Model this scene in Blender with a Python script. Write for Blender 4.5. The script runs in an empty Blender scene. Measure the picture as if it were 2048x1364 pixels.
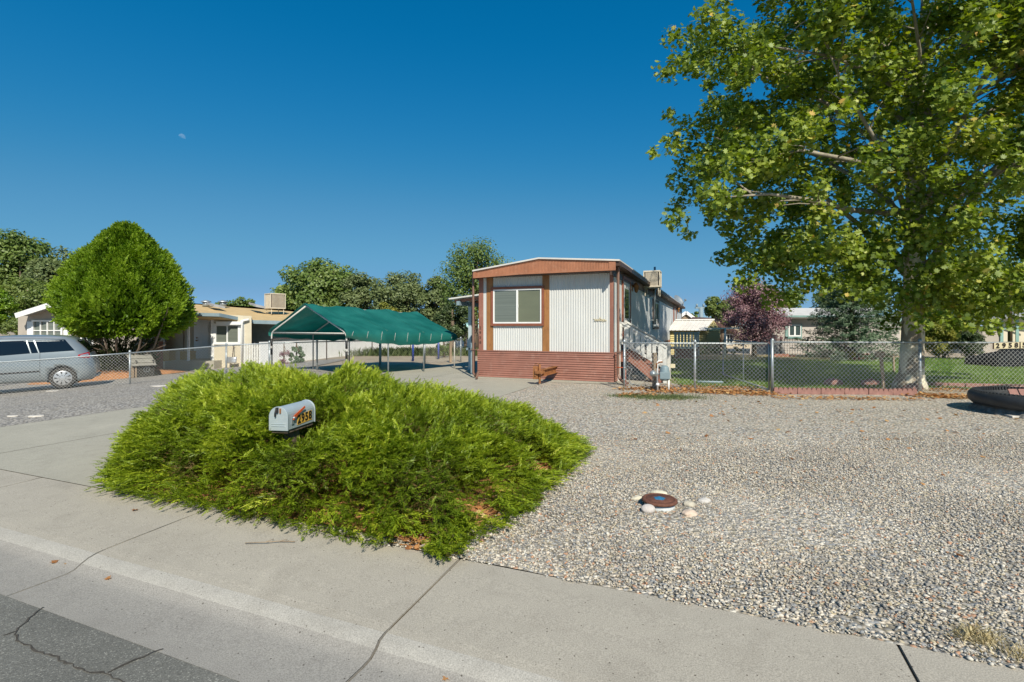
import bpy, bmesh, math, random
import numpy as np
from mathutils import Vector, Matrix
R = math.radians
rng = np.random.default_rng(11)
random.seed(5)
scene = bpy.context.scene
COL = scene.collection

# ------------------------------------------------------------------ camera, sky, sun, exposure
F, HOR, HC = 1000.0, 655.0, 1.6          # focal length and horizon in photo pixels, eye height
cam = bpy.data.cameras.new("camera")
cam.sensor_width = 36.0
cam.lens = 36.0 * F / 2048
cam.shift_y = -(682 - HOR) / 2048
cam.clip_start = 0.1
cam.clip_end = 6000
camo = bpy.data.objects.new("camera", cam)
camo.location = (0, 0, HC)
camo.rotation_euler = (R(90), 0, 0)
COL.objects.link(camo)
scene.camera = camo

SUN_EL = R(41)
SAZ = Vector((0.25, -0.968)).normalized()
SUN = Vector((SAZ.x * math.cos(SUN_EL), SAZ.y * math.cos(SUN_EL), math.sin(SUN_EL)))
w = bpy.data.worlds.new("World")
scene.world = w
w.use_nodes = True
nt = w.node_tree
bg = nt.nodes["Background"]
sky = nt.nodes.new("ShaderNodeTexSky")
sky.sky_type = 'NISHITA'
sky.sun_disc = False
sky.sun_elevation = SUN_EL
sky.sun_rotation = math.atan2(SAZ.x, SAZ.y)
sky.altitude = 3000
sky.air_density = 0.7
sky.dust_density = 0.0
sky.ozone_density = 2.0
# colour grade of the whole sky (a deep polarised blue): scale to display range, curve, scale back
SKS = 0.085
v1 = nt.nodes.new("ShaderNodeVectorMath"); v1.operation = 'SCALE'; v1.inputs['Scale'].default_value = SKS
cv = nt.nodes.new("ShaderNodeRGBCurve")
for ci, pts in ((0, [(0, 0), (.034, .0), (.06, .006), (.14, .062), (.33, .120), (.5, .18), (1, .85)]), (1, [(0, 0), (.06, .083), (.283, .232), (.604, .285), (.72, .35), (1, .88)]), (2, [(0, 0), (.185, .278), (.4, .365), (.624, .415), (.85, .46), (1, .88)])):
    c_ = cv.mapping.curves[ci]
    c_.points[0].location = pts[0]; c_.points[1].location = pts[-1]
    for p_ in pts[1:-1]:
        c_.points.new(*p_)
    for p_ in c_.points:
        p_.handle_type = 'AUTO_CLAMPED'
cv.mapping.update()
v2 = nt.nodes.new("ShaderNodeVectorMath"); v2.operation = 'SCALE'; v2.inputs['Scale'].default_value = 1 / 0.1
nt.links.new(sky.outputs[0], v1.inputs[0])
nt.links.new(v1.outputs[0], cv.inputs['Color'])
nt.links.new(cv.outputs[0], v2.inputs[0])
nt.links.new(v2.outputs[0], bg.inputs[0])
bg.inputs[1].default_value = 0.1
sl = bpy.data.lights.new("sun", 'SUN')
sl.energy = 3.9
sl.angle = R(0.53)
sl.color = (1.0, 0.92, 0.78)
so = bpy.data.objects.new("sun", sl)
so.rotation_euler = SUN.to_track_quat('Z', 'Y').to_euler()
so.location = (5, -10, 30)
COL.objects.link(so)
vs = scene.view_settings
vs.view_transform = 'Standard'
vs.look = 'None'
vs.exposure = 0.56
vs.gamma = 1.0
scene.cycles.max_bounces = 8
scene.cycles.diffuse_bounces = 3
scene.cycles.transparent_max_bounces = 8

# ------------------------------------------------------------------ ground shape and placement
def gz(x, y=0):
    t = -x - 9.0
    s = 0.5 * (t + np.sqrt(t * t + 1.0))
    return -1.3 * np.tanh(0.085 * s / 1.3)

def P(px, py, Y):
    return Vector(((px - 1024) * Y / F, Y, HC + (HOR - py) * Y / F))

def G(px, py):
    z = 0.0
    for _ in range(30):
        Y = (HC - z) * F / (py - HOR)
        z = float(gz((px - 1024) * Y / F))
    return Vector(((px - 1024) * Y / F, Y, z))

TH = R(22)
CU, SU = math.cos(TH), math.sin(TH)
def UV(u, v, z=0.0):                       # street frame: u along the kerb, v away from it
    return Vector((u * CU + v * SU, -u * SU + v * CU, z))

# ------------------------------------------------------------------ materials
def new_mat(name):
    m = bpy.data.materials.new(name)
    m.use_nodes = True
    n = m.node_tree
    b = n.nodes["Principled BSDF"]
    return m, n, b

def N(n, t, **k):
    o = n.nodes.new(t)
    for a, v in k.items():
        setattr(o, a, v)
    return o

def objcoord(n):
    return N(n, "ShaderNodeTexCoord").outputs['Object']

def ramp(n, fac, stops, mode='LINEAR'):
    r = N(n, "ShaderNodeValToRGB")
    r.color_ramp.interpolation = mode
    e = r.color_ramp.elements
    while len(e) < len(stops):
        e.new(0.5)
    for i, (p, c) in enumerate(stops):
        e[i].position = p
        e[i].color = (*c, 1) if len(c) == 3 else c
    n.links.new(fac, r.inputs[0])
    return r.outputs[0]

def mat(name, col, rough=0.6, var=0.12, scale=3.0, bump=0.0, bscale=60.0, metal=0.0, spec=0.4, coat=0.0, stain=None, stain_amt=0.5, stretch=None):
    m, n, b = new_mat(name)
    co = objcoord(n)
    if stretch:
        mp = N(n, "ShaderNodeMapping")
        mp.inputs['Scale'].default_value = stretch
        n.links.new(co, mp.inputs[0])
        co = mp.outputs[0]
    nz = N(n, "ShaderNodeTexNoise")
    nz.inputs['Scale'].default_value = scale
    nz.inputs['Detail'].default_value = 6
    nz.inputs['Roughness'].default_value = 0.62
    n.links.new(co, nz.inputs['Vector'])
    c0 = tuple(max(0, c * (1 - 1.6 * var)) for c in col)
    c1 = tuple(min(1, c * (1 + 1.2 * var)) for c in col)
    out = ramp(n, nz.outputs['Fac'], [(0.25, c0), (0.75, c1)])
    if stain:
        n2 = N(n, "ShaderNodeTexNoise")
        n2.inputs['Scale'].default_value = scale * 2.7
        n2.inputs['Detail'].default_value = 8
        n2.inputs['Roughness'].default_value = 0.7
        n.links.new(co, n2.inputs['Vector'])
        f = ramp(n, n2.outputs['Fac'], [(0.52, (0, 0, 0)), (0.72, (stain_amt,) * 3)])
        mx = N(n, "ShaderNodeMix", data_type='RGBA')
        n.links.new(f, mx.inputs[0])
        n.links.new(out, mx.inputs[6])
        mx.inputs[7].default_value = (*stain, 1)
        out = mx.outputs[2]
    n.links.new(out, b.inputs['Base Color'])
    b.inputs['Roughness'].default_value = rough
    b.inputs['Metallic'].default_value = metal
    b.inputs['Specular IOR Level'].default_value = spec
    b.inputs['Coat Weight'].default_value = coat
    if bump:
        nb = N(n, "ShaderNodeTexNoise")
        nb.inputs['Scale'].default_value = bscale
        nb.inputs['Detail'].default_value = 5
        n.links.new(co, nb.inputs['Vector'])
        bp = N(n, "ShaderNodeBump")
        bp.inputs['Strength'].default_value = min(1, bump)
        bp.inputs['Distance'].default_value = 0.02
        n.links.new(nb.outputs['Fac'], bp.inputs['Height'])
        n.links.new(bp.outputs[0], b.inputs['Normal'])
    return m

def leafmat(name, stops, trans=0.35, rough=0.5, gloss=0.035):
    m = bpy.data.materials.new(name)
    m.use_nodes = True
    n = m.node_tree
    n.nodes.clear()
    at = N(n, "ShaderNodeAttribute")
    at.attribute_name = "tint"
    c = ramp(n, at.outputs['Fac'], stops)
    d = N(n, "ShaderNodeBsdfDiffuse")
    t = N(n, "ShaderNodeBsdfTranslucent")
    g = N(n, "ShaderNodeBsdfGlossy")
    g.inputs['Roughness'].default_value = rough
    g.inputs['Color'].default_value = (0.9, 1, 0.8, 1)
    n.links.new(c, d.inputs[0])
    br = N(n, "ShaderNodeHueSaturation")
    br.inputs['Value'].default_value = 1.35
    br.inputs['Saturation'].default_value = 1.1
    n.links.new(c, br.inputs['Color'])
    n.links.new(br.outputs[0], t.inputs[0])
    m1 = N(n, "ShaderNodeMixShader")
    m1.inputs[0].default_value = trans
    n.links.new(d.outputs[0], m1.inputs[1])
    n.links.new(t.outputs[0], m1.inputs[2])
    m2 = N(n, "ShaderNodeMixShader")
    m2.inputs[0].default_value = gloss
    n.links.new(m1.outputs[0], m2.inputs[1])
    n.links.new(g.outputs[0], m2.inputs[2])
    o = N(n, "ShaderNodeOutputMaterial")
    n.links.new(m2.outputs[0], o.inputs[0])
    return m

def glassmat(name, col=(0.03, 0.045, 0.05), rough=0.04):
    m, n, b = new_mat(name)
    b.inputs['Base Color'].default_value = (*col, 1)
    b.inputs['Roughness'].default_value = rough
    b.inputs['Specular IOR Level'].default_value = 0.6
    b.inputs['IOR'].default_value = 1.5
    co = objcoord(n)
    nz = N(n, "ShaderNodeTexNoise")
    nz.inputs['Scale'].default_value = 1.2
    n.links.new(co, nz.inputs['Vector'])
    bp = N(n, "ShaderNodeBump")
    bp.inputs['Strength'].default_value = 0.15
    bp.inputs['Distance'].default_value = 0.02
    n.links.new(nz.outputs['Fac'], bp.inputs['Height'])
    n.links.new(bp.outputs[0], b.inputs['Normal'])
    return m

STONE = [(0.0, (.24, .235, .225)), (.10, (.42, .385, .325)), (.26, (.27, .255, .23)), (.38, (.56, .51, .43)), (.52, (.28, .29, .295)),
         (.58, (.46, .40, .31)), (.70, (.33, .33, .32)), (.76, (.46, .27, .17)), (.80, (.60, .57, .50)), (.88, (.19, .185, .18)),
         (.91, (.42, .37, .26)), (.96, (.60, .53, .44))]

def gravelmat(name, stops, scale, dirt=(.30, .26, .21), dim=1.0, attr=False):
    m, n, b = new_mat(name)
    st = [(p, tuple(v * dim for v in c)) for p, c in stops]
    if attr:
        at = N(n, "ShaderNodeAttribute")
        at.attribute_name = "tint"
        c = ramp(n, at.outputs['Fac'], st, 'CONSTANT')
        nz = N(n, "ShaderNodeTexNoise")
        nz.inputs['Scale'].default_value = 120
        n.links.new(objcoord(n), nz.inputs['Vector'])
        mx = N(n, "ShaderNodeMix", data_type='RGBA', blend_type='MULTIPLY')
        mx.inputs[0].default_value = 0.5
        n.links.new(c, mx.inputs[6])
        n.links.new(ramp(n, nz.outputs['Fac'], [(.3, (.6, .6, .6)), (.7, (1.2, 1.2, 1.2))]), mx.inputs[7])
        n3 = N(n, "ShaderNodeTexNoise")
        n3.inputs['Scale'].default_value = 1.1
        n3.inputs['Detail'].default_value = 4
        n.links.new(objcoord(n), n3.inputs['Vector'])
        m3 = N(n, "ShaderNodeMix", data_type='RGBA', blend_type='MULTIPLY')
        m3.inputs[0].default_value = 1
        n.links.new(mx.outputs[2], m3.inputs[6])
        n.links.new(ramp(n, n3.outputs['Fac'], [(.36, (.90, .89, .87)), (.62, (1.05, 1.05, 1.04))]), m3.inputs[7])
        n.links.new(m3.outputs[2], b.inputs['Base Color'])
    else:
        co = objcoord(n)
        v = N(n, "ShaderNodeTexVoronoi")
        v.inputs['Scale'].default_value = scale
        n.links.new(co, v.inputs['Vector'])
        sp = N(n, "ShaderNodeSeparateColor")
        n.links.new(v.outputs['Color'], sp.inputs[0])
        c = ramp(n, sp.outputs[0], st, 'CONSTANT')
        f = ramp(n, v.outputs['Distance'], [(.45, (0, 0, 0)), (.75, (1, 1, 1))])
        mx = N(n, "ShaderNodeMix", data_type='RGBA')
        n.links.new(f, mx.inputs[0])
        n.links.new(c, mx.inputs[6])
        mx.inputs[7].default_value = (*[v_ * .45 for v_ in dirt], 1)
        n2 = N(n, "ShaderNodeTexNoise")
        n2.inputs['Scale'].default_value = 0.9
        n2.inputs['Detail'].default_value = 7
        n.links.new(co, n2.inputs['Vector'])
        m2 = N(n, "ShaderNodeMix", data_type='RGBA')
        n.links.new(ramp(n, n2.outputs['Fac'], [(.45, (0, 0, 0)), (.8, (.55, .55, .55))]), m2.inputs[0])
        n.links.new(mx.outputs[2], m2.inputs[6])
        m2.inputs[7].default_value = (*dirt, 1)
        n.links.new(m2.outputs[2], b.inputs['Base Color'])
        bp = N(n, "ShaderNodeBump")
        bp.invert = True
        bp.inputs['Strength'].default_value = 1.0
        bp.inputs['Distance'].default_value = 0.5 / scale
        n.links.new(v.outputs['Distance'], bp.inputs['Height'])
        n.links.new(bp.outputs[0], b.inputs['Normal'])
    b.inputs['Roughness'].default_value = 0.75
    b.inputs['Specular IOR Level'].default_value = 0.3
    return m

def concmat(name, base, specks=0.5, patch=(.3, .3, .3)):
    m, n, b = new_mat(name)
    co = objcoord(n)
    nz = N(n, "ShaderNodeTexNoise")
    nz.inputs['Scale'].default_value = 0.8
    nz.inputs['Detail'].default_value = 9
    nz.inputs['Roughness'].default_value = .6
    n.links.new(co, nz.inputs['Vector'])
    c = ramp(n, nz.outputs['Fac'], [(.28, tuple(v * .80 for v in base)), (.40, tuple(v * .96 for v in base)), (.58, base), (.72, tuple(v * 1.14 for v in base))])
    n1 = N(n, "ShaderNodeTexNoise")
    n1.inputs['Scale'].default_value = 150
    n1.inputs['Detail'].default_value = 3
    n.links.new(co, n1.inputs['Vector'])
    mx = N(n, "ShaderNodeMix", data_type='RGBA', blend_type='MULTIPLY')
    mx.inputs[0].default_value = 1
    n.links.new(c, mx.inputs[6])
    n.links.new(ramp(n, n1.outputs['Fac'], [(.3, (.72, .72, .72)), (.7, (1.22, 1.22, 1.22))]), mx.inputs[7])
    n5 = N(n, "ShaderNodeTexNoise")
    n5.inputs['Scale'].default_value = 3.3
    n5.inputs['Detail'].default_value = 8
    n5.inputs['Roughness'].default_value = .7
    n5.inputs['Distortion'].default_value = 1.2
    n.links.new(co, n5.inputs['Vector'])
    m5 = N(n, "ShaderNodeMix", data_type='RGBA', blend_type='MULTIPLY')
    m5.inputs[0].default_value = 1
    n.links.new(mx.outputs[2], m5.inputs[6])
    n.links.new(ramp(n, n5.outputs['Fac'], [(.32, (.91, .905, .90)), (.50, (1, 1, 1)), (.70, (1.05, 1.05, 1.04))]), m5.inputs[7])
    mx = m5
    vo = N(n, "ShaderNodeTexVoronoi")
    vo.inputs['Scale'].default_value = 42
    n.links.new(co, vo.inputs['Vector'])
    sp = N(n, "ShaderNodeSeparateColor")
    n.links.new(vo.outputs['Color'], sp.inputs[0])
    gt = N(n, "ShaderNodeMath", operation='GREATER_THAN')
    n.links.new(sp.outputs[0], gt.inputs[0])
    gt.inputs[1].default_value = 0.80
    lt = N(n, "ShaderNodeMath", operation='LESS_THAN')
    n.links.new(vo.outputs['Distance'], lt.inputs[0])
    n.links.new(ramp(n, sp.outputs[1], [(0, (.05,) * 3), (1, (.22,) * 3)]), lt.inputs[1])
    mu = N(n, "ShaderNodeMath", operation='MULTIPLY')
    n.links.new(gt.outputs[0], mu.inputs[0])
    n.links.new(lt.outputs[0], mu.inputs[1])
    mu2 = N(n, "ShaderNodeMath", operation='MULTIPLY')
    n.links.new(mu.outputs[0], mu2.inputs[0])
    mu2.inputs[1].default_value = specks
    m3 = N(n, "ShaderNodeMix", data_type='RGBA')
    n.links.new(mu2.outputs[0], m3.inputs[0])
    n.links.new(mx.outputs[2], m3.inputs[6])
    m3.inputs[7].default_value = (base[0] * .3, base[1] * .28, base[2] * .26, 1)
    n.links.new(m3.outputs[2], b.inputs['Base Color'])
    b.inputs['Roughness'].default_value = .85
    b.inputs['Specular IOR Level'].default_value = .25
    bp = N(n, "ShaderNodeBump")
    bp.inputs['Strength'].default_value = .35
    bp.inputs['Distance'].default_value = .004
    n.links.new(n1.outputs['Fac'], bp.inputs['Height'])
    n.links.new(bp.outputs[0], b.inputs['Normal'])
    return m

def asphaltmat(name, base):
    m, n, b = new_mat(name)
    co = objcoord(n)
    v = N(n, "ShaderNodeTexVoronoi")
    v.inputs['Scale'].default_value = 170
    n.links.new(co, v.inputs['Vector'])
    sp = N(n, "ShaderNodeSeparateColor")
    n.links.new(v.outputs['Color'], sp.inputs[0])
    c = ramp(n, sp.outputs[0], [(0, tuple(x * .72 for x in base)), (.5, base), (.9, tuple(x * 1.2 for x in base)), (1, tuple(x * 2.2 for x in base))])
    nz = N(n, "ShaderNodeTexNoise")
    nz.inputs['Scale'].default_value = 1.4
    nz.inputs['Detail'].default_value = 6
    n.links.new(co, nz.inputs['Vector'])
    mx = N(n, "ShaderNodeMix", data_type='RGBA', blend_type='MULTIPLY')
    mx.inputs[0].default_value = 1
    n.links.new(c, mx.inputs[6])
    n.links.new(ramp(n, nz.outputs['Fac'], [(.3, (.8, .8, .8)), (.7, (1.15, 1.15, 1.15))]), mx.inputs[7])
    n.links.new(mx.outputs[2], b.inputs['Base Color'])
    b.inputs['Roughness'].default_value = .85
    bp = N(n, "ShaderNodeBump")
    bp.inputs['Strength'].default_value = .5
    bp.inputs['Distance'].default_value = .004
    n.links.new(v.outputs['Distance'], bp.inputs['Height'])
    n.links.new(bp.outputs[0], b.inputs['Normal'])
    return m

M = {}
M['conc'] = concmat('sidewalk concrete', (.40, .368, .308), 1.0)
M['gutter'] = concmat('gutter concrete', (.305, .29, .262), 1.0)
M['band'] = concmat('pale kerb edge', (.385, .368, .328), .8)  # kerb roll in a paler concrete than the gutter
M['drive'] = concmat('driveway concrete', (.39, .37, .305), .35)
M['joint'] = mat('joint dirt', (.09, .075, .055), .95, .4, 30)
M['asph'] = asphaltmat('asphalt', (.155, .153, .135))
M['crack'] = mat('asphalt crack', (.07, .062, .052), .95, .3, 30)
M['gravel'] = gravelmat('river gravel', STONE, 31, (.47, .42, .33), 1.18)
M['pebble'] = gravelmat('river pebbles', STONE, 34, attr=True, dim=1.08)
M['grav_l'] = gravelmat('grey crushed gravel', [(0, (.25, .235, .215)), (.2, (.43, .40, .355)), (.4, (.32, .30, .28)), (.6, (.52, .49, .44)), (.8, (.19, .185, .18)), (.9, (.58, .54, .48))], 26, (.38, .34, .28))
M['dirt'] = mat('dry dirt', (.40, .33, .24), .95, .22, 1.2, .6, 40, stain=(.26, .24, .14), stain_amt=.5)
M['mulch'] = mat('bark mulch', (.46, .215, .09), .95, .3, 9, .9, 30, stain=(.27, .12, .05), stain_amt=.7)
M['lawn'] = mat('lawn turf', (.15, .25, .04), .9, .3, 3.0, .8, 90, stain=(.26, .24, .08), stain_amt=.35)
M['grass'] = leafmat('grass blades', [(0, (.08, .16, .02)), (.6, (.16, .27, .035)), (1, (.34, .36, .11))], .3)
M['white'] = mat('white painted aluminium', (.59, .60, .585), .45, .05, 1.5, .5, 2.2, stain=(.50, .48, .42), stain_amt=.35, stretch=(1, 1, .3))
M['whitew'] = mat('worn white wood paint', (.66, .66, .62), .7, .12, 5, .3, 60, stain=(.30, .27, .22), stain_amt=.7)
M['brown'] = mat('reddish brown trim paint', (.24, .085, .05), .5, .12, 4)
M['amber'] = mat('weathered amber trim', (.33, .155, .055), .5, .2, 5, stain=(.19, .08, .035), stain_amt=.6, stretch=(1, 1, .3))
M['skirt'] = mat('brown skirting', (.30, .135, .098), .6, .14, 1.6, stain=(.40, .23, .18), stain_amt=.6)
M['fascia'] = mat('rust fascia', (.36, .155, .085), .55, .15, 2.5, stain=(.47, .25, .16), stain_amt=.6)
M['rust'] = mat('rusty steel', (.30, .125, .045), .7, .25, 9, .3, 50, stain=(.16, .06, .03), stain_amt=.8)
M['dkbrown'] = mat('dark brown metal', (.075, .045, .032), .5, .15, 4)
M['spout'] = mat('brown downspout', (.20, .115, .085), .45, .12, 4)
M['roofw'] = mat('white roof coating', (.62, .60, .56), .6, .1, 2)
M['galv'] = mat('galvanised steel', (.36, .40, .42), .42, .12, 12, metal=.55)
M['wire'] = mat('galvanised wire', (.66, .67, .65), .5, .1, 12, metal=.1)
M['wire2'] = mat('weathered wire', (.45, .45, .42), .55, .1, 12, metal=.3)
M['frame'] = mat('white steel tube', (.66, .65, .61), .4, .1, 6, stain=(.42, .22, .10), stain_amt=.7)
M['black'] = mat('black rubber', (.025, .025, .027), .6, .2, 10)
M['canvas'] = leafmat('green tarpaulin', [(0, (.010, .145, .125)), (1, (.010, .145, .125))], .22, .4, .07)
n_ = M['canvas'].node_tree
rp_ = [x for x in n_.nodes if x.bl_idname == 'ShaderNodeValToRGB'][0]
rp_.color_ramp.elements[0].color = (.006, .115, .098, 1); rp_.color_ramp.elements[0].position = .35
rp_.color_ramp.elements[1].color = (.022, .185, .160, 1); rp_.color_ramp.elements[1].position = .72
zz_ = N(n_, "ShaderNodeTexNoise"); zz_.inputs['Scale'].default_value = 1.3; zz_.inputs['Detail'].default_value = 7
n_.links.new(N(n_, "ShaderNodeTexCoord").outputs['Object'], zz_.inputs['Vector'])
n_.links.new(zz_.outputs['Fac'], rp_.inputs[0])
M['shade'] = mat('dark shed interior', (.05, .05, .045), .9)
M['glass'] = glassmat('window glass')
M['glass2'] = mat('curtained glass', (.15, .17, .145), .10, .16, 1.0, spec=.7, stretch=(.3, .3, 26))
M['blind'] = mat('window blind', (.30, .31, .24), .5, .06, 2, stretch=(.2, .2, 30))
M['vinyl'] = mat('white vinyl', (.78, .79, .78), .4, .04, 3)
M['tan'] = mat('tan house wall', (.50, .43, .32), .8, .06, 2)
M['tan2'] = mat('light tan house wall', (.58, .53, .41), .8, .06, 2)
M['grey'] = mat('grey house wall', (.40, .36, .31), .8, .07, 2)
M['tanroof'] = mat('tan shingle roof', (.55, .40, .20), .85, .1, 1.5, .5, 30)
M['greyroof'] = mat('grey shingle roof', (.34, .35, .36), .85, .12, 2, .5, 30)
M['redroof'] = mat('maroon shingle roof', (.11, .06, .05), .85, .12, 2, .5, 30)
M['teal'] = mat('teal trim', (.22, .36, .33), .6, .1, 5)
M['bluegrey'] = mat('blue grey paint', (.22, .30, .34), .6, .1, 5)
M['yellow'] = mat('pale yellow siding', (.52, .45, .21), .75, .08, 2)
M['wood'] = mat('weathered wood', (.30, .23, .16), .85, .22, 6, .4, 40, stretch=(1, 1, .25))
M['redwood'] = mat('faded red-brown wood', (.30, .13, .09), .8, .2, 5, .3, 40, stain=(.36, .26, .20), stain_amt=.6)
M['van'] = mat('blue silver paint', (.26, .30, .32), .28, .02, 1.0, metal=.35, coat=.6)
M['vglass'] = glassmat('tinted glass', (.006, .010, .016), .03)
M['red'] = mat('red lens', (.42, .012, .015), .2, .05, 4)
M['chrome'] = mat('silver plastic', (.55, .56, .57), .3, .05, 9, metal=.6)
M['rubber'] = mat('dusty rubber', (.05, .048, .045), .8, .2, 14, .3, 60)
M['tyre'] = mat('weathered tractor tyre', (.030, .033, .037), .55, .25, 5, .3, 40)
M['mailbox'] = mat('mailbox galvanised', (.42, .49, .52), .4, .06, 8, metal=.25, stain=(.62, .64, .63), stain_amt=.35)
M['orange'] = mat('orange flag', (.62, .11, .03), .5, .15, 20)
M['gold'] = mat('gold number plate', (.72, .42, .06), .5, .15, 25, stain=(.75, .62, .40), stain_amt=.5)
M['ink'] = mat('black number', (.02, .015, .012), .6)
M['cream'] = mat('cream enamel', (.62, .55, .36), .5, .1, 9)
M['stonew'] = mat('pale rock', (.56, .53, .48), .85, .15, 6, .5, 30)
M['brickred'] = mat('red concrete edging', (.31, .165, .14), .9, .2, 8, .6, 60, stain=(.25, .17, .13), stain_amt=.8)
M['cooler'] = mat('beige cooler metal', (.62, .56, .45), .5, .1, 5)
M['bark'] = mat('grey brown bark', (.16, .12, .085), .9, .3, 6, .9, 30, stretch=(1, 1, .3))
M['cedar'] = mat('cedar bark', (.20, .15, .11), .9, .3, 7, .9, 30, stretch=(1, 1, .25))
m_, n_, b_ = new_mat('sycamore bark')
co_ = objcoord(n_)
mp_ = N(n_, "ShaderNodeMapping")
mp_.inputs['Scale'].default_value = (1, 1, .55)
n_.links.new(co_, mp_.inputs[0])
z_ = N(n_, "ShaderNodeTexNoise")
z_.inputs['Scale'].default_value = 3.6
z_.inputs['Detail'].default_value = 5
n_.links.new(mp_.outputs[0], z_.inputs['Vector'])
n_.links.new(ramp(n_, z_.outputs['Fac'], [(.38, (.24, .20, .15)), (.48, (.31, .27, .20)), (.51, (.62, .57, .44)), (.72, (.74, .69, .54))]), b_.inputs['Base Color'])
b_.inputs['Roughness'].default_value = .85
zb_ = N(n_, "ShaderNodeTexNoise")
zb_.inputs['Scale'].default_value = 25
n_.links.new(co_, zb_.inputs['Vector'])
bp_ = N(n_, "ShaderNodeBump")
bp_.inputs['Strength'].default_value = .7
bp_.inputs['Distance'].default_value = .03
n_.links.new(zb_.outputs['Fac'], bp_.inputs['Height'])
n_.links.new(bp_.outputs[0], b_.inputs['Normal'])
M['sycbark'] = m_
M['sycbark2'] = mat('sycamore limb bark', (.30, .27, .21), .85, .3, 5, .5, 30)

# ------------------------------------------------------------------ mesh builder
ICO = None
def ico(sub=1):
    bm = bmesh.new()
    bmesh.ops.create_icosphere(bm, subdivisions=sub, radius=1)
    v = np.array([x.co[:] for x in bm.verts])
    f = [[q.index for q in x.verts] for x in bm.faces]
    bm.free()
    return v, f

def FR(o, ex, ey, ez=(0, 0, 1)):
    m = Matrix.Identity(4)
    for i, c in enumerate((Vector(ex), Vector(ey), Vector(ez), Vector(o))):
        m[0][i], m[1][i], m[2][i] = c
    return np.array(m)

def rotz(o, a):
    return FR(o, (math.cos(a), math.sin(a), 0), (-math.sin(a), math.cos(a), 0))

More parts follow.
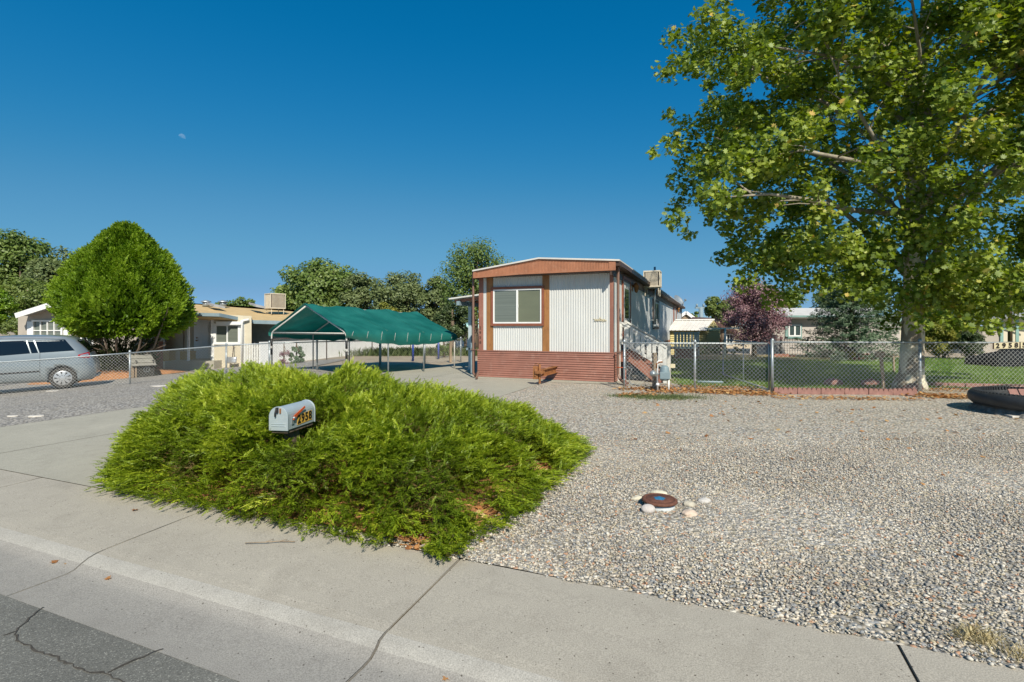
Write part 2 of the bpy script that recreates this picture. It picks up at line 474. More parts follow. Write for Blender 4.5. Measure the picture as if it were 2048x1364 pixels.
class MB:
    def __init__(s, M_=None):
        s.v, s.f, s.mi, s.sm, s.t, s.n, s.M = [], [], [], [], [], 0, M_
    def add(s, v, f, mi=0, smooth=False, tint=0.5):
        v = np.asarray(v, float).reshape(-1, 3)
        if s.M is not None:
            v = v @ s.M[:3, :3].T + s.M[:3, 3]
        s.v.append(v)
        n = s.n
        for q in f:
            s.f.append([i + n for i in q])
        s.mi += [mi] * len(f)
        s.sm += [smooth] * len(f)
        s.t += [tint] * len(f)
        s.n += len(v)
        return s
    def box(s, p0, p1, mi=0):
        x0, y0, z0 = p0
        x1, y1, z1 = p1
        v = [(x0, y0, z0), (x1, y0, z0), (x1, y1, z0), (x0, y1, z0), (x0, y0, z1), (x1, y0, z1), (x1, y1, z1), (x0, y1, z1)]
        return s.add(v, [(0, 3, 2, 1), (4, 5, 6, 7), (0, 1, 5, 4), (1, 2, 6, 5), (2, 3, 7, 6), (3, 0, 4, 7)], mi)
    def bar(s, a, b, wx, wz, up=(0, 0, 1), mi=0):            # a beam of rectangular section from a to b
        a, b = Vector(a), Vector(b)
        d = (b - a).normalized()
        u = Vector(up)
        if abs(d.dot(u)) > .98:
            u = Vector((0, 1, 0))
        sx = d.cross(u).normalized()
        sz = sx.cross(d).normalized()
        v = []
        for p in (a, b):
            for i, j in ((-1, -1), (1, -1), (1, 1), (-1, 1)):
                v.append(p + sx * (i * wx / 2) + sz * (j * wz / 2))
        return s.add([tuple(q) for q in v], [(0, 1, 2, 3), (7, 6, 5, 4), (0, 4, 5, 1), (1, 5, 6, 2), (2, 6, 7, 3), (3, 7, 4, 0)], mi)
    def tube(s, pts, r, n=8, mi=0, cap=True, smooth=True):
        pts = [Vector(p) for p in pts]
        rs = r if hasattr(r, '__len__') else [r] * len(pts)
        rings = []
        up = Vector((0, 0, 1))
        d0 = (pts[1] - pts[0]).normalized()
        if abs(d0.dot(up)) > .95:
            up = Vector((1, 0, 0))
        sx = d0.cross(up).normalized()
        for i, p in enumerate(pts):
            d = (pts[min(i + 1, len(pts) - 1)] - pts[max(i - 1, 0)]).normalized()
            sx = (sx - d * sx.dot(d)).normalized()
            sy = d.cross(sx)
            for k in range(n):
                a = 2 * math.pi * k / n
                rings.append(tuple(p + (sx * math.cos(a) + sy * math.sin(a)) * rs[i]))
        f = []
        for i in range(len(pts) - 1):
            for k in range(n):
                k2 = (k + 1) % n
                f.append((i * n + k, i * n + k2, (i + 1) * n + k2, (i + 1) * n + k))
        s.add(rings, f, mi, smooth)
        if cap:
            L = (len(pts) - 1) * n
            nn = len(rings)
            s.f.append([s.n - nn + k for k in range(n)][::-1])
            s.f.append([s.n - nn + L + k for k in range(n)])
            s.mi += [mi, mi]; s.sm += [False, False]; s.t += [.5, .5]
        return s
    def prism(s, poly, a, b, mi=0, axis=1):                  # polygon in (x,z) extruded along y (axis 1), in (x,y) along z (axis 2), in (y,z) along x (axis 0)
        n = len(poly)
        def pt(p, t):
            return (p[0], t, p[1]) if axis == 1 else ((p[0], p[1], t) if axis == 2 else (t, p[0], p[1]))
        v = [pt(p, a) for p in poly] + [pt(p, b) for p in poly]
        f = [list(range(n)), list(range(2 * n - 1, n - 1, -1))]
        f += [(i, (i + 1) % n, n + (i + 1) % n, n + i) for i in range(n)]
        return s.add(v, f, mi)
    def cyl(s, c, r, h, n=24, mi=0, r2=None, smooth=True):
        c = Vector(c)
        return s.tube([c, c + Vector((0, 0, h))], [r, r if r2 is None else r2], n, mi, True, smooth)
    def grid(s, fn, nu, nv, mi=0, smooth=False):
        v = [fn(i / nu, j / nv) for j in range(nv + 1) for i in range(nu + 1)]
        f = [(j * (nu + 1) + i, j * (nu + 1) + i + 1, (j + 1) * (nu + 1) + i + 1, (j + 1) * (nu + 1) + i) for j in range(nv) for i in range(nu)]
        return s.add(v, f, mi, smooth)
    def lathe(s, c, prof, n=24, mi=0, smooth=True, a0=0, a1=2 * math.pi):
        c = Vector(c)
        v = []
        full = abs(a1 - a0 - 2 * math.pi) < 1e-6
        m = n if full else n + 1
        for r, z in prof:
            for k in range(m):
                a = a0 + (a1 - a0) * k / n
                v.append((c.x + r * math.cos(a), c.y + r * math.sin(a), c.z + z))
        f = []
        for i in range(len(prof) - 1):
            for k in range(n):
                k2 = (k + 1) % m
                f.append((i * m + k, i * m + k2, (i + 1) * m + k2, (i + 1) * m + k))
        return s.add(v, f, mi, smooth)
    def build(s, name, mats, parent=None, loc=None, bevel=0, solid=0, recalc=True, label=None):
        v = np.concatenate(s.v)
        off = Vector(loc) if loc is not None else Vector((0, 0, 0))
        q = parent
        base = Vector((0, 0, 0))
        while q is not None:
            base += q.location
            q = q.parent
        v = v - np.array(base + off)
        me = bpy.data.meshes.new(name)
        me.from_pydata(v.tolist(), [], s.f)
        mats = mats if isinstance(mats, (list, tuple)) else [mats]
        for m in mats:
            me.materials.append(m)
        me.polygons.foreach_set('material_index', s.mi)
        me.polygons.foreach_set('use_smooth', s.sm)
        if any(t != .5 for t in s.t):
            a = me.attributes.new('tint', 'FLOAT', 'FACE')
            a.data.foreach_set('value', s.t)
        if recalc and len(s.f) < 30000:
            bm = bmesh.new()
            bm.from_mesh(me)
            bmesh.ops.recalc_face_normals(bm, faces=bm.faces)
            bm.to_mesh(me)
            bm.free()
        me.update()
        o = bpy.data.objects.new(name, me)
        COL.objects.link(o)
        o.location = off
        if parent is not None:
            o.parent = parent
        if solid:
            md = o.modifiers.new('solid', 'SOLIDIFY')
            md.thickness = solid
            md.offset = -1
        if bevel:
            md = o.modifiers.new('bevel', 'BEVEL')
            md.width = bevel
            md.segments = 2
            md.limit_method = 'ANGLE'
        if label:
            o['label'] = label
        return o

def fastmesh(name, V, Fq, tint, material, parent=None, loc=None, smooth=False):
    """V (n,3), Fq (m,k) index array, tint (m,)"""
    base = Vector((0, 0, 0))
    q = parent
    while q is not None:
        base += q.location
        q = q.parent
    off = Vector(loc) if loc is not None else Vector((0, 0, 0))
    V = V - np.array(base + off)
    me = bpy.data.meshes.new(name)
    m, k = Fq.shape
    me.vertices.add(len(V))
    me.vertices.foreach_set('co', V.astype(np.float32).ravel())
    me.loops.add(m * k)
    me.loops.foreach_set('vertex_index', Fq.astype(np.int32).ravel())
    me.polygons.add(m)
    me.polygons.foreach_set('loop_start', np.arange(m, dtype=np.int32) * k)
    me.polygons.foreach_set('loop_total', np.full(m, k, np.int32))
    if smooth:
        me.polygons.foreach_set('use_smooth', np.ones(m, bool))
    me.update(calc_edges=True)
    a = me.attributes.new('tint', 'FLOAT', 'FACE')
    a.data.foreach_set('value', tint.astype(np.float32))
    me.materials.append(material)
    o = bpy.data.objects.new(name, me)
    COL.objects.link(o)
    o.location = off
    if parent is not None:
        o.parent = parent
    return o

def scatter(tv, tf, pos, A, B, C, scale, tint):
    """copies of a template: tv (k,3), tf (m,q); pos (n,3); A,B,C (n,3) axes for x,y,z; scale (n,)"""
    n, k = len(pos), len(tv)
    S = scale[:, None, None]
    V = pos[:, None, :] + S * (tv[None, :, 0, None] * A[:, None, :] + tv[None, :, 1, None] * B[:, None, :] + tv[None, :, 2, None] * C[:, None, :])
    Fq = tf[None] + (np.arange(n) * k)[:, None, None]
    return V.reshape(-1, 3), Fq.reshape(-1, tf.shape[1]), np.repeat(tint, len(tf))

def unit(a):
    return a / np.maximum(1e-9, np.linalg.norm(a, axis=-1, keepdims=True))

def frames(Z, rnd=None):
    """random frames with C = Z"""
    h = rng.normal(size=Z.shape)
    A = unit(np.cross(Z, h))
    return A, np.cross(Z, A), Z

def thing(name, label, cat, loc, group=None):
    o = bpy.data.objects.new(name, None)
    COL.objects.link(o)
    o.empty_display_size = .2
    o.location = loc
    return tag(o, label, cat, group)

def tag(o, label, cat, group=None):
    o['label'] = label
    o['category'] = cat
    if group:
        o['group'] = group
    return o

def kind(o, k, label=None):
    o['kind'] = k
    if label:
        o['label'] = label
    return o

def copy_tree(o, d, label=None, parent=None):
    c = o.copy()
    COL.objects.link(c)
    if parent is None:
        c.location = o.location + Vector(d)
    else:
        c.parent = parent
    if label:
        c['label'] = label
    for ch in o.children:
        copy_tree(ch, d, None, c)
    return c

def text_mesh(mb, s, size, Mx, depth=.004, bold=0.0, mi=0, shear=0):
    cu = bpy.data.curves.new('t', 'FONT')
    cu.body = s
    cu.size = size
    cu.align_x = 'CENTER'
    cu.align_y = 'CENTER'
    cu.extrude = depth / 2
    cu.offset = bold
    cu.shear = shear
    cu.resolution_u = 4
    o = bpy.data.objects.new('t', cu)
    COL.objects.link(o)
    dg = bpy.context.evaluated_depsgraph_get()
    me = bpy.data.meshes.new_from_object(o.evaluated_get(dg))
    v = np.array([x.co[:] for x in me.vertices])
    f = [list(p.vertices) for p in me.polygons]
    v = v @ Mx[:3, :3].T + Mx[:3, 3]
    mb.add(v, f, mi)
    bpy.data.objects.remove(o)
    bpy.data.meshes.remove(me)
    return mb

# ------------------------------------------------------------------ ground, street, drives
def sheet(name, corners, off, nu, nv, m, label=None, wob=0, loc=None, mb=None):
    a, b, c, d = [Vector((p[0], p[1], 0)) for p in corners]       # a-b near edge, d-c far edge
    def fn(i, j):
        p = (a * (1 - i) + b * i) * (1 - j) + (d * (1 - i) + c * i) * j
        z = float(gz(p.x)) + off
        if wob:
            z += wob * (math.sin(p.x * 1.7 + p.y) + math.sin(p.y * 2.3 - p.x * .8))
        return (p.x, p.y, z)
    t = mb or MB()
    t.grid(fn, nu, nv, smooth=True)
    if mb:
        return t
    return kind(t.build(name, m, recalc=False), 'structure', label)

xs = np.concatenate([[-900, -400, -200, -100, -60, -45, -36], np.arange(-30, 20.1, .5), [24, 30, 40, 60, 100, 200, 400, 900]])
ys = np.concatenate([[-60, -30, -15, -6, -2], np.arange(0, 3.1, 1.0), np.arange(4, 60, 1.0), [70, 90, 130, 200, 400, 900, 2000]])
gv = [(x, y, float(gz(x)) - .016 + (-.22 if x * SU + y * CU < 4.2 else 0)) for y in ys for x in xs]
nx = len(xs)
gf = [(j * nx + i, j * nx + i + 1, (j + 1) * nx + i + 1, (j + 1) * nx + i) for j in range(len(ys) - 1) for i in range(nx - 1)]
kind(MB().add(gv, gf, 0, True).build('ground', M['dirt'], recalc=False), 'structure', 'dry tan ground of the yards')

# asphalt street with its cracks
rd = MB()
us = np.linspace(-40, 30, 141)
def strip(mb, u0, u1, prof, step=.25, mi=0, jitter=None):
    n = max(1, int(abs(u1 - u0) / step))
    uu = np.linspace(u0, u1, n + 1)
    v = []
    for vv, z in prof:
        for iu, u in enumerate(uu):
            if iu in (0, n) and not jitter:
                u = u + .0025 * math.sin(vv * 37 + u) + .002 * math.sin(vv * 91 + u * 3)
            dv = jitter(u) if (jitter and vv == prof[-1][0]) else 0
            p = UV(u, vv + dv)
            v.append((p.x, p.y, z + float(gz(p.x))))
    m = n + 1
    f = [(j * m + i, j * m + i + 1, (j + 1) * m + i + 1, (j + 1) * m + i) for j in range(len(prof) - 1) for i in range(n)]
    mb.add(v, f, mi, True)
jit = lambda u: .018 * math.sin(u * 3.1) + .012 * math.sin(u * 11.3 + 1) + .007 * math.sin(u * 29 + 2)
strip(rd, -40, 30, [(-9, -.10), (-4, -.02), (0, -.07), (1.0, -.088), (1.775, -.098)], .1, 0, jit)
def crack(mb, pts, wd, z, mi=1, seed=0):
    r = random.Random(seed)
    P2 = []
    for a, b in zip(pts[:-1], pts[1:]):
        L = (Vector(b) - Vector(a)).length
        n = max(2, int(L / .03))
        for i in range(n):
            t = i / n
            P2.append(Vector(a).lerp(Vector(b), t) + Vector((r.gauss(0, .006), r.gauss(0, .006), 0)))
    P2.append(Vector(pts[-1]))
    v, f = [], []
    for i, p in enumerate(P2):
        d = (P2[min(i + 1, len(P2) - 1)] - P2[max(i - 1, 0)]).normalized()
        nrm = Vector((-d.y, d.x, 0))
        ww = wd * r.uniform(.4, 1.4)
        for s_ in (-1, 1):
            q = p + nrm * (s_ * ww / 2)
            v.append((q.x, q.y, z(q) if callable(z) else z))
    for i in range(len(P2) - 1):
        f.append((2 * i, 2 * i + 1, 2 * i + 3, 2 * i + 2))
    mb.add(v, f, mi)
def Gz(px, py, z):
    Y = (HC - z) * F / (py - HOR)
    return Vector(((px - 1024) * Y / F, Y, z))
def rz(p):
    vv = p.x * SU + p.y * CU
    return -.0955 + .013 * max(0, 1.0 - vv) * 1.6 + float(gz(p.x)) + .004
for k, pts in enumerate([[(88, 1212), (60, 1235), (30, 1262), (34, 1280), (95, 1310), (135, 1325), (180, 1343), (215, 1345), (250, 1364), (300, 1400)],
                         [(0, 1272), (30, 1262)], [(322, 1296), (270, 1318), (215, 1345)]]):
    crack(rd, [Gz(a, b, -.094) for a, b in pts], .010, rz, 1, k)
kind(rd.build('road', [M['asph'], M['crack']], recalc=False), 'structure', 'dark grey cracked asphalt street')

# rolled kerb and gutter, sidewalk slabs
JU = [-16.8, -14.25, -11.7, -9.2, -6.68, -4.15, -1.63, .86, 3.4, 5.9, 8.4, 10.9, 13.4]
PROF_G = [(1.735, -.096), (1.9, -.10), (2.05, -.101), (2.10, -.092), (2.14, -.066), (2.18, -.045), (2.23, -.032), (2.30, -.026)]
PROF_S = [(2.30, -.026), (2.7, -.012), (3.08, -.002)]
kb, sw = MB(), MB()
jd = MB()
for a, b in zip(JU[:-1], JU[1:]):
    g = .0085
    strip(kb, a + g, b - g, PROF_G[:5], .1, 0)
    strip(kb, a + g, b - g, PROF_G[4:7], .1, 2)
    strip(kb, a + g, b - g, PROF_G[6:], .1, 1)
    strip(sw, a + g, b - g, PROF_S, .2, 0)
    for mb, pr in ((kb, PROF_G), (sw, PROF_S)):
        for u in (a + g, b - g):
            v = []
            for vv, z in pr:
                p = UV(u, vv); q = float(gz(p.x))
                v += [(p.x, p.y, z + q), (p.x, p.y, z + q - .05)]
            mb.add(v, [(2 * i, 2 * i + 2, 2 * i + 3, 2 * i + 1) for i in range(len(pr) - 1)])
strip(jd, -20, 16, [(1.73, -.135), (2.1, -.11), (2.3, -.036), (3.08, -.012)], .2)
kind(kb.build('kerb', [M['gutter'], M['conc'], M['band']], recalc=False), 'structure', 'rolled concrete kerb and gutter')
kind(sw.build('sidewalk', M['conc'], recalc=False), 'structure', 'pale concrete sidewalk slabs')
kind(jd.build('joint_filler', M['joint'], recalc=False), 'structure', 'dirt packed in the sidewalk joints')

# driveway in three long pours, plus the apron beside the mobile home
dv = MB()
for (u0, u1) in ((-10.75, -8.45), (-8.435, -4.6)):
    for (v0, v1) in ((3.0785, 8.3), (8.312, 14.2), (14.212, 21.0)):
        ue = u1 if v1 < 14 else u1 + 0
        sheet('', [UV(u0, v0), UV(ue, v0), UV(ue, v1), UV(u0, v1)], .004, 24, 40, None, mb=dv)
sheet('', [UV(-4.59, 13.9), UV(-1.9, 14.2), UV(-1.9, 15.4), UV(-4.59, 21)], .004, 8, 8, None, mb=dv)
kind(dv.build('driveway', M['drive'], recalc=False), 'structure', 'pale concrete driveway beside the juniper')
kind(sheet('driveway_joint', [UV(-10.75, 3.0), UV(-4.6, 3.0), UV(-4.6, 21), UV(-10.75, 21)], -.006, 30, 50, M['joint']), 'structure', 'dark joints under the driveway')

# gravel fields
kind(sheet('gravel_yard', [UV(-4.6, 3.083), UV(16, 3.083), UV(16, 12.4), UV(-4.6, 15.6)], .0, 60, 50, M['gravel'], wob=.004), 'structure', 'mixed river gravel front yard')
kind(sheet('gravel_verge', [UV(-30, 3.08), UV(-10.75, 3.08), UV(-10.75, 15.5), UV(-34, 15.5)], .006, 60, 40, M['grav_l']), 'structure', 'grey gravel beside the driveway')
kind(sheet('gravel_yard_far', [P(430, 760, 17.5), P(560, 760, 17.5), P(700, 760, 26), P(380, 760, 25)], .010, 20, 20, M['grav_l']), 'structure', 'grey gravel before the tan house')
lawnp = [(4.6, 13.2), (30, 12.2), (34, 25.2), (7.5, 28)]
kind(sheet('lawn', lawnp, .006, 40, 30, M['lawn'], wob=.01), 'structure', 'green lawn behind the chain link fence')
# bark mulch mound under the arborvitae
mu = MB()
mc = G(232, 752)
def mfn(i, j):
    a, r = 2 * math.pi * i, j
    x = mc.x + .5 + 3.0 * r * math.cos(a) * (1 + .08 * math.sin(3 * a))
    y = mc.y - 1.1 + 2.6 * r * math.sin(a)
    return (x, y, float(gz(x)) + .42 * (1 - r * r) ** 1.0 * (1 + .1 * math.sin(7 * a)) + .012)
mu.grid(mfn, 48, 12, smooth=True)
kind(mu.build('mulch_bed', M['mulch'], recalc=False), 'structure', 'orange bark mulch bed under the arborvitae')

# ------------------------------------------------------------------ loose pebbles over the near gravel
JUN = [(-3.95, 4.95), (-3.6, 4.75), (-3, 4.52), (-2, 4.12), (-1, 3.72), (-.45, 3.5), (-.08, 4.05), (.2, 4.7), (.5, 5.25), (.9, 6.3), (.8, 7.0), (.1, 7.6), (-.9, 8.1), (-2.5, 8.6), (-4.2, 8.6), (-5.3, 8.1), (-5.3, 7.2), (-4.8, 6.3), (-4.3, 5.5)]
JP = np.array(JUN)
def inside_dist(p):
    """signed distance to the juniper outline: positive inside"""
    x, y = p[:, 0], p[:, 1]
    ins = np.zeros(len(p), bool)
    dm = np.full(len(p), 1e9)
    n = len(JP)
    for i in range(n):
        a, b = JP[i], JP[(i + 1) % n]
        ab = b - a
        t = np.clip(((p - a) @ ab) / (ab @ ab), 0, 1)
        dm = np.minimum(dm, np.linalg.norm(p - (a + t[:, None] * ab), axis=1))
        c = ((a[1] > y) != (b[1] > y)) & (x < (b[0] - a[0]) * (y - a[1]) / (b[1] - a[1] + 1e-12) + a[0])
        ins ^= c
    return np.where(ins, dm, -dm)
def pebbles():
    tv, tf = ico(1)
    # jittered low polygon pebble: 12 vertex icosahedron
    bm = bmesh.new()
    bmesh.ops.create_icosphere(bm, subdivisions=1, radius=1)
    tv = np.array([x.co[:] for x in bm.verts]); tf = np.array([[q.index for q in x.verts] for x in bm.faces])
    bm.free()
    n = 330000
    Y = 2.0 + 5.6 * rng.random(n)
    X = rng.uniform(-1.2, 1.16, n) * Y
    keep = rng.random(n) < (Y / 7.6) * np.clip((7.6 - Y) / 2.2, 0, 1) ** .6
    X, Y = X[keep], Y[keep]
    v = X * SU + Y * CU
    u = X * CU - Y * SU
    k = (v > 3.075 + .02 * np.sin(u * 9)) & (u > -2.6)
    X, Y = X[k], Y[k]
    k = inside_dist(np.stack([X, Y], 1)) < .35
    X, Y = X[k], Y[k]
    d = np.hypot(X - 1.33, Y - 4.2)                       # cleanout cap
    k = d > .12
    X, Y = X[k], Y[k]
    for px_, py_, rx_, ry_ in ((1735, 1243, .16, .09), (1790, 1262, .10, .05), (1120, 1085, .12, .07)):
        g_ = G(px_, py_)
        e_ = ((X - g_.x) / rx_) ** 2 + ((Y - g_.y) / ry_) ** 2
        k = (e_ > 1) | (rng.random(len(X)) < .25 + .35 * e_)
        X, Y = X[k], Y[k]
    n = len(X)
    pos = np.stack([X, Y, rng.uniform(.0, .007, n)], 1)
    a = rng.uniform(0, 2 * np.pi, n)
    nz = unit(np.stack([rng.normal(0, .3, n), rng.normal(0, .3, n), np.ones(n)], 1))
    A = unit(np.cross(nz, np.stack([np.cos(a), np.sin(a), np.zeros(n)], 1)))
    B = np.cross(nz, A)
    lx = rng.uniform(.8, 1.35, n)[:, None]; ly = rng.uniform(.62, .95, n)[:, None]; lz = rng.uniform(.35, .62, n)[:, None]
    sc = np.clip(rng.lognormal(np.log(.0082), .30, n), .0045, .019)
    V, Fq, T = scatter(tv, tf, pos, A * lx, B * ly, nz * lz, sc, rng.random(n))
    print('pebbles', n)
    o = fastmesh('pebbles', V, Fq, T, M['pebble'], smooth=True)
    kind(o, 'stuff', 'loose mixed river pebbles by the sidewalk')
pebbles()

# ------------------------------------------------------------------ the mobile home
C0 = G(1227, 766)
td = Vector((.42, 1, 0)).normalized()             # long direction
te = Vector((td.y, -td.x, 0))                     # along the front wall, left to right
def fw(px):                                       # photo column -> distance left of the right corner on the front wall
    q = (px - 1024) / F
    return (C0.x - C0.y * q) / (te.x - te.y * q)
WID = fw(957)
TO = C0 - te * WID
TO.z = 0
home = thing('mobile_home', 'white and brown mobile home with hitch at its front wall', 'mobile home', TO)
HM = FR(TO, te, td)
def fx(px, off=0.0):                              # local x on front wall (off = distance in front of it)
    o = C0 - td * off
    q = (px - 1024) / F
    return WID - (o.x - o.y * q) / (te.x - te.y * q)
def fz(px, py, off=0.0):
    x = fx(px, off)
    Y = (TO + te * x - td * off).y
    return HC + (HOR - py) * Y / F
def sy(px):                                       # depth along right wall for a column
    q = (px - 1024) / F
    return (C0.x - C0.y * q) / (q * td.y - td.x)
def sz(px, py):
    return HC + (HOR - py) * (C0 + td * sy(px)).y / F
LEN = sy(1363)
print('home width', WID, 'len', LEN)
zs = .5 * (fz(1220, 703) + fz(987, 702))           # top of the skirting
ztopR = fz(1225, 541)
def corr(x0, x1, z0, z1, y, pitch=.075, amp=.008, n=8, ztop=None):
    """vertical ribbed sheet facing -y"""
    k = int((x1 - x0) / pitch * n)
    xs_ = np.linspace(x0, x1, k + 1)
    prof = lambda x: y - amp * (1 if ((x / pitch) % 1) < .62 else -.8) * min(1, 1)
    v = []
    for x in xs_:
        yy = y - amp * math.tanh(3 * math.sin(2 * math.pi * x / pitch))
        v += [(x, yy, z0), (x, yy, ztop(x) if ztop else z1)]
    return v, [(2 * i, 2 * i + 2, 2 * i + 3, 2 * i + 1) for i in range(k)]
zT = lambda x: 3.32 + .1 * (1 - abs(x - WID * .46) / (WID * .54))
# body: front wall core, side walls, back
b = MB(HM)
b.box((.03, .03, zs - .02), (WID - .03, LEN - .02, 3.15))
b.build('wall', M['white'], home)
p = MB(HM)
for (a, c) in ((967, 973), (986, 1085), (1099, 1220)):
    x0, x1 = fx(a), fx(c)
    if a == 986:
        v, f = corr(x0, x1, zs, fz(1036, 652), .0); p.add(v, f)
        v, f = corr(x0, x1, fz(1036, 577), 3.2, .0); p.add(v, f)
    elif a == 967:
        p.box((x0, -.005, zs), (x1, .02, 3.2))
    else:
        v, f = corr(x0, x1, zs, 3.2, .0); p.add(v, f)
p.build('ribbed_panel', M['white'], home, recalc=False)
for (a, c, m) in ((958, 967, 'skirt'), (973.5, 986, 'amber'), (1085, 1099, 'amber'), (1220, 1227, 'skirt')):
    t = MB(HM)
    t.box((fx(a), -.02, zs - .01), (fx(c), .03, 3.2))
    for q in (.33, .66):
        xx = fx(a) * (1 - q) + fx(c) * q
        t.box((xx - .006, -.026, zs - .008), (xx + .006, -.019, 3.2))
    t.build('trim_board', M[m], home, bevel=.003)
# skirting in lapped courses
sk = MB(HM)
nC = 12
for i in range(nC):
    z0 = .03 + (zs - .05) * i / nC
    z1 = .03 + (zs - .05) * (i + 1) / nC
    for (xa, xb, face) in ((-.02, WID + .02, 'f'),):
        sk.add([(xa, -.045, z0), (xb, -.045, z0), (xb, -.018, z1), (xa, -.018, z1), (xa, -.0, z0), (xb, 0, z0), (xa, 0, z1), (xb, 0, z1)],
               [(0, 1, 2, 3), (0, 4, 5, 1), (3, 2, 7, 6)])
    sk.add([(WID + .03, -.03, z0), (WID + .03, LEN, z0), (WID + .005, LEN, z1), (WID + .005, -.03, z1), (WID - .02, -.03, z0), (WID - .02, LEN, z0)],
           [(0, 1, 2, 3), (0, 4, 5, 1)])
    sk.add([(-.03, -.03, z0), (-.03, LEN, z0), (-.005, LEN, z1), (-.005, -.03, z1)], [(0, 1, 2, 3)])
sk.box((0, .0, 0), (WID, .05, zs))
sk.box((WID - .05, 0, 0), (WID, LEN, zs))
sk.box((-.03, -.05, zs - .03), (WID + .03, -.0, zs), 0)
sk.build('skirting', M['skirt'], home, recalc=False)
base_ = MB(HM)
base_.box((-.05, -.16, -.05), (WID + .1, .1, .022))
base_.build('footing', M['drive'], home)
# front window
wi = MB(HM)
wx0, wx1 = fx(983), fx(1088.5)
wz0, wz1 = fz(1036, 650.5), fz(1036, 574)
for (a, c, d, e) in ((wx0, wx1, wz0 - .02, wz0 + .055), (wx0, wx1, wz1 - .06, wz1 + .015)):
    wi.box((a, -.07, d), (c, .01, e))
for (a, c) in ((wx0, wx0 + .075), (wx1 - .075, wx1)):
    wi.box((a, -.055, wz0 + .055), (c, .01, wz1 - .06))
wn = wi.build('window', M['brown'], home, bevel=.004)
fr = MB(HM)
ax0, ax1, az0, az1 = wx0 + .075, wx1 - .075, wz0 + .055, wz1 - .06
xm = (ax0 + ax1) / 2 + .01
t_ = .045
fr.box((ax0, -.045, az0), (ax1, .0, az0 + t_)); fr.box((ax0, -.045, az1 - t_), (ax1, 0, az1))
fr.box((ax0, -.045, az0 + t_), (ax0 + t_, 0, az1 - t_)); fr.box((ax1 - t_, -.045, az0 + t_), (ax1, 0, az1 - t_))
fr.box((xm - .03, -.05, az0 + t_), (xm + .03, 0, az1 - t_)); fr.box((xm + .03, -.062, .5 * (az0 + az1) - .05), (xm + .05, -.05, .5 * (az0 + az1) + .05))
fr.build('frame', M['vinyl'], wn, bevel=.003)
pn = MB(HM); pn.box((ax0 + t_, -.022, az0 + t_), (xm - .03, -.016, az1 - t_)); pn.build('pane', M['glass2'], wn)
pn = MB(HM); pn.box((xm + .03, -.016, az0 + t_), (ax1 - t_, -.010, az1 - t_)); pn.build('pane', mat('olive window reflection', (.15, .16, .10), .12, .1, .8, spec=.7, stretch=(1, 1, 2)), wn)
# front gable fascia: ribbed rust panel hung proud of the wall
OV = .42
fa = MB(HM)
tl = [(fx(947, OV), fz(947, 541, OV)), (fx(1078, OV), fz(1078, 516, OV)), (fx(1231, OV), fz(1231, 520, OV))]
bl = [(fx(947, OV), fz(947, 556.5, OV)), (fx(1040, OV), fz(1040, 549, OV)), (fx(1231, OV), fz(1231, 540.5, OV))]
def interp(pl, x):
    for (a, za), (c, zc) in zip(pl[:-1], pl[1:]):
        if x <= c:
            return za + (zc - za) * (x - a) / (c - a)
    return pl[-1][1]
# ribbed panel plus border strips
zm = lambda x: interp(tl, x) - .055
v, f = corr(tl[0][0], tl[2][0], 0, 0, -OV, .045, .005)
v = [(a, y, (interp(bl, a) + .05) if i % 2 == 0 else zm(a)) for i, (a, y, z) in enumerate(v)]
fa.add(v, f)
ks = np.linspace(tl[0][0], tl[2][0], 24)
for k in range(23):
    a, c = ks[k], ks[k + 1]
    for lo, hi, y0 in ((lambda x: interp(bl, x), lambda x: interp(bl, x) + .055, -OV - .015), (lambda x: interp(tl, x) - .07, lambda x: interp(tl, x), -OV - .015)):
        fa.add([(a, y0, lo(a)), (c, y0, lo(c)), (c, y0, hi(c)), (a, y0, hi(a)), (a, -OV + .02, lo(a)), (c, -OV + .02, lo(c)), (a, -OV + .02, hi(a)), (c, -OV + .02, hi(c))],
               [(0, 1, 2, 3), (0, 4, 5, 1), (3, 2, 7, 6)])
fa.box((tl[0][0] - .005, -OV - .02, bl[0][1]), (tl[0][0] + .09, -OV + .02, tl[0][1]))
fa.box((tl[2][0] - .18, -OV - .02, bl[2][1]), (tl[2][0] + .005, -OV + .02, tl[2][1]))
fa.build('fascia', M['fascia'], home, recalc=False)
# soffit and roof; the roof falls slightly to the rear
ro = MB(HM)
xl, xr, xc = tl[0][0] - .02, tl[2][0] + .12, tl[1][0]
zl, zr, zc = tl[0][1] + .01, tl[2][1] + .01, tl[1][1] + .015
zfar = sz(1362, 613)
drop = zr - zfar
ny = 20
vv = []
for j in range(ny + 1):
    y = -OV - .05 + (LEN + OV + .2) * j / ny
    dz = -drop * max(0, y) / LEN
    for x, z in ((xl, zl), (xc, zc), (xr, zr)):
        vv.append((x, y, z + dz)); vv.append((x, y, z + dz - .045))
ff = []
for j in range(ny):
    a, c = j * 6, (j + 1) * 6
    ff += [(a, a + 2, c + 2, c), (a + 2, a + 4, c + 4, c + 2), (a + 1, c + 1, c + 3, a + 3), (a + 3, c + 3, c + 5, a + 5), (a, c, c + 1, a + 1), (a + 4, a + 5, c + 5, c + 4)]
ff += [(0, 1, 3, 2), (2, 3, 5, 4)]
e = ny * 6
ff += [(e, e + 2, e + 3, e + 1), (e + 2, e + 4, e + 5, e + 3)]
ro.add(vv, ff)
roof = ro.build('roof', M['roofw'], home)
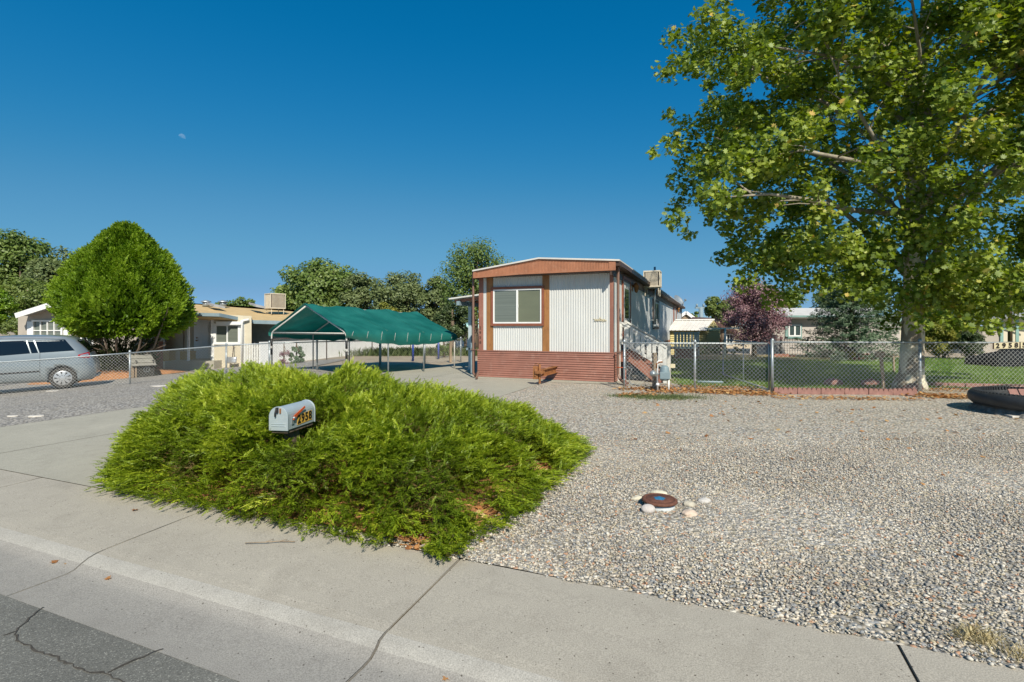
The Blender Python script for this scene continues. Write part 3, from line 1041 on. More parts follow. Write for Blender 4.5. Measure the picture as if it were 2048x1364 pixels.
# dark eave band and gutter along the right side, brown edge on the left
sg = 24
evs = [MB(HM), MB(HM), MB(HM)]
for j in range(sg):
    y0 = -OV + (LEN + OV) * j / sg; y1 = -OV + (LEN + OV) * (j + 1) / sg
    d0, d1 = -drop * max(0, y0) / LEN, -drop * max(0, y1) / LEN
    zt, zb = zr - .05, zr - .42
    for ev, (xa, xb, ta, tb) in zip(evs, ((WID - .02, WID + .035, zt, zb), (WID + .035, xr + .02, zt, zt - .12), (-.02, xl + .0, zl - .05, zl - .26))):
        ev.add([(xa, y0, tb + d0), (xb, y0, tb + d0), (xb, y0, ta + d0), (xa, y0, ta + d0), (xa, y1, tb + d1), (xb, y1, tb + d1), (xb, y1, ta + d1), (xa, y1, ta + d1)],
               [(0, 1, 5, 4), (1, 2, 6, 5), (2, 3, 7, 6), (3, 0, 4, 7), (0, 3, 2, 1), (4, 5, 6, 7)])
evs[0].build('eave', M['dkbrown'], home); evs[1].build('gutter', M['dkbrown'], home); evs[2].build('eave', M['dkbrown'], home)
sf = MB(HM); sf.box((-.0, -OV + .02, 3.18), (WID, .05, 3.2)); sf.build('soffit', M['dkbrown'], home)
# downspouts
ds = MB(HM)
xsR = fx(1236.5, .1)
ds.tube([(xsR, -.12, zr - .08), (xsR, -.12, fz(1236, 748)), (xsR + .06, -.16, fz(1236, 757)), (fx(1246, .35), -.35, fz(1246, 761)), (fx(1256, .55), -.55, .07)], .042, 6, smooth=False)
ds.box((xsR - .055, -.175, zs - .0), (xsR + .055, -.06, zs + .03))
ds.build('downspout', M['spout'], home)
ds = MB(HM)
xsL = fx(946.5, .2)
ds.tube([(xsL, -.2, zl - .1), (xsL, -.2, fz(946, 745, .2)), (fx(950, .3), -.3, fz(950, 752, .3)), (fx(957, .45), -.45, .22), (fx(953, .75), -.75, .05)], .038, 6, smooth=False)
ds.box((xsL - .05, -.26, zs), (xsL + .05, -.15, zs + .025)); ds.bar((xsL, -.2, zs + .01), (0, -.02, zs + .01), .02, .02)
ds.build('downspout', M['spout'], home)
# hitch: drawbar, jack post and their rusty plates
hi = MB(HM)
hx = fx(1112)
z_ = .5 * (fz(1112, 733) + fz(1112, 744))
hi.box((hx - .07, -1.25, z_ - .095), (hx + .07, 0, z_ - .08)); hi.box((hx - .07, -1.25, z_ + .08), (hx + .07, 0, z_ + .095)); hi.box((hx - .012, -1.25, z_ - .08), (hx + .012, 0, z_ + .08))
hitch = hi.build('hitch', M['rust'], home)
jk = MB(HM)
jk.tube([(hx - .06, -1.3, z_ - .30), (hx - .06, -1.3, z_ + .24)], .035, 10)
jk.box((hx - .16, -1.42, z_ - .02), (hx + .06, -1.2, z_ + .06)); jk.box((hx - .24, -1.36, z_ - .18), (hx - .10, -1.24, z_ + .18))
jk.tube([(hx - .20, -1.3, z_ + .14), (hx - .20, -1.3, z_ + .24), (hx - .08, -1.3, z_ + .25)], .012, 6)
jk.tube([(hx - .17, -1.34, z_ - .1), (hx - .17, -1.34, z_ + .1)], .045, 10)
jk.build('jack', M['rust'], hitch, bevel=.005)
# script emblem, illegible cream curls
em = MB(HM)
ex0, ex1, ez = fx(1187), fx(1213), fz(1200, 640)
pts = []
for i in range(90):
    t = i / 89
    pts.append((ex0 + (ex1 - ex0) * t + .012 * math.sin(t * 60), -.022, ez + .022 * math.sin(t * 60 + 1.4) + (.045 * math.exp(-((t - .05) / .04) ** 2)) + .05 * math.exp(-((t - .52) / .03) ** 2) - .03 * math.exp(-((t - .93) / .05) ** 2)))
em.tube(pts, .0075, 5)
em.tube([(ex0 + .02, -.022, ez - .03), (ex0 + .16, -.022, ez - .022), (ex1 - .05, -.022, ez - .034)], .007, 5)
em.build('emblem', M['cream'], home, recalc=False)
# vertical house number on the left trim
for k, ch in enumerate("2958"):
    t = MB(HM)
    x = fx(961.2); z = fz(961, 656 + 9.6 * k)
    text_mesh(t, ch, .13, FR((x, -.026, z), (1, 0, 0), (0, 0, 1), (0, -1, 0)), .006, .002)
    t.build('house_number', M['dkbrown'], home, recalc=False)
# right side wall furniture
def sidebox(name, pa, pb, m, parent, ya=None, th=(.0, .05), z0=None, z1=None, **k):
    t = MB(HM)
    t.box((WID + th[0], pa, z0), (WID + th[1], pb, z1))
    return t.build(name, m, parent, **k)
y0, y1 = sy(1243.5), sy(1259)
dr = MB(HM)
zd0, zd1 = zs + .05, sz(1250, 556)
for (a, c) in ((y0, y0 + .09), (y1 - .09, y1)):
    dr.box((WID, a, zd0), (WID + .05, c, zd1))
dr.box((WID, y0, zd1 - .07), (WID + .055, y1, zd1 + .02))
door = dr.build('door', M['brown'], home)
sidebox('door_leaf', y0 + .09, y1 - .09, M['white'], door, th=(0, .03), z0=zd0, z1=zd1 - .07)
sidebox('pane', y0 + .35, y1 - .35, M['glass'], door, th=(.03, .036), z0=1.9, z1=2.85)
t = MB(HM); t.tube([(WID + .03, y1 - .2, zd0 + .95), (WID + .09, y1 - .2, zd0 + .95)], .03, 8); t.build('handle', M['chrome'], door)
y0, y1 = sy(1305), sy(1316.5)
wz0_, wz1_ = sz(1310, 658), sz(1310, 599)
t = MB(HM)
t.box((WID, y0, wz0_), (WID + .05, y1, wz0_ + .12)); t.box((WID, y0, wz1_ - .12), (WID + .05, y1, wz1_))
t.box((WID, y0, wz0_ + .12), (WID + .05, y0 + .22, wz1_ - .12)); t.box((WID, y1 - .22, wz0_ + .12), (WID + .05, y1, wz1_ - .12))
w2 = t.build('window', M['dkbrown'], home)
t = MB(HM)
ym = .5 * (y0 + y1)
for a, c in ((y0 + .22, y0 + .30), (ym - .05, ym + .05), (y1 - .30, y1 - .22)):
    t.box((WID, a, wz0_ + .12), (WID + .04, c, wz1_ - .12))
t.box((WID, y0 + .22, wz0_ + .11), (WID + .042, y1 - .22, wz0_ + .18)); t.box((WID, y0 + .22, wz1_ - .18), (WID + .042, y1 - .22, wz1_ - .11))
t.build('frame', M['vinyl'], w2)
t = MB(HM); t.box((WID, y0 + .3, wz0_ + .12), (WID + .012, y1 - .3, wz1_ - .12)); t.build('pane', M['glass'], w2)
y0, y1 = sy(1346.5), sy(1351.5)
t = MB(HM); t.box((WID, y0, 1.15), (WID + .06, y0 + .15, 3.0)); t.box((WID, y1 - .15, 1.15), (WID + .06, y1, 3.0)); t.box((WID, y0 + .15, 2.9), (WID + .06, y1 - .15, 3.0))
d2 = t.build('door', M['brown'], home)
t = MB(HM); t.box((WID, y0 + .15, 1.15), (WID + .03, y1 - .15, 2.9)); t.build('door_leaf', M['white'], d2)
t = MB(HM); t.box((WID - .02, LEN - .12, zs), (WID + .03, LEN + .02, 3.1)); t.build('trim_board', M['dkbrown'], home)
for pxx, pyy, s_ in ((1264.5, 577, 1.0), (1352.5, 620, 1.6)):
    yy = sy(pxx); zz = sz(pxx, pyy)
    t = MB(HM)
    t.lathe((WID + .14, yy, zz), [(0.0, -.16), (.03, -.15), (.05, -.12), (.06, -.1), (.085, .06), (.11, .08), (.06, .15), (.02, .19), (0, .2)], 8)
    t.tube([(WID, yy, zz), (WID + .07, yy, zz + .16), (WID + .14, yy, zz + .19)], .015, 6)
    t.box((WID, yy - .07, zz - .1), (WID + .02, yy + .07, zz + .1))
    t.tube([(WID + .02, yy + .12, zz + .05), (WID + .07, yy + .2, zz + .1), (WID + .02, yy + .26, zz + .02)], .012, 6)
    t.build('wall_lamp', M['amber'], home)
# mast pipe
yy = sy(1299)
t = MB(HM)
zt_, zb_ = sz(1299, 537), sz(1299, 652)
t.tube([(WID + .22, yy, zb_), (WID + .22, yy, zt_ + .06)], .045, 10); t.tube([(WID + .0, yy, zb_ + .25), (WID + .22, yy, zb_ + .25)], .02, 6)
t.tube([(WID + .22, yy, zb_ - .08), (WID + .22, yy, zb_ + .08)], .07, 10); t.tube([(WID + .0, yy, zt_ - 1.2), (WID + .22, yy, zt_ - 1.2)], .02, 6)
t.build('mast_pipe', M['galv'], home)
# vertical grooves of the side wall
t = MB(HM)
for i in range(int(LEN / .4)):
    t.box((WID - .032, .3 + i * .4, zs), (WID - .022, .31 + i * .4, 3.1))
t.build('siding_batten', M['white'], home)
sp_ = MB(HM); sp_.box((WID - .03, .02, zs), (WID - .0, LEN - .12, 3.2)); sp_.build('side_wall', mat('vertical groove panel', (.62, .65, .66), .5, .04, 2, stain=(.5, .5, .48), stain_amt=.2), home)
# cooler on the roof
def cooler(parent, Mx, s, m, zb, louv=True):
    t = MB(Mx)
    t.box((-s, -s, zb + .04), (s, s, zb + .10)); t.box((-s, -s, zb + 2 * s - .0), (s, s, zb + 2 * s + .06))
    for a in (-1, 1):
        for c in (-1, 1):
            t.box((a * s - .04 * (a > 0), c * s - .04 * (c > 0), zb + .1), (a * s + .04 * (a < 0), c * s + .04 * (c < 0), zb + 2 * s))
    for a in (-1, 1):
        for c in (-1, 1):
            t.tube([(a * s * .8, c * s * .8, zb - .3), (a * s * .8, c * s * .8, zb + .05)], .025, 6)
    c = t.build('cooler', m, parent, bevel=.01)
    t = MB(Mx)
    t.box((-s + .06, -s + .06, zb + .1), (s - .06, s - .06, zb + 2 * s))
    t.build('cooler_core', M['dkbrown'], c)
    t = MB(Mx)
    nl = 11
    for i in range(nl):
        q = -s + .08 + (2 * s - .16) * (i + .5) / nl
        for a in (-1, 1):
            t.box((q - .010, a * (s - .03) - .012, zb + .1), (q + .016, a * (s - .03) + .012, zb + 2 * s)); t.box((a * (s - .03) - .012, q - .010, zb + .1), (a * (s - .03) + .012, q + .016, zb + 2 * s))
    t.build('louvre', m, c)
    return c
yc = sy(1318) + .8
pc = TO + te * (WID - 1.0) + td * 9.5
pc = P(1305, 560, 20.0); pc.z = 0
cooler(home, FR(Vector((pc.x, pc.y, 0)), te, td), .32, M['cooler'], 3.15)
# satellite dish on the roof edge
dc = P(1357.5, 601, 34.5)
dn = Vector((.45, -.62, .5)).normalized()
a_ = dn.cross(Vector((0, 0, 1))).normalized(); b2 = a_.cross(dn)
t = MB(FR(dc, a_, b2, dn))
t.lathe((0, 0, 0), [(0.001, -.09), (.18, -.07), (.34, -.02), (.43, .03), (.44, .03), (.35, -.03), (.18, -.085), (.001, -.105)], 24)
t.tube([(0, 0, -.09), (0, -.35, -.25), (0, -.75, -.4)], .03, 6); t.tube([(0, -.4, 0), (0, -.3, .4)], .015, 6); t.box((-.05, -.34, .38), (.05, -.22, .5))
t.build('satellite_dish', M['galv'], home)

# ------------------------------------------------------------------ covered patio on the left side of the home
pt = P(925, 690, 19.3); pt.z = 0
cov = thing('patio_cover', 'low patio cover on pale posts left of the mobile home', 'patio cover', pt)
CM = FR(TO, te, td)
t = MB(CM)
ztp = 2.62
for j in range(9):
    t = MB(CM); t.bar((-1.7, 1.5 + j * 1.2, 2.55), (-.02, 1.5 + j * 1.2, 2.70), .05, .10)
    t.build('rafter', M['redwood'], cov)
t = MB(CM)
t.add([(-1.85, 1.3, 2.61), (-.02, 1.3, 2.79), (-.02, 13, 2.79), (-1.85, 13, 2.61), (-1.85, 1.3, 2.66), (-.02, 1.3, 2.84), (-.02, 13, 2.84), (-1.85, 13, 2.66)],
      [(0, 1, 2, 3), (4, 7, 6, 5), (0, 4, 5, 1), (1, 5, 6, 2), (2, 6, 7, 3), (3, 7, 4, 0)])
t.build('roof', M['whitew'], cov)
t = MB(CM); t.box((-1.56, 1.35, 2.40), (-1.44, 13, 2.55)); t.build('beam', M['bluegrey'], cov)
for yy in (2.31, 6.0, 9.5, 12.6):
    t = MB(CM); t.box((-1.56, yy - .06, 0), (-1.44, yy + .06, 2.40)); t.box((-1.60, yy - .10, 0), (-1.40, yy + .10, .03))
    t.build('post', M['bluegrey'] if yy > 3 else mat('pale grey blue post', (.44, .52, .55), .5, .06, 4), cov, bevel=.006)
g_ = G(946, 749)
t = MB(rotz(g_, -.35)); t.box((-.06, -.06, 0), (.06, .06, 1.05)); t.box((-.07, -.07, 1.05), (.07, .07, 1.08)); t.box((-.02, -.5, .85), (.02, -.06, .93))
tag(t.build('gate_post', M['bluegrey'], loc=g_, bevel=.005), 'short slate grey post at the left corner of the mobile home', 'post')

# ------------------------------------------------------------------ front steps beside the gas meter
sp0 = TO + te * WID + td * .6
stp = thing('porch_steps', 'worn wooden steps with white plank railing by the gas meter', 'steps', sp0)
SM = FR(sp0, te, td)
# steps run out from the wall (local +x), width along local y
nst = 4
zL, runL = .92, .45
for i in range(nst):
    z = zL - (i + 0) * .2 - .02
    x0 = .05 if i == 0 else runL + (i - 1) * .26
    x1 = runL + i * .26 + .03
    t = MB(SM); t.box((x0, .06, z - .035), (x1, 1.05, z)); t.build('tread', M['redwood'], stp)
for yy in (.03, 1.08):
    t = MB(SM)
    poly = [(.0, zL - .06), (runL, zL - .06), (runL + .95, .04), (runL + .95, 0.0), (runL + .62, 0.0), (.35, zL - .34), (.0, zL - .34)]
    t.prism(poly, yy - .02, yy + .02)
    t.build('stringer', M['redwood'], stp)
t = MB(SM)
xe = 1.42
zr0, zr1 = 1.83, 1.02
for yy in (-.02, 1.13):
    t.bar((-.02, yy, zr0), (xe, yy, zr1), .10, .05)
    t.bar((-.02, yy, zr0 - .07), (xe, yy, zr1 - .07), .03, .09)
    t.bar((-.0, yy, zr0 - .60), (xe, yy, zr1 - .60), .03, .09)
rl = t.build('railing', M['whitew'], stp, bevel=.004)
for yy in (-.045,):
    for i in range(9):
        x = .05 + i * .162
        if x > 1.25:
            continue
        zz = zr0 + (zr1 - zr0) * (x / xe)
        t = MB(SM); t.box((x, yy - .012, zz - .64 + .01 * (i % 3)), (x + .10 + .03 * (i % 2), yy + .012, zz - .06)); t.build('baluster', M['whitew'], rl)
for yy in (-.02, 1.13):
    t = MB(SM); t.box((xe - .1, yy - .045, 0), (xe, yy + .045, zr1 - .04)); t.build('newel', M['whitew'], stp)
    t = MB(SM); t.box((-.0, yy - .045, 0), (.09, yy + .045, zr0)); t.build('newel', M['whitew'], stp)

# rear deck with rail
dk0 = P(1346, 700, 25.6); dk0.z = 0
dk = thing('wooden_deck', 'small raised deck with white rail at the rear door', 'deck', dk0)
DM = FR(dk0, te, td)
W_, D_ = 1.17, 2.4
t = MB(DM); t.box((-.9, .05, .50), (W_, D_, .55)); t.build('deck_floor', M['redwood'], dk)
t = MB(DM)
for i in range(7):
    x = .06 + (W_ - .1) * i / 6
    t.box((x, -.01, .03), (x + .05, .02, .52))
t.bar((.1, -.02, .06), (W_, -.02, .48), .03, .08); t.bar((.1, -.025, .48), (W_, -.025, .06), .03, .08)
t.build('skirt_board', M['redwood'], dk)
t = MB(DM); t.box((.08, .1, .05), (W_ - .05, .14, .50)); t.build('back_board', M['skirt'], dk)
t = MB(DM)
t.box((.0, -.07, 1.33), (W_ + .04, .05, 1.37)); t.box((.02, -.04, .53), (W_, .0, .62)); t.box((W_ - .04, -.02, 1.33), (W_ + .04, D_, 1.37))
dr_ = t.build('railing', M['whitew'], dk)
for i in range(7):
    x = .08 + i * (W_ - .2) / 6.2
    t = MB(DM); t.box((x, -.06, .52), (x + .11, -.04, 1.33)); t.build('baluster', M['whitew'], dr_)
for a, c in ((.06, 0), (W_ - .09, 0), (W_ - .09, D_ - .1)):
    t = MB(DM); t.box((a, c, 0), (a + .09, c + .09, 1.36)); t.build('post', M['whitew'], dk)
t = MB(DM)
for j in range(9):
    for i in range(3):
        t.box((-.28 + .0, -1.4 + i * .42, .05 + j * .1), (-.02, -1.02 + i * .42, .13 + j * .1))
# ------------------------------------------------------------------ gas meter, wooden post, red standpipe
gm = G(1315, 783)
gas = thing('gas_meter', 'grey gas meter on a white riser pipe by the steps', 'gas meter', gm)
A_ = rotz(gm, R(-12))
t = MB(A_)
t.lathe((.17, .0, .28), [(0, 0), (.09, .0), (.115, .03), (.125, .1), (.125, .2), (.115, .25), (.1, .33), (.06, .37), (0, .38)], 20)
t.box((.05, -.10, .33), (.29, -.13, .50))
t.build('body', mat('gas meter grey', (.20, .27, .30), .45, .08, 10), gas, bevel=.006)
t = MB(A_); t.tube([(0, 0, 0), (0, 0, .72), (.02, 0, .76), (.1, 0, .77)], .022, 8); t.tube([(.27, .02, 0), (.27, .02, .3)], .022, 8)
t.lathe((0, 0, .14), [(.0, 0), (.04, .01), (.045, .04), (.03, .07), (0, .075)], 10); t.build('riser_pipe', M['vinyl'], gas)
t = MB(FR(gm + Vector((-.12, -.03, .45)), (1, 0, 0), (0, 0, 1), (0, -1, 0)))
t.lathe((0, 0, 0), [(0, -.02), (.06, -.02), (.085, 0), (.085, .02), (.05, .045), (.03, .07), (0, .075)], 18); t.box((.05, -.02, -.02), (.14, .02, .02))
t.build('regulator', M['galv'], gas)
t = MB(A_); t.tube([(-.02, 0, .58), (-.01, 0, .70), (.05, 0, .74), (.12, 0, .74)], .025, 8); t.build('valve', M['rust'], gas)
t = MB(A_); t.box((.3, -.05, .6), (.42, -.03, .7)); t.build('meter_tag', M['cream'], gas)
wp = G(1309, 779)
t = MB(rotz(wp, .2)); t.box((-.045, -.045, 0), (.045, .045, .95))
tag(t.build('wooden_post', M['wood'], loc=wp, bevel=.006), 'square brown timber post standing behind the gas meter', 'post')
sp1 = G(1251, 772)
t = MB(rotz(sp1, R(-22)))
t.tube([(0, 0, 0), (0, 0, .5), (-.24, .02, .5)], .016, 8)
st = thing('standpipe', 'red painted water standpipe beside the home downspout', 'pipe', sp1)
t.build('pipe', M['orange'], st)
t = MB(rotz(sp1, R(-22))); t.tube([(0, 0, .52), (.12, 0, .53), (.17, 0, .48), (.15, .03, .4), (.09, .05, .3), (.1, .05, .12), (.14, .06, .06), (.22, .08, .05)], .013, 6); t.build('hose', M['galv'], st)

# ------------------------------------------------------------------ chain link fences
def chain(p0, p1, h, name, label, posts=(), m='wire', mr='galv', group=None, dia=.098, rw=.0024, rail=True, thick=None, top=True):
    """fence from p0 to p1 (ground points); posts = distances along"""
    p0, p1 = Vector(p0), Vector(p1)
    L = (Vector((p1.x, p1.y, 0)) - Vector((p0.x, p0.y, 0))).length
    ex = Vector((p1.x - p0.x, p1.y - p0.y, 0)) / L
    ey = Vector((-ex.y, ex.x, 0))
    root = thing(name, label, 'fence', p0, group)
    zg = lambda s_: float(gz(p0.x + ex.x * s_))
    def pt(s_, z, o=0):
        q = p0 + ex * s_ + ey * o
        return (q.x, q.y, zg(s_) + z)
    V, Fc = [], []
    hh = h - .04
    run = hh * .98
    k0 = -int(run / dia) - 1
    k = k0
    while k * dia < L:
        for sgn in (1, -1):
            a, c = k * dia, k * dia + run
            t0, t1 = max(0, -a / run), min(1, (L - a) / run)
            if t1 > t0:
                if sgn > 0:
                    A = (a + t0 * run, .03 + t0 * hh); B = (a + t1 * run, .03 + t1 * hh)
                else:
                    A = (a + t0 * run, .03 + (1 - t0) * hh); B = (a + t1 * run, .03 + (1 - t1) * hh)
                if top and t1 == 1 and sgn > 0:
                    B = (B[0] + .012, B[1] + .035)
                if top and t0 == 0 and sgn < 0:
                    A = (A[0] - .012, A[1] + .035)
                nseg = 1 if abs(p0.x) < 9 else 4
                for q in range(nseg):
                    a2 = [A[i] + (B[i] - A[i]) * q / nseg for i in (0, 1)]; b2 = [A[i] + (B[i] - A[i]) * (q + 1) / nseg for i in (0, 1)]
                    n = len(V)
                    o = .004 * sgn
                    for s_, z in (a2, b2):
                        V += [pt(s_ - rw * .7, z + rw * .7 * sgn, o), pt(s_ + rw * .7, z - rw * .7 * sgn, o), pt(s_, z, o - rw * 1.3)]
                    Fc += [(n, n + 1, n + 4, n + 3), (n + 1, n + 2, n + 5, n + 4), (n + 2, n, n + 3, n + 5)]
        k += 1
    Fq = np.array(Fc)
    fastmesh('wire_mesh', np.array(V, float), Fq, np.full(len(Fq), .5), M[m], root)
    if rail:
        t = MB()
        n = max(2, int(L / 1.0))
        t.tube([pt(L * i / n, h, .02) for i in range(n + 1)], .021, 8)
        t.build('top_rail', M[mr], root)
    for s_ in posts:
        t = MB()
        r = .03
        q = Vector(pt(s_, 0, .03))
        t.cyl(q - Vector((0, 0, .05)), r, h + .07, 10)
        t.lathe(q + Vector((0, 0, h + .0)), [(r, 0), (r + .012, .0), (r + .012, .05), (r * .9, .085), (.01, .10), (0, .1)], 10)
        for z in (.25, .55, .85, 1.1):
            if z < h - .1:
                t.lathe(q + Vector((0, 0, z)), [(r, 0), (r + .006, 0), (r + .006, .022), (r, .022)], 10)
        t.build('post', M[mr], root)
    return root

fl0, fl1 = G(1249, 779), G(1536, 783.5)
def dist(a, b):
    return math.hypot(b.x - a.x, b.y - a.y)
chain(fl0, fl1, 1.20, 'chain_link_fence', 'chain link fence run from the home corner to the double gate post', [0.0, dist(fl0, G(1390, 781))])
fr0, fr1 = G(1546, 785), G(1842, 788)
fr2 = fr0 + (fr1 - fr0) * 2.35
chain(fr0, fr2, 1.24, 'chain_link_fence', 'long chain link fence run in front of the big sycamore', [0.0, dist(fr0, fr1), dist(fr0, fr1) * 2.0])
# open gate leaf folded back behind the double post
gt = G(1541, 785)
gateR = thing('chain_link_gate', 'open gate leaf swung back behind the double fence post', 'gate', gt)
t = MB(FR(gt, Vector((.30, .954, 0)), Vector((-.954, .30, 0))))
t.tube([(0, -.035, -.03), (0, -.035, 1.30)], .034, 10)
t.build('gate_post', M['galv'], gateR)
t = MB(FR(gt, Vector((.14, .99, 0)), Vector((-.99, .14, 0))))
t.tube([(.1, 0, .06), (.1, 0, 1.17), (.2, 0, 1.2), (4.1, 0, 1.2), (4.2, 0, 1.17), (4.2, 0, .06), (.1, 0, .06)], .02, 6)
t.tube([(2.1, 0, .06), (2.1, 0, 1.2)], .016, 6)
t.build('gate_frame', M['galv'], gateR)

# left fence line in front of the van and the tan house
LF = [G(-60, 797), G(262, 771), G(447, 752), G(528, 745)]
LF[0] = Vector((-16.9, 15.25, 0)); LF[0].z = float(gz(-16.9))
LF[1] = Vector((-13.0, 17.0, 0)); LF[1].z = float(gz(-13.0))
LF[2] = Vector((-9.95, 17.3, 0)); LF[2].z = float(gz(-9.95))
LF[3] = Vector((-8.55, 17.6, 0)); LF[3].z = float(gz(-8.55))
chain(LF[0], LF[1], 1.07, 'chain_link_fence', 'sloping chain link fence run in front of the silver minivan', [0, dist(LF[0], LF[1])], 'wire')
chain(LF[1], LF[3], 1.07, 'chain_link_fence', 'chain link fence run from the wooden kennel to the green canopy', [dist(LF[1], LF[2]), dist(LF[1], LF[3])], 'wire2')
B0, B1 = Vector((-8.5, 17.75, 0)), Vector((-2.3, 23.6, 0))
chain(B0, B1, 1.07, 'chain_link_fence', 'grey chain link fence run passing behind the green canopy', [1.6, 4.2, 6.4, 8.4], 'wire2', 'galv')
B2, B3 = Vector((-11.6, 24.2, float(gz(-11.6)))), Vector((-3.2, 36, 0))
chain(B2, B3, 1.25, 'chain_link_fence', 'far chain link fence along the low white wall', [0, 3, 6, 9, 12, 14.4], 'wire2', 'dkbrown')

# ------------------------------------------------------------------ low white wall far behind the canopy
wa, wb = Vector((-12.7, 25.2, 0)), Vector((-2.6, 45, 0))
t = MB()
n = 24
for i in range(n):
    a, c = wa.lerp(wb, i / n), wa.lerp(wb, (i + 1) / n)
    d = (wb - wa).normalized(); nn = Vector((d.y, -d.x, 0)) * .06
    for (q0, q1, z1_, ex) in ((a, c - d * .02, .82, 0), (a, c, .87, .03)):
        lo = -.7 if ex == 0 else .82
        pts = [q0 - nn * (1 + ex * 8), q1 - nn * (1 + ex * 8), q1 + nn * (1 + ex * 8), q0 + nn * (1 + ex * 8)]
        t.add([(p_.x, p_.y, lo) for p_ in pts] + [(p_.x, p_.y, z1_) for p_ in pts], [(0, 3, 2, 1), (4, 5, 6, 7), (0, 1, 5, 4), (1, 2, 6, 5), (2, 3, 7, 6), (3, 0, 4, 7)])
tag(t.build('white_wall', M['vinyl'], loc=wa), 'long low white panel wall running behind the green canopy', 'wall')

# ------------------------------------------------------------------ green canopy carport
ca = Vector((-5.13, 15.5, 0)); cd = Vector((.58, .81, 0)).normalized(); cw = Vector((-cd.y, cd.x, 0))
CL, CW = 4.95, 4.35
cp = thing('canopy_carport', 'green tarpaulin canopy on a white rusty tube frame', 'carport', ca)
ZE0, ZA0 = 1.44, 2.33                    # eave and apex near; the far end sits a little lower
def cz(t, z):
    return z - .16 * t / CL
def cpt(s_, t, z):                       # s across (0 right eave .. CW left), t along
    q = ca + cw * s_ + cd * t
    return Vector((q.x, q.y, cz(t, z) + 0 * float(gz(q.x))))
for i, tt in enumerate((0.0, 1.65, 3.3, CL)):
    for s0 in (0.0, CW):
        t = MB()
        q = cpt(s0, tt, 0)
        q.z = float(gz(q.x)) - .02
        top = cpt(s0, tt, ZE0 - .12)
        inn = .16 if s0 == 0 else -.16
        t.tube([q, top, cpt(s0 + inn * .3, tt, ZE0 - .02), cpt(s0 + inn, tt, ZE0 + .055), cpt(CW / 2, tt, ZA0)], .026, 8)
        t.build('frame_tube', M['frame'] if i in (0, 3) else M['galv'], cp)
    t = MB(); t.tube([cpt(.06, tt, ZE0 - .02), cpt(CW - .06, tt, ZE0 - .02)], .018, 6); t.build('cross_bar', M['frame'], cp)
t = MB(); t.tube([cpt(CW / 2, 0, ZA0), cpt(CW / 2, CL, ZA0)], .022, 6); t.build('ridge_tube', M['frame'], cp)
for s0 in (.02, CW - .02):
    t = MB(); t.tube([cpt(s0, 0, ZE0 - .04), cpt(s0, CL, ZE0 - .04)], .02, 6); t.build('eave_tube', M['frame'], cp)
for s0 in (0.0, CW):
    q = cpt(s0, 0, 0)
    for za, zb in ((.62, .86), (.94, 1.2)):
        t = MB(); t.cyl((q.x, q.y, za), .036, zb - za, 10); t.build('pad', M['black'], cp)
def tarp(i, j):                          # i along, j across from right valance to left valance
    t_ = -.08 + (CL + .16) * i
    sag = .06 * math.sin(math.pi * ((i * 3) % 1)) ** 2
    wr = .012 * math.sin(i * 40 + j * 9) + .009 * math.sin(i * 23 - j * 31) + .006 * math.sin(i * 71 + j * 43)
    if j < .16:
        k = j / .16
        return tuple(cpt(-.05 - .03 * math.sin(k * 3), t_, ZE0 + .02 - .34 * (1 - k) * (.55 + .45 * math.sin(math.pi * i)) - .05 * math.sin(math.pi * i) + wr))
    if j > .84:
        k = (1 - j) / .16
        return tuple(cpt(CW + .05 + .03 * math.sin(k * 3), t_, ZE0 + .02 - .30 * (1 - k) * (.55 + .45 * math.sin(math.pi * i)) + wr))
    k = (j - .16) / .68
    s_ = -.05 + (CW + .1) * k
    z = ZE0 + (ZA0 + .03 - ZE0) * (1 - abs(s_ - CW / 2) / (CW / 2 + .05)) - sag * (1 - abs(2 * k - 1)) * 1.2 - .03 * math.sin(math.pi * abs(2 * k - 1)) + wr
    return tuple(cpt(s_, t_, z + .065))
t = MB(); t.grid(tarp, 110, 70, smooth=True)
t.build('tarpaulin', M['canvas'], cp, recalc=False)
for a_ in (1 / 3, 2 / 3):
    t = MB()
    t.tube([Vector(tarp(a_, .165 + .67 * k_ / 24)) + Vector((0, 0, .004)) for k_ in range(25)], .008, 4)
    t.build('seam', M['canvas'], cp)
for k in range(9):
    t = MB()
    a_ = (k + .5) / 9
    t.tube([Vector(tarp(a_, .16)) + Vector((.02, -.02, -.01)), Vector(tarp(a_ - .015, .03)) + Vector((.03, -.03, .05))], .005, 4)
    t.build('lashing', M['frame'], cp)

# coloured yard posts seen under the canopy
for px, py, Y, col, h, lab in ((826, 725, 24, (.02, .06, .30), .98, 'blue painted yard post under the canopy, the left one'), (877, 722, 25.5, (.05, .09, .34), 1.0, 'blue painted yard post under the canopy, beside the round shrub')):
    q = P(px, py, Y); q.z = 0
    t = MB(); t.cyl(q, .05, h, 10); t.cyl(q + Vector((0, 0, h)), .056, .02, 10)
    tag(t.build('yard_post', mat('blue post %d' % px, col, .5, .2, 6, stain=(.3, .14, .1), stain_amt=.6), loc=q), lab, 'post', 'blue yard posts under the canopy')
q = P(901, 724, 23); q.z = 0
t = MB(rotz(q, .3)); t.box((-.05, -.05, 0), (.05, .05, .95)); tag(t.build('wooden_post', M['wood'], loc=q), 'leaning rough timber post behind the canopy end leg', 'post')

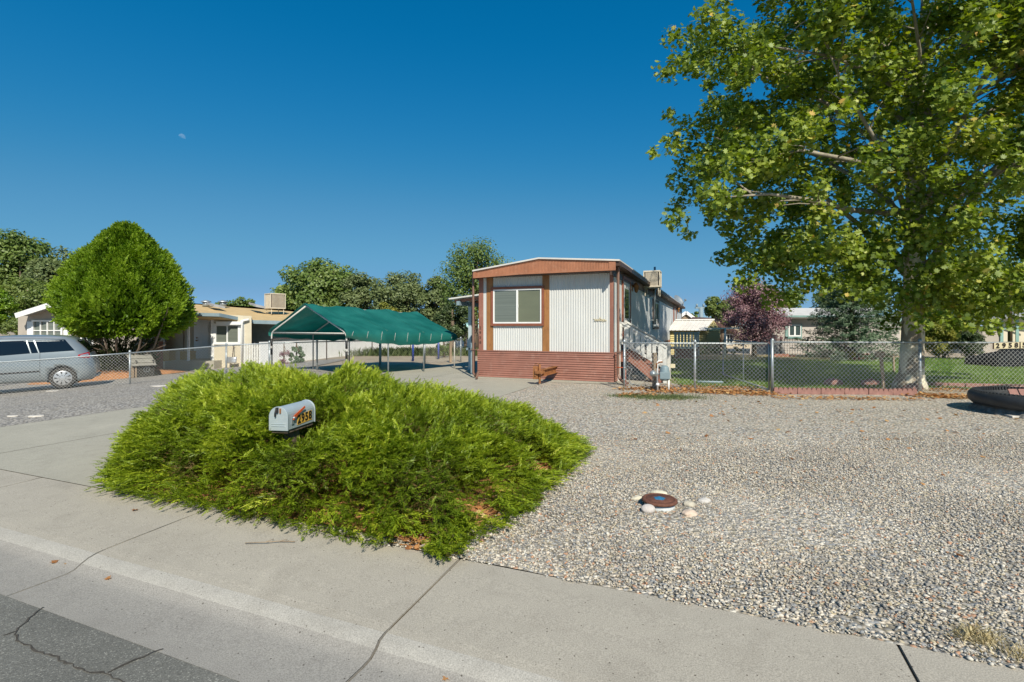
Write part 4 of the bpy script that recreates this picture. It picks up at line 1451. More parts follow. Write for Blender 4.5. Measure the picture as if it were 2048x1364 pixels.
# ------------------------------------------------------------------ houses
def wall_poly(name, pts, thick, m, parent, battens=0, bm=None):
    """vertical panel with outline pts (world, coplanar), extruded away from the camera"""
    t = MB()
    pts = [Vector(p_) for p_ in pts]
    n = len(pts)
    v = [tuple(p_) for p_ in pts] + [(p_.x + thick * p_.x / p_.y, p_.y + thick, p_.z) for p_ in pts]
    t.add(v, [list(range(n)), list(range(2 * n - 1, n - 1, -1))] + [(i, (i + 1) % n, n + (i + 1) % n, n + i) for i in range(n)])
    return t.build(name, m, parent)
def slab(name, pts, thick, m, parent):
    t = MB()
    n = len(pts)
    v = [tuple(p_) for p_ in pts] + [(p_[0], p_[1], p_[2] - thick) for p_ in pts]
    t.add(v, [list(range(n)), list(range(2 * n - 1, n - 1, -1))] + [(i, (i + 1) % n, n + (i + 1) % n, n + i) for i in range(n)])
    return t.build(name, m, parent)
def pbox(name, x0, x1, y0, y1, Y, dep, m, parent, proud=0, **k):
    """box whose front face covers the pixel rectangle at depth Y-proud"""
    Yf = Y - proud
    a, b_ = P(x0, y1, Yf), P(x1, y0, Yf)
    t = MB(); t.box((a.x, Yf, a.z), (b_.x, Yf + dep, b_.z))
    return t.build(name, m, parent, **k)
def window_(parent, x0, x1, y0, y1, Y, frame, nv=2, nh=1, fw_=.07, glass='glass', proud=.05, bar=.04):
    a, b_ = P(x0, y1, Y), P(x1, y0, Y)
    t = MB()
    X0, X1, Z0, Z1 = a.x, b_.x, a.z, b_.z
    t.box((X0, Y - proud, Z0), (X1, Y, Z0 + fw_)); t.box((X0, Y - proud, Z1 - fw_), (X1, Y, Z1))
    t.box((X0, Y - proud, Z0 + fw_), (X0 + fw_, Y, Z1 - fw_)); t.box((X1 - fw_, Y - proud, Z0 + fw_), (X1, Y, Z1 - fw_))
    for i in range(1, nv):
        x = X0 + fw_ + (X1 - X0 - 2 * fw_) * i / nv
        t.box((x - bar / 2, Y - proud * .8, Z0 + fw_), (x + bar / 2, Y, Z1 - fw_))
    for i in range(1, nh):
        z = Z0 + fw_ + (Z1 - Z0 - 2 * fw_) * i / nh
        t.box((X0 + fw_, Y - proud * .7, z - bar / 2), (X1 - fw_, Y, z + bar / 2))
    w_ = t.build('window', frame, parent)
    t = MB(); t.box((X0 + fw_, Y - .012, Z0 + fw_), (X1 - fw_, Y - .004, Z1 - fw_)); t.build('pane', M[glass], w_)
    return w_

# tan house behind the arborvitae, with its porch
YH = 26.5
th = thing('tan_house', 'tan house with porch door and brownish yellow roof behind the fence', 'house', P(400, 740, YH))
H1 = P(300, 745, YH + 1.2)
wall_poly('porch_wall', [P(300, 745, YH + 1.5), P(428, 745, YH + 1.5), P(428, 628, YH + 1.5), P(300, 628, YH + 1.5)], .3, M['tan'], th)
wall_poly('wall', [P(427, 742, YH), P(503, 742, YH), P(503, 632, YH), P(427, 628, YH)], 2.0, M['tan2'], th)
wall_poly('rear_wall', [P(503, 740, YH + 3), P(640, 740, YH + 3), P(640, 640, YH + 3), P(503, 640, YH + 3)], 2.0, M['grey'], th)
# roof: front edge steps back to the right, rises to a ridge
slab('roof', [P(308, 623, YH - 1.0), P(440, 626.5, YH - 1.0), P(506, 640, YH + 1.0), P(640, 644, YH + 2.0), P(640, 627, YH + 7), P(560, 616, YH + 7), P(300, 602, YH + 7)], .22, M['tanroof'], th)
def edge(pts, h, m, parent, name='gutter', off=.03):
    t = MB()
    for a, c in zip(pts[:-1], pts[1:]):
        t.bar(a + Vector((0, -off, -h * .5)), c + Vector((0, -off, -h * .5)), .07, h, mi=0)
    return t.build(name, m, parent)
edge([P(308, 623, YH - 1.0), P(440, 626.5, YH - 1.0), P(506, 640, YH + 1.0)], .17, M['bluegrey'], th)
edge([P(506, 640, YH + 1.0), P(640, 644, YH + 2.0)], .2, M['bluegrey'], th)
dq = pbox('door_frame', 388, 420, 640, 722, YH + 1.5, .1, M['vinyl'], th, .08)
d_ = pbox('door', 391.5, 417, 644, 721, YH + 1.5, .1, M['vinyl'], th, .12)
for i in range(2):
    for j in range(3):
        pbox('door_panel', 394 + i * 12, 403.5 + i * 12, 649 + j * 25, 666 + j * 25, YH + 1.38, .03, M['vinyl'], d_, .015)
t = MB(); q = P(394, 681, YH + 1.35); t.tube([q, q + Vector((0, -.07, 0))], .04, 8); t.tube([q + Vector((0, 0, .15)), q + Vector((0, -.05, .15))], .035, 8); t.build('handle', M['rust'], d_)
pbox('corner_board', 421.5, 427.5, 632, 722, YH - .05, .1, M['vinyl'], th, .0)
pbox('corner_board', 481, 488, 640, 728, YH - .05, .1, M['vinyl'], th, .0)
pbox('porch_post', 374, 377.5, 640, 724, YH - .6, .1, M['vinyl'], th)
pbox('porch_slab', 330, 428, 722, 742, YH - .7, 2.2, M['drive'], th)
window_(th, 428.5, 482, 647, 689, YH, M['vinyl'], 2, 1, .13, 'glass2', .07, .06)
pbox('awning', 432, 482, 643, 649.5, YH, .1, M['vinyl'], th, .25)
pbox('siding_panel', 505, 598, 646, 688, YH + 3, .05, M['bluegrey'], th, .03)
for x in (320, 366):
    pbox('wall_batten', x, x + 1.6, 632, 740, YH + 1.5, .05, M['wood'], th, .03)
t = MB(); q = P(399.5, 635, YH + 1.4); t.lathe(q + Vector((0, -.08, 0)), [(0, -.16), (.08, -.12), (.1, .0), (.07, .12), (0, .16)], 10); t.build('porch_lamp', M['cream'], th)
c_ = P(550, 606, YH + 4.5); c_.z = 0
cooler(th, FR(c_, (.75, -.66, 0), (.66, .75, 0)), .46, M['cooler'], 1.6 + 36 * (YH + 4.5) / 1000)
for px, py in ((412, 607), (446, 607)):
    t = MB(); q = P(px, py, YH + 6); t.cyl(q - Vector((0, 0, .2)), .2, .3, 14); t.lathe(q + Vector((0, 0, .08)), [(.3, 0), (.3, .06), (.1, .14), (0, .15)], 14); t.build('roof_vent', M['galv'], th)
for a, c in ((413, 450), (497, 530)):
    t = MB(); t.add([tuple(P(a, 608, YH + 5.5)), tuple(P(c - 14, 613, YH + 5.2)), tuple(P(c, 617, YH + 4.0)), tuple(P(a + 14, 613.5, YH + 4.2))], [(0, 1, 2, 3)])
    t.build('skylight', M['greyroof'], th, solid=.12)
# downspout elbow on the corner and yellow storage boxes on the porch
t = MB(); t.tube([P(498, 639, YH - .1), P(487, 641, YH - .15), P(484, 646, YH - .15), P(484, 727, YH - .15)], .06, 8); t.build('downspout', M['vinyl'], th)
for k, (a, c) in enumerate(((329, 345), (366, 386))):
    q = P((a + c) / 2, 722, YH + .6); w_ = (c - a) * .027
    t = MB(); t.box((q.x - w_ / 2, q.y - .25, q.z), (q.x + w_ / 2, q.y + .25, q.z + .5)); t.box((q.x - w_ / 2 - .02, q.y - .27, q.z + .5), (q.x + w_ / 2 + .02, q.y + .27, q.z + .54))
    tag(t.build('storage_box', mat('ochre box', (.42, .28, .09), .7, .1, 4) if k == 0 else bpy.data.materials['ochre box'], loc=(q.x, q.y, q.z), bevel=.01), ('ochre storage box on the porch farthest from the door', 'ochre storage box on the porch nearest the white door')[k], 'box', 'boxes on the porch')
# snow shovel against the wall
q = P(463, 727, YH - .4)
sh = thing('snow_shovel', 'dark snow shovel standing blade down under the tan house window', 'shovel', q)
t = MB(); t.tube([q + Vector((.05, 0, .3)), P(467, 692, YH - .1)], .02, 6); t.tube([P(465, 692, YH - .1), P(469.5, 692, YH - .1)], .02, 6); t.build('handle', M['dkbrown'], sh)
t = MB(); t.grid(lambda i, j: (q.x - .22 + .5 * i, q.y - .06 * math.sin(math.pi * i) - .05 * (1 - j), q.z + .02 + .33 * j), 8, 4, smooth=True); t.build('blade', M['chrome'], sh, solid=.01)
# white picket gate
pg = thing('picket_gate', 'white wooden picket gate leaning between tan house and white wall', 'gate', P(505, 728, 25.3))
for i in range(7):
    x = 488 + i * 4.9
    a_ = P(x, 729, 25.3); b2_ = P(x + 3.6, 688 + (i % 2), 25.3)
    t = MB(); t.prism([(a_.x, a_.z), (b2_.x, a_.z), (b2_.x, b2_.z), ((a_.x + b2_.x) / 2, b2_.z + .06), (a_.x, b2_.z)], 25.3, 25.33); t.build('picket', M['whitew'], pg)
t = MB()
for y_ in (695, 716, 722):
    t.bar(P(487, y_, 25.36), P(521, y_, 25.36), .03, .08)
t.bar(P(489, 721, 25.38), P(519, 697, 25.38), .03, .07)
t.build('rail', M['whitew'], pg)

# grey gabled house at far left
YG = 27.5
gh = thing('grey_house', 'grey gabled house with white grid window behind the minivan', 'house', P(150, 760, YG))
pts = [P(36, 775, YG), P(330, 775, YG), P(330, 640, YG), P(310, 612, YG), P(212, 577, YG), P(36, 630, YG)]
wall_poly('wall', pts, 6, M['grey'], gh)
Yr = YG - .7
for (a, c) in (((32, 627), (215, 569)), ((215, 569), (318, 606))):
    A_, B_ = P(a[0], a[1], Yr), P(c[0], c[1], Yr)
    slab('roof', [A_, B_, B_ + Vector((-2.4, 3, 0)), A_ + Vector((0, 3, 0))], .12, M['greyroof'], gh)
    t = MB(); t.bar(A_ + Vector((0, -.03, -.12)), B_ + Vector((0, -.03, -.12)), .05, .26); t.build('fascia', M['vinyl'], gh)
window_(gh, 66, 127, 640, 700, YG, M['vinyl'], 4, 3, .09, 'glass2', .09, .05)
for a, c in ((54, 66), (127, 138)):
    s_ = pbox('shutter', a, c, 643, 700, YG, .05, M['vinyl'], gh, .05)
window_(gh, 162, 188, 668, 692, YG, M['vinyl'], 2, 1, .08)
pbox('base_board', 36, 330, 700, 775, YG, .1, M['tan2'], gh, .04)
bw = thing('brick_planter', 'brown brick pillar base beside the arborvitae trunk', 'brick pillar', P(308, 735, YG - 2))
t = MB(); a_, b2_ = P(297, 740, YG - 2), P(318, 683, YG - 2); t.box((a_.x, YG - 2, a_.z), (b2_.x, YG - 1.7, b2_.z)); t.build('shaft', M['redwood'], bw)
t = MB(); t.box((a_.x - .05, YG - 2.05, b2_.z), (b2_.x + .05, YG - 1.65, b2_.z + .07)); t.build('cap', M['drive'], bw)

# wooden kennel behind the left fence
kq = G(291, 754)
kn = thing('dog_kennel', 'small wooden dog kennel with shingled lean-to roof behind the fence', 'kennel', kq)
K = rotz(kq, R(48))
s_ = kq.y / 1000
t = MB(K)
w_, h_, d_ = 29 * s_, 26 * s_, .75
t.box((-w_ / 2, 0, 0), (w_ / 2, .03, h_)); t.box((-w_ / 2, .03, 0), (-w_ / 2 + .03, d_, h_ + .16)); t.box((w_ / 2 - .03, .03, 0), (w_ / 2, d_, h_ + .16)); t.box((-w_ / 2, d_, 0), (w_ / 2, d_ + .03, h_ + .28))
t.build('box', M['shade'], kn)
t = MB(K)
t.box((-w_ / 2 - .17, -.04, 0), (-w_ / 2 - .11, .0, h_)); t.box((-w_ / 2 - .06, -.05, 0), (-w_ / 2, -.0, h_)); t.box((-w_ / 2 - .17, .3, 0), (-w_ / 2 - .03, .34, h_ + .1))
t.build('corner_post', M['wood'], kn)
for j in range(5):
    t = MB(K)
    y0_, y1_ = -.14 + j * .2, -.14 + (j + 1) * .2 + .03
    z0_, z1_ = h_ - .04 + j * .085, h_ - .04 + (j + 1) * .085
    t.add([(-w_ / 2 - .2, y0_, z0_), (w_ / 2 + .06, y0_, z0_), (w_ / 2 + .06, y1_, z1_), (-w_ / 2 - .2, y1_, z1_)], [(0, 1, 2, 3)])
    t.build('roof_board', mat('grey shingle board %d' % j, (.30, .29, .25), .9, .2, 7, .5, 50), kn, solid=.03)
t = MB(K)
t.tube([(0.04 + .11 * math.cos(a * .5236), -.03, h_ * .58 + .11 * math.sin(a * .5236)) for a in range(13)], .01, 5); t.tube([(.04, -.03, h_ * .45), (.04, -.03, h_ * .7)], .008, 5)
t.build('wire_ring', M['galv'], kn)

# ------------------------------------------------------------------ yard buildings on the right
YS = 30.0
sd = thing('yellow_shed', 'pale yellow lap-sided garden shed with ribbed metal roof', 'shed', P(1410, 712, YS))
def lap(name, x0, x1, y0, y1, Y, m, parent, n=14, dep=.02, Y1=None):
    Y1 = Y if Y1 is None else Y1
    t = MB()
    for i in range(n):
        za, zb = HC + (HOR - y1) * Y / F, HC + (HOR - y0) * Y / F
        z0_, z1_ = za + (zb - za) * i / n, za + (zb - za) * (i + 1) / n
        xa, xb = (x0 - 1024) * Y / F, (x1 - 1024) * Y1 / F
        t.add([(xa, Y - dep * 2, z0_), (xb, Y1 - dep * 2, z0_), (xb, Y1, z1_), (xa, Y, z1_), (xa, Y, z0_), (xb, Y1, z0_)], [(0, 1, 2, 3), (0, 4, 5, 1)])
    t.box((min(xa, xb), max(Y, Y1), za), (max(xa, xb), max(Y, Y1) + .1, zb))
    return t.build(name, m, parent, recalc=False)
lap('side_wall', 1340, 1413, 660, 714, YS + .02, M['yellow'], sd, 13, .03)
lap('end_wall', 1413, 1440, 658, 714, YS, M['yellow'], sd, 13, .03)
wall_poly('gable', [P(1412, 659, YS), P(1440, 659, YS), P(1427, 640, YS)], .1, M['yellow'], sd)
t = MB()
A_, B_, C_, D_ = P(1335, 661, YS - .3), P(1412, 661, YS - .3), P(1428, 640, YS + 1.2), P(1350, 641, YS + 1.2)
nr = 60
for i in range(nr):
    a, c = i / nr, (i + 1) / nr
    za, zc = .03 * (1 if i % 6 == 0 else 0), .03 * (1 if (i + 1) % 6 == 0 else 0)
    v = [A_.lerp(B_, a) + Vector((0, 0, za)), A_.lerp(B_, c) + Vector((0, 0, zc)), D_.lerp(C_, c) + Vector((0, 0, zc)), D_.lerp(C_, a) + Vector((0, 0, za))]
    t.add([tuple(q) for q in v], [(0, 1, 2, 3)])
t.build('roof', M['roofw'], sd, recalc=False)
t = MB(); t.bar(D_ + Vector((0, 0, .04)), C_ + Vector((0, 0, .04)), .2, .06); t.bar(B_, C_, .04, .06); t.build('ridge_cap', M['vinyl'], sd)
slab('rear_roof', [C_, D_, D_ + Vector((0, 1.5, -.6)), C_ + Vector((.6, 1.5, -.6))], .05, M['roofw'], sd)
# maroon roofed house beyond
mh = thing('maroon_roof_house', 'house with maroon roof and tan gable beyond the yellow shed', 'house', P(1420, 700, 42))
slab('roof', [P(1372, 646, 41), P(1436, 648, 41), P(1440, 636, 45), P(1385, 634, 45)], .2, M['redroof'], mh)
slab('porch_roof', [P(1428, 643, 39.5), P(1475, 662, 39.5), P(1475, 650, 44), P(1436, 634, 44)], .25, M['redroof'], mh)
wall_poly('wall', [P(1420, 715, 40), P(1500, 715, 40), P(1500, 662, 40), P(1434, 638, 40), P(1420, 646, 40)], 4, M['tan'], mh)
window_(mh, 1452, 1466, 668, 690, 40, M['vinyl'])
gb = thing('white_gable_house', 'distant house with white trimmed gable just past the mobile home roof', 'house', P(1372, 700, 52))
wall_poly('wall', [P(1345, 700, 52), P(1398, 700, 52), P(1398, 643, 52), P(1373, 625, 52), P(1345, 645, 52)], 4, M['wood'], gb)
t = MB(); t.bar(P(1345, 644, 51.8), P(1372, 624.5, 51.8), .1, .3); t.bar(P(1372, 624.5, 51.8), P(1399, 644, 51.8), .1, .3); t.build('fascia', M['vinyl'], gb)
# utility pole
q = P(1402, 640, 60)
up = thing('utility_pole', 'distant utility pole with insulators above the maroon roof', 'pole', (q.x, q.y, 0))
t = MB(); t.cyl((q.x, q.y, 0), .28, HC + (HOR - 614) * .06, 8); t.build('pole', M['bluegrey'], up)
t = MB(); z_p = HC + (HOR - 617) * .06; t.box((q.x - .7, q.y - .1, z_p), (q.x + 1.2, q.y + .1, z_p + .2)); t.cyl((q.x + 1.0, q.y, 0), .08, z_p, 6)
for a in (-.5, .3, 1.0):
    t.cyl((q.x + a, q.y, z_p + .2), .12, .35, 6)
t.build('crossarm', M['bluegrey'], up)
# clothesline post
q = P(1450, 719, 25.5); q.z = 0
cl = thing('clothesline_post', 'white T shaped clothesline post on the dry grass by the plum tree', 'clothesline post', q)
t = MB(); t.tube([q, q + Vector((0, 0, 1.55))], .05, 10); t.build('pole', M['whitew'], cl)
t = MB(); t.bar(P(1411, 657.5, 25.5), P(1478, 656, 25.5), .07, .07); t.build('crossbar', M['whitew'], cl)
# grey house with teal trimmed window
YB = 30.5
hb = thing('grey_white_house', 'pale grey house with teal trimmed window between plum tree and spruce', 'house', P(1640, 720, YB))
wall_poly('wall', [P(1500, 718, YB), P(1800, 718, YB), P(1800, 632, YB), P(1500, 632, YB)], 5, mat('pale mauve wall', (.47, .43, .39), .8, .05, 2), hb)
slab('roof', [P(1490, 631, YB - .6), P(1750, 631, YB - .6), P(1750, 616, YB + 2.5), P(1510, 616, YB + 2.5)], .15, M['roofw'], hb)
t = MB(); t.bar(P(1490, 632.5, YB - .62), P(1750, 632.5, YB - .62), .05, .1); t.build('gutter', M['teal'], hb)
w_ = window_(hb, 1576, 1602, 649, 673, YB, M['vinyl'], 2, 1, .08, 'glass', .06, .1)
for (a, c, e, f_) in ((1571, 1576, 648, 676), (1571, 1604, 673.5, 677), (1602, 1604, 648, 673)):
    pbox('trim', a, c, e, f_, YB, .05, M['teal'], hb, .07)
# second gable right of the spruce
h2 = thing('white_gable_wing', 'pale gabled house end between the spruce and the sycamore trunk', 'house', P(1790, 720, 33))
wall_poly('wall', [P(1765, 725, 33), P(1835, 725, 33), P(1835, 618, 33), P(1768, 655, 33)], 5, M['tan2'], h2)
slab('roof', [P(1758, 662, 32.6), P(1835, 618, 32.6), P(1835, 610, 38), P(1740, 640, 38)], .18, M['greyroof'], h2)
t = MB(); t.bar(P(1758, 663, 32.55), P(1835, 619, 32.55), .05, .22); t.build('fascia', M['teal'], h2)
# teal trimmed house at the right edge
YT = 30
h3 = thing('teal_trim_house', 'tan panelled house with teal corner boards at the right edge', 'house', P(2010, 710, YT))
wall_poly('wall', [P(1966, 715, YT), P(2003, 715, YT), P(2003, 634, YT), P(1966, 638, YT)], 3, M['grey'], h3)
wall_poly('side_wall', [P(2003, 715, YT), P(2080, 715, YT + .8), P(2080, 628, YT + .8), P(2003, 634, YT)], 3, M['tan2'], h3)
slab('roof', [P(1974, 637, YT - .6), P(2012, 632, YT - .8), P(2120, 618, YT - .8), P(2120, 600, YT + 5), P(1990, 622, YT + 5)], .15, M['greyroof'], h3)
for a, c, m in ((2001, 2007, 'teal'), (2032, 2038, 'teal')):
    pbox('corner_board', a, c, 633, 715, YT, .05, M[m], h3, .08)
pbox('band_board', 2001, 2060, 656, 659, YT, .05, M['teal'], h3, .05)
window_(h3, 1980, 1987, 644, 670, YT, M['bluegrey'])
q = P(2020, 700, 24); q.z = 0
t = MB(); t.cyl(q, .085, 4.2, 10); t.cyl(q + Vector((0, 0, 4.2)), .1, .03, 10)
tag(t.build('street_pole', M['dkbrown'], loc=q), 'plain dark pole standing in front of the teal trimmed house', 'pole')
# grey board fence behind the gate region and wire grid fence by the grey house
wg = thing('wire_grid_fence', 'rusty square wire garden fence in front of the pale grey house', 'fence', P(1600, 716, 29))
t = MB()
for i in range(34):
    x = 1538 + i * 5.2
    t.bar(P(x, 716, 29), P(x, 676, 29), .015, .015)
for j in range(8):
    t.bar(P(1538, 712 - j * 5.2, 29), P(1710, 712 - j * 5.2, 29), .012, .012)
t.build('wire_grid', M['dkbrown'], wg, recalc=False)
for x in (1560, 1614, 1660):
    t = MB(); t.bar(P(x, 717, 28.9), P(x + 2, 674, 28.9), .07, .05); t.build('stake', M['dkbrown'], wg)
# low timber edging behind the lawn, stone blocks
for k, (a, c) in enumerate(((1545, 1590), (1612, 1690), (1700, 1760), (1772, 1800))):
    q = P((a + c) / 2, 716, 26.5); q.z = 0
    t = MB(rotz(q, .03 * (k - 1))); L_ = (c - a) * .0265 / 2
    t.box((-L_, -.09, 0), (L_, .09, .14 + .03 * (k % 2))); t.box((-L_ + .1, -.05, .14 + .03 * (k % 2)), (L_ * .4, .06, .2))
    tag(t.build('timber_edging', M['wood'] if k % 2 else M['redwood'], loc=q, bevel=.012), ('short timber edging by the gate end behind the lawn', 'long grey timber edging under the pale grey house', 'timber edging beneath the spruce', 'timber edging stub beside the sycamore trunk')[k], 'garden edging', 'timber edgings behind the lawn')
# rustic bench and stakes behind the fence
q = P(1738, 722, 24.5); q.z = 0
bn = thing('rustic_table', 'rusty low garden table on wheels beneath the spruce', 'garden table', q)
t = MB(rotz(q, 0)); t.box((-.75, -.25, .38), (.62, .25, .42)); t.build('top', M['whitew'], bn)
for a in (-.6, .5):
    t = MB(rotz(q, 0)); t.box((a - .03, -.2, 0), (a + .03, -.14, .38)); t.box((a - .03, .14, 0), (a + .03, .2, .38)); t.build('leg', M['redwood'], bn)
t = MB(rotz(q, 0)); t.bar((-.6, -.17, .05), (.5, -.17, .36), .03, .06); t.tube([(-.25 + .17 * math.cos(a * .5236), -.22, .17 + .17 * math.sin(a * .5236)) for a in range(13)], .015, 6); t.build('brace', M['rust'], bn)
q = G(1768, 779)
t = MB(); t.bar(q, P(1762, 713, q.y), .07, .04); t.box((q.x - .2, q.y - .0, .83), (q.x + .02, q.y + .06, .98))
tag(t.build('wooden_stake', M['wood'], loc=q), 'pale leaning wooden stake behind the fence with a small white block', 'stake')
q = G(1788, 745)
t = MB(); t.bar(q, P(1787, 712, q.y), .06, .04); t.bar(P(1782, 713, q.y), P(1797, 713, q.y), .05, .05)
tag(t.build('wooden_stake', M['wood'], loc=q), 'short T topped stake on the lawn left of the sycamore trunk', 'stake')

# ------------------------------------------------------------------ number sign on the fence
dr_f = (fr2 - fr0).normalized()
def s_of(px_):
    k_ = (px_ - 1024) / F
    return (k_ * fr0.y - fr0.x) / (dr_f.x - k_ * dr_f.y)
s0 = s_of(2014)
q = fr0 + dr_f * s0
q.z = HC + (HOR - 691) * q.y / F
nb = thing('number_sign', 'weathered white board with black house number wired to the fence', 'sign', q)
NM = FR(q, dr_f * math.cos(.05) + Vector((0, 0, .03)), Vector((-dr_f.y, dr_f.x, 0)), (0, 0, 1))
wv = q.y / F
t = MB(NM); t.box((s_of(1983) - s0, -.045, -6.5 * wv), (s_of(2050) - s0, -.03, 6.5 * wv)); t.build('board', M['dkbrown'], nb)
for k, ch in enumerate("2958.5"):
    xx = s_of([1991, 2003.5, 2016, 2028, 2035.5, 2043.5][k]) - s0
    hw_ = (2.5 if ch == '.' else 6) * wv
    if ch != '.':
        t = MB(NM); t.box((xx - hw_, -.052 - .001 * k, -6 * wv), (xx + hw_, -.046, 6.2 * wv)); pl_ = t.build('number_plate', M['cream'], nb)
    t = MB(); text_mesh(t, ch, .155, NM @ FR((xx, -.062, 0), (1, 0, 0), (0, 0, 1), (0, -1, 0)), .004, .006); t.build('digit', M['ink'], pl_, recalc=False)

# ------------------------------------------------------------------ red scalloped edging blocks along the fence
ek = []
a_, c_ = G(1556, 790), G(1846, 793)
a_ = a_ + Vector((0, .18, 0)); c_ = c_ + Vector((0, .16, 0))
dirE = (c_ - a_).normalized()
nb_ = 6
L_ = (c_ - a_).length / nb_
blk = None
EDL = ['faded block nearest the double gate post', 'second block from the double gate post', 'third block, beneath the stone lump',
       'fourth block, left of the leaning stake', 'fifth block, under the leaning stake', 'block touching the sycamore side post']
for i in range(nb_):
    q = a_ + dirE * (L_ * i)
    if blk is None:
        t = MB(FR(q, dirE, Vector((-dirE.y, dirE.x, 0))))
        pr = [(0.01, 0), (L_ - .01, 0)]
        for s_ in range(5, 0, -1):
            for a in range(0, 7):
                th_ = math.pi * a / 6
                pr.append((L_ * (s_ - .5) / 5 + math.cos(th_) * L_ / 10 * .96, .10 + .062 * math.sin(th_)))
        t.prism(pr, 0, .07)
        o = t.build('edging_block', M['brickred'], loc=q, bevel=.006)
        blk = o
    else:
        o = blk.copy(); COL.objects.link(o); o.location = q
        o.rotation_euler = (random.uniform(-.05, .05), random.uniform(-.02, .02), random.uniform(-.015, .015))
    tag(o, 'scalloped red edging, ' + EDL[i], 'edging block', 'scalloped red edging blocks under the fence')
# flat red bricks in the row right of the sycamore
q0_, q1_ = G(1862, 774), G(2075, 779)
db = (q1_ - q0_).normalized()
br = None
BL = ['first red-brown brick right of the sycamore trunk', 'second brick right of the sycamore, half under leaves', 'pinkish brick in the middle of the lawn edge row',
      'brick just left of the tractor tyre rim', 'brick directly behind the tractor tyre', 'last brick at the right edge of the photo']
for i in range(6):
    L2 = (q1_ - q0_).length / 6
    q = q0_ + db * (L2 * i)
    if br is None:
        t = MB(FR(q, db, Vector((-db.y, db.x, 0)))); t.box((.01, 0, 0), (L2 - .01, .2, .11)); br = o = t.build('brick', M['brickred'], loc=q, bevel=.015)
    else:
        o = br.copy(); COL.objects.link(o); o.location = q; o.rotation_euler = (0, 0, random.uniform(-.04, .04))
    tag(o, BL[i], 'brick', 'red bricks edging the lawn')
for k, (px, py, r) in enumerate(((1665, 768, .16), (1740, 768, .15), (1826, 777, .14))):
    q = G(px, py + 4)
    v, f = ico(2); v = v * np.array([r * 1.6, r * .9, r * .8]); v = v * (1 + .12 * np.sin(v[:, :1] * 31 + k) + .1 * np.cos(v[:, 1:2] * 43))
    t = MB(FR(q + Vector((0, 0, r * .5)), (1, 0, 0), (0, 1, 0))); t.add(v, f, 0, True)
    tag(t.build('stone_lump', M['brickred'], loc=q), ('reddish stone lump behind the scalloped edging, left one', 'reddish stone lump behind the scalloped edging near the stake', 'reddish stone against the sycamore root')[k], 'stone', 'reddish stones behind the edging')
# white pipe lying along the base of the fence
q = G(1408, 768)
t = MB(); t.tube([G(1395, 767) + Vector((0, 0, .05)), G(1446, 768) + Vector((0, 0, .05))], .035, 8)
tag(t.build('pipe', M['bluegrey'], loc=q), 'pale blue plastic pipe lying behind the left part of the fence', 'pipe')

# ------------------------------------------------------------------ tractor tyre planter
tq = Vector((9.85, 9.3, 0))
tp = thing('tyre_planter', 'big grey-black tractor tyre planter lying flat on the gravel', 'tyre planter', tq)
t = MB()
nT = 72
prof = [(.86, .12), (.95, .13), (1.01, .19), (1.03, .27), (1.015, .34), (.98, .375), (.93, .385), (.88, .375), (.86, .32), (.85, .2), (.86, .13)]
t.lathe(tq, prof + [prof[0]], nT)
tyre = t.build('tyre', M['tyre'], tp)
t = MB()
for k in range(96):
    a = 2 * math.pi * k / 96
    ca_, sa_ = math.cos(a), math.sin(a)
    t.M = FR(tq, (ca_, sa_, 0), (-sa_, ca_, 0))
    t.box((.85, -.016, .34), (.96, .016, .397))
t.M = None
t.build('tread_lug', M['tyre'], tyre)
t = MB()
def rfn(i, j):
    a = 2 * math.pi * i
    r = [1.0, .94, .89, .86][min(3, int(j * 3 + .01))] + .02 * math.sin(a * 31) + .015 * math.sin(a * 17 + 2)
    z = [0.0, .07 + .02 * math.sin(a * 23), .11, .14][min(3, int(j * 3 + .01))]
    return (tq.x + r * math.cos(a), tq.y + r * math.sin(a), z)
t.grid(rfn, 160, 3, smooth=True)
t.build('base_ring', mat('cracked grey rubber rim', (.17, .165, .15), .95, .35, 12, .9, 30), tp, recalc=False)
t = MB(); t.cyl(tq + Vector((0, 0, .08)), .86, .16, 32); t.build('soil', M['dirt'], tp)
t = MB()
q = Vector((9.7, 9.7, .19))
for k in range(5):
    t.add([(q.x + .2 * k, q.y, q.z), (q.x + .2 * k + .17, q.y, q.z), (q.x + .2 * k + .17, q.y + .1, q.z + .2), (q.x + .2 * k, q.y + .1, q.z + .2)], [(0, 1, 2, 3)])
t.build('planter_edging', M['brickred'], tp, solid=.02)
q = G(2045, 833)
t = MB(rotz(q, .1)); t.prism([(-.35, -.12), (.3, -.15), (.42, .02), (.2, .13), (-.25, .1)], 0, .035, axis=2)
tag(t.build('flat_stone', M['stonew'], loc=q, bevel=.01), 'flat pale stone slab on the gravel in front of the tractor tyre', 'stone')

# ------------------------------------------------------------------ cleanout cap with its stones
cq = G(1319, 1013)
co = thing('cleanout_cap', 'round rusty access lid with blue centre on a pale collar in gravel', 'access lid', cq)
t = MB(); t.lathe(cq, [(.132, 0), (.132, .04), (.12, .044), (.0, .044)], 32); t.build('collar', mat('pale plastic collar', (.52, .56, .58), .5, .08, 12), co)
t = MB(); t.lathe(cq + Vector((0, 0, .044)), [(.14, 0), (.155, .006), (.155, .022), (.145, .029), (.128, .032), (.124, .026), (.118, .026), (.114, .030), (.0, .030)], 40)
ld = t.build('lid', mat('rusty cast lid', (.15, .062, .04), .75, .25, 25, .5, 90), co)
t = MB(); t.lathe(cq + Vector((0, 0, .073)), [(.056, 0), (.05, .004), (.0, .005)], 5); t.lathe(cq + Vector((0, 0, .073)), [(.048, .004), (.03, .009), (.012, .012), (0, .012)], 5); t.build('centre_plate', mat('blue paint', (.03, .17, .32), .6, .35, 45), ld)
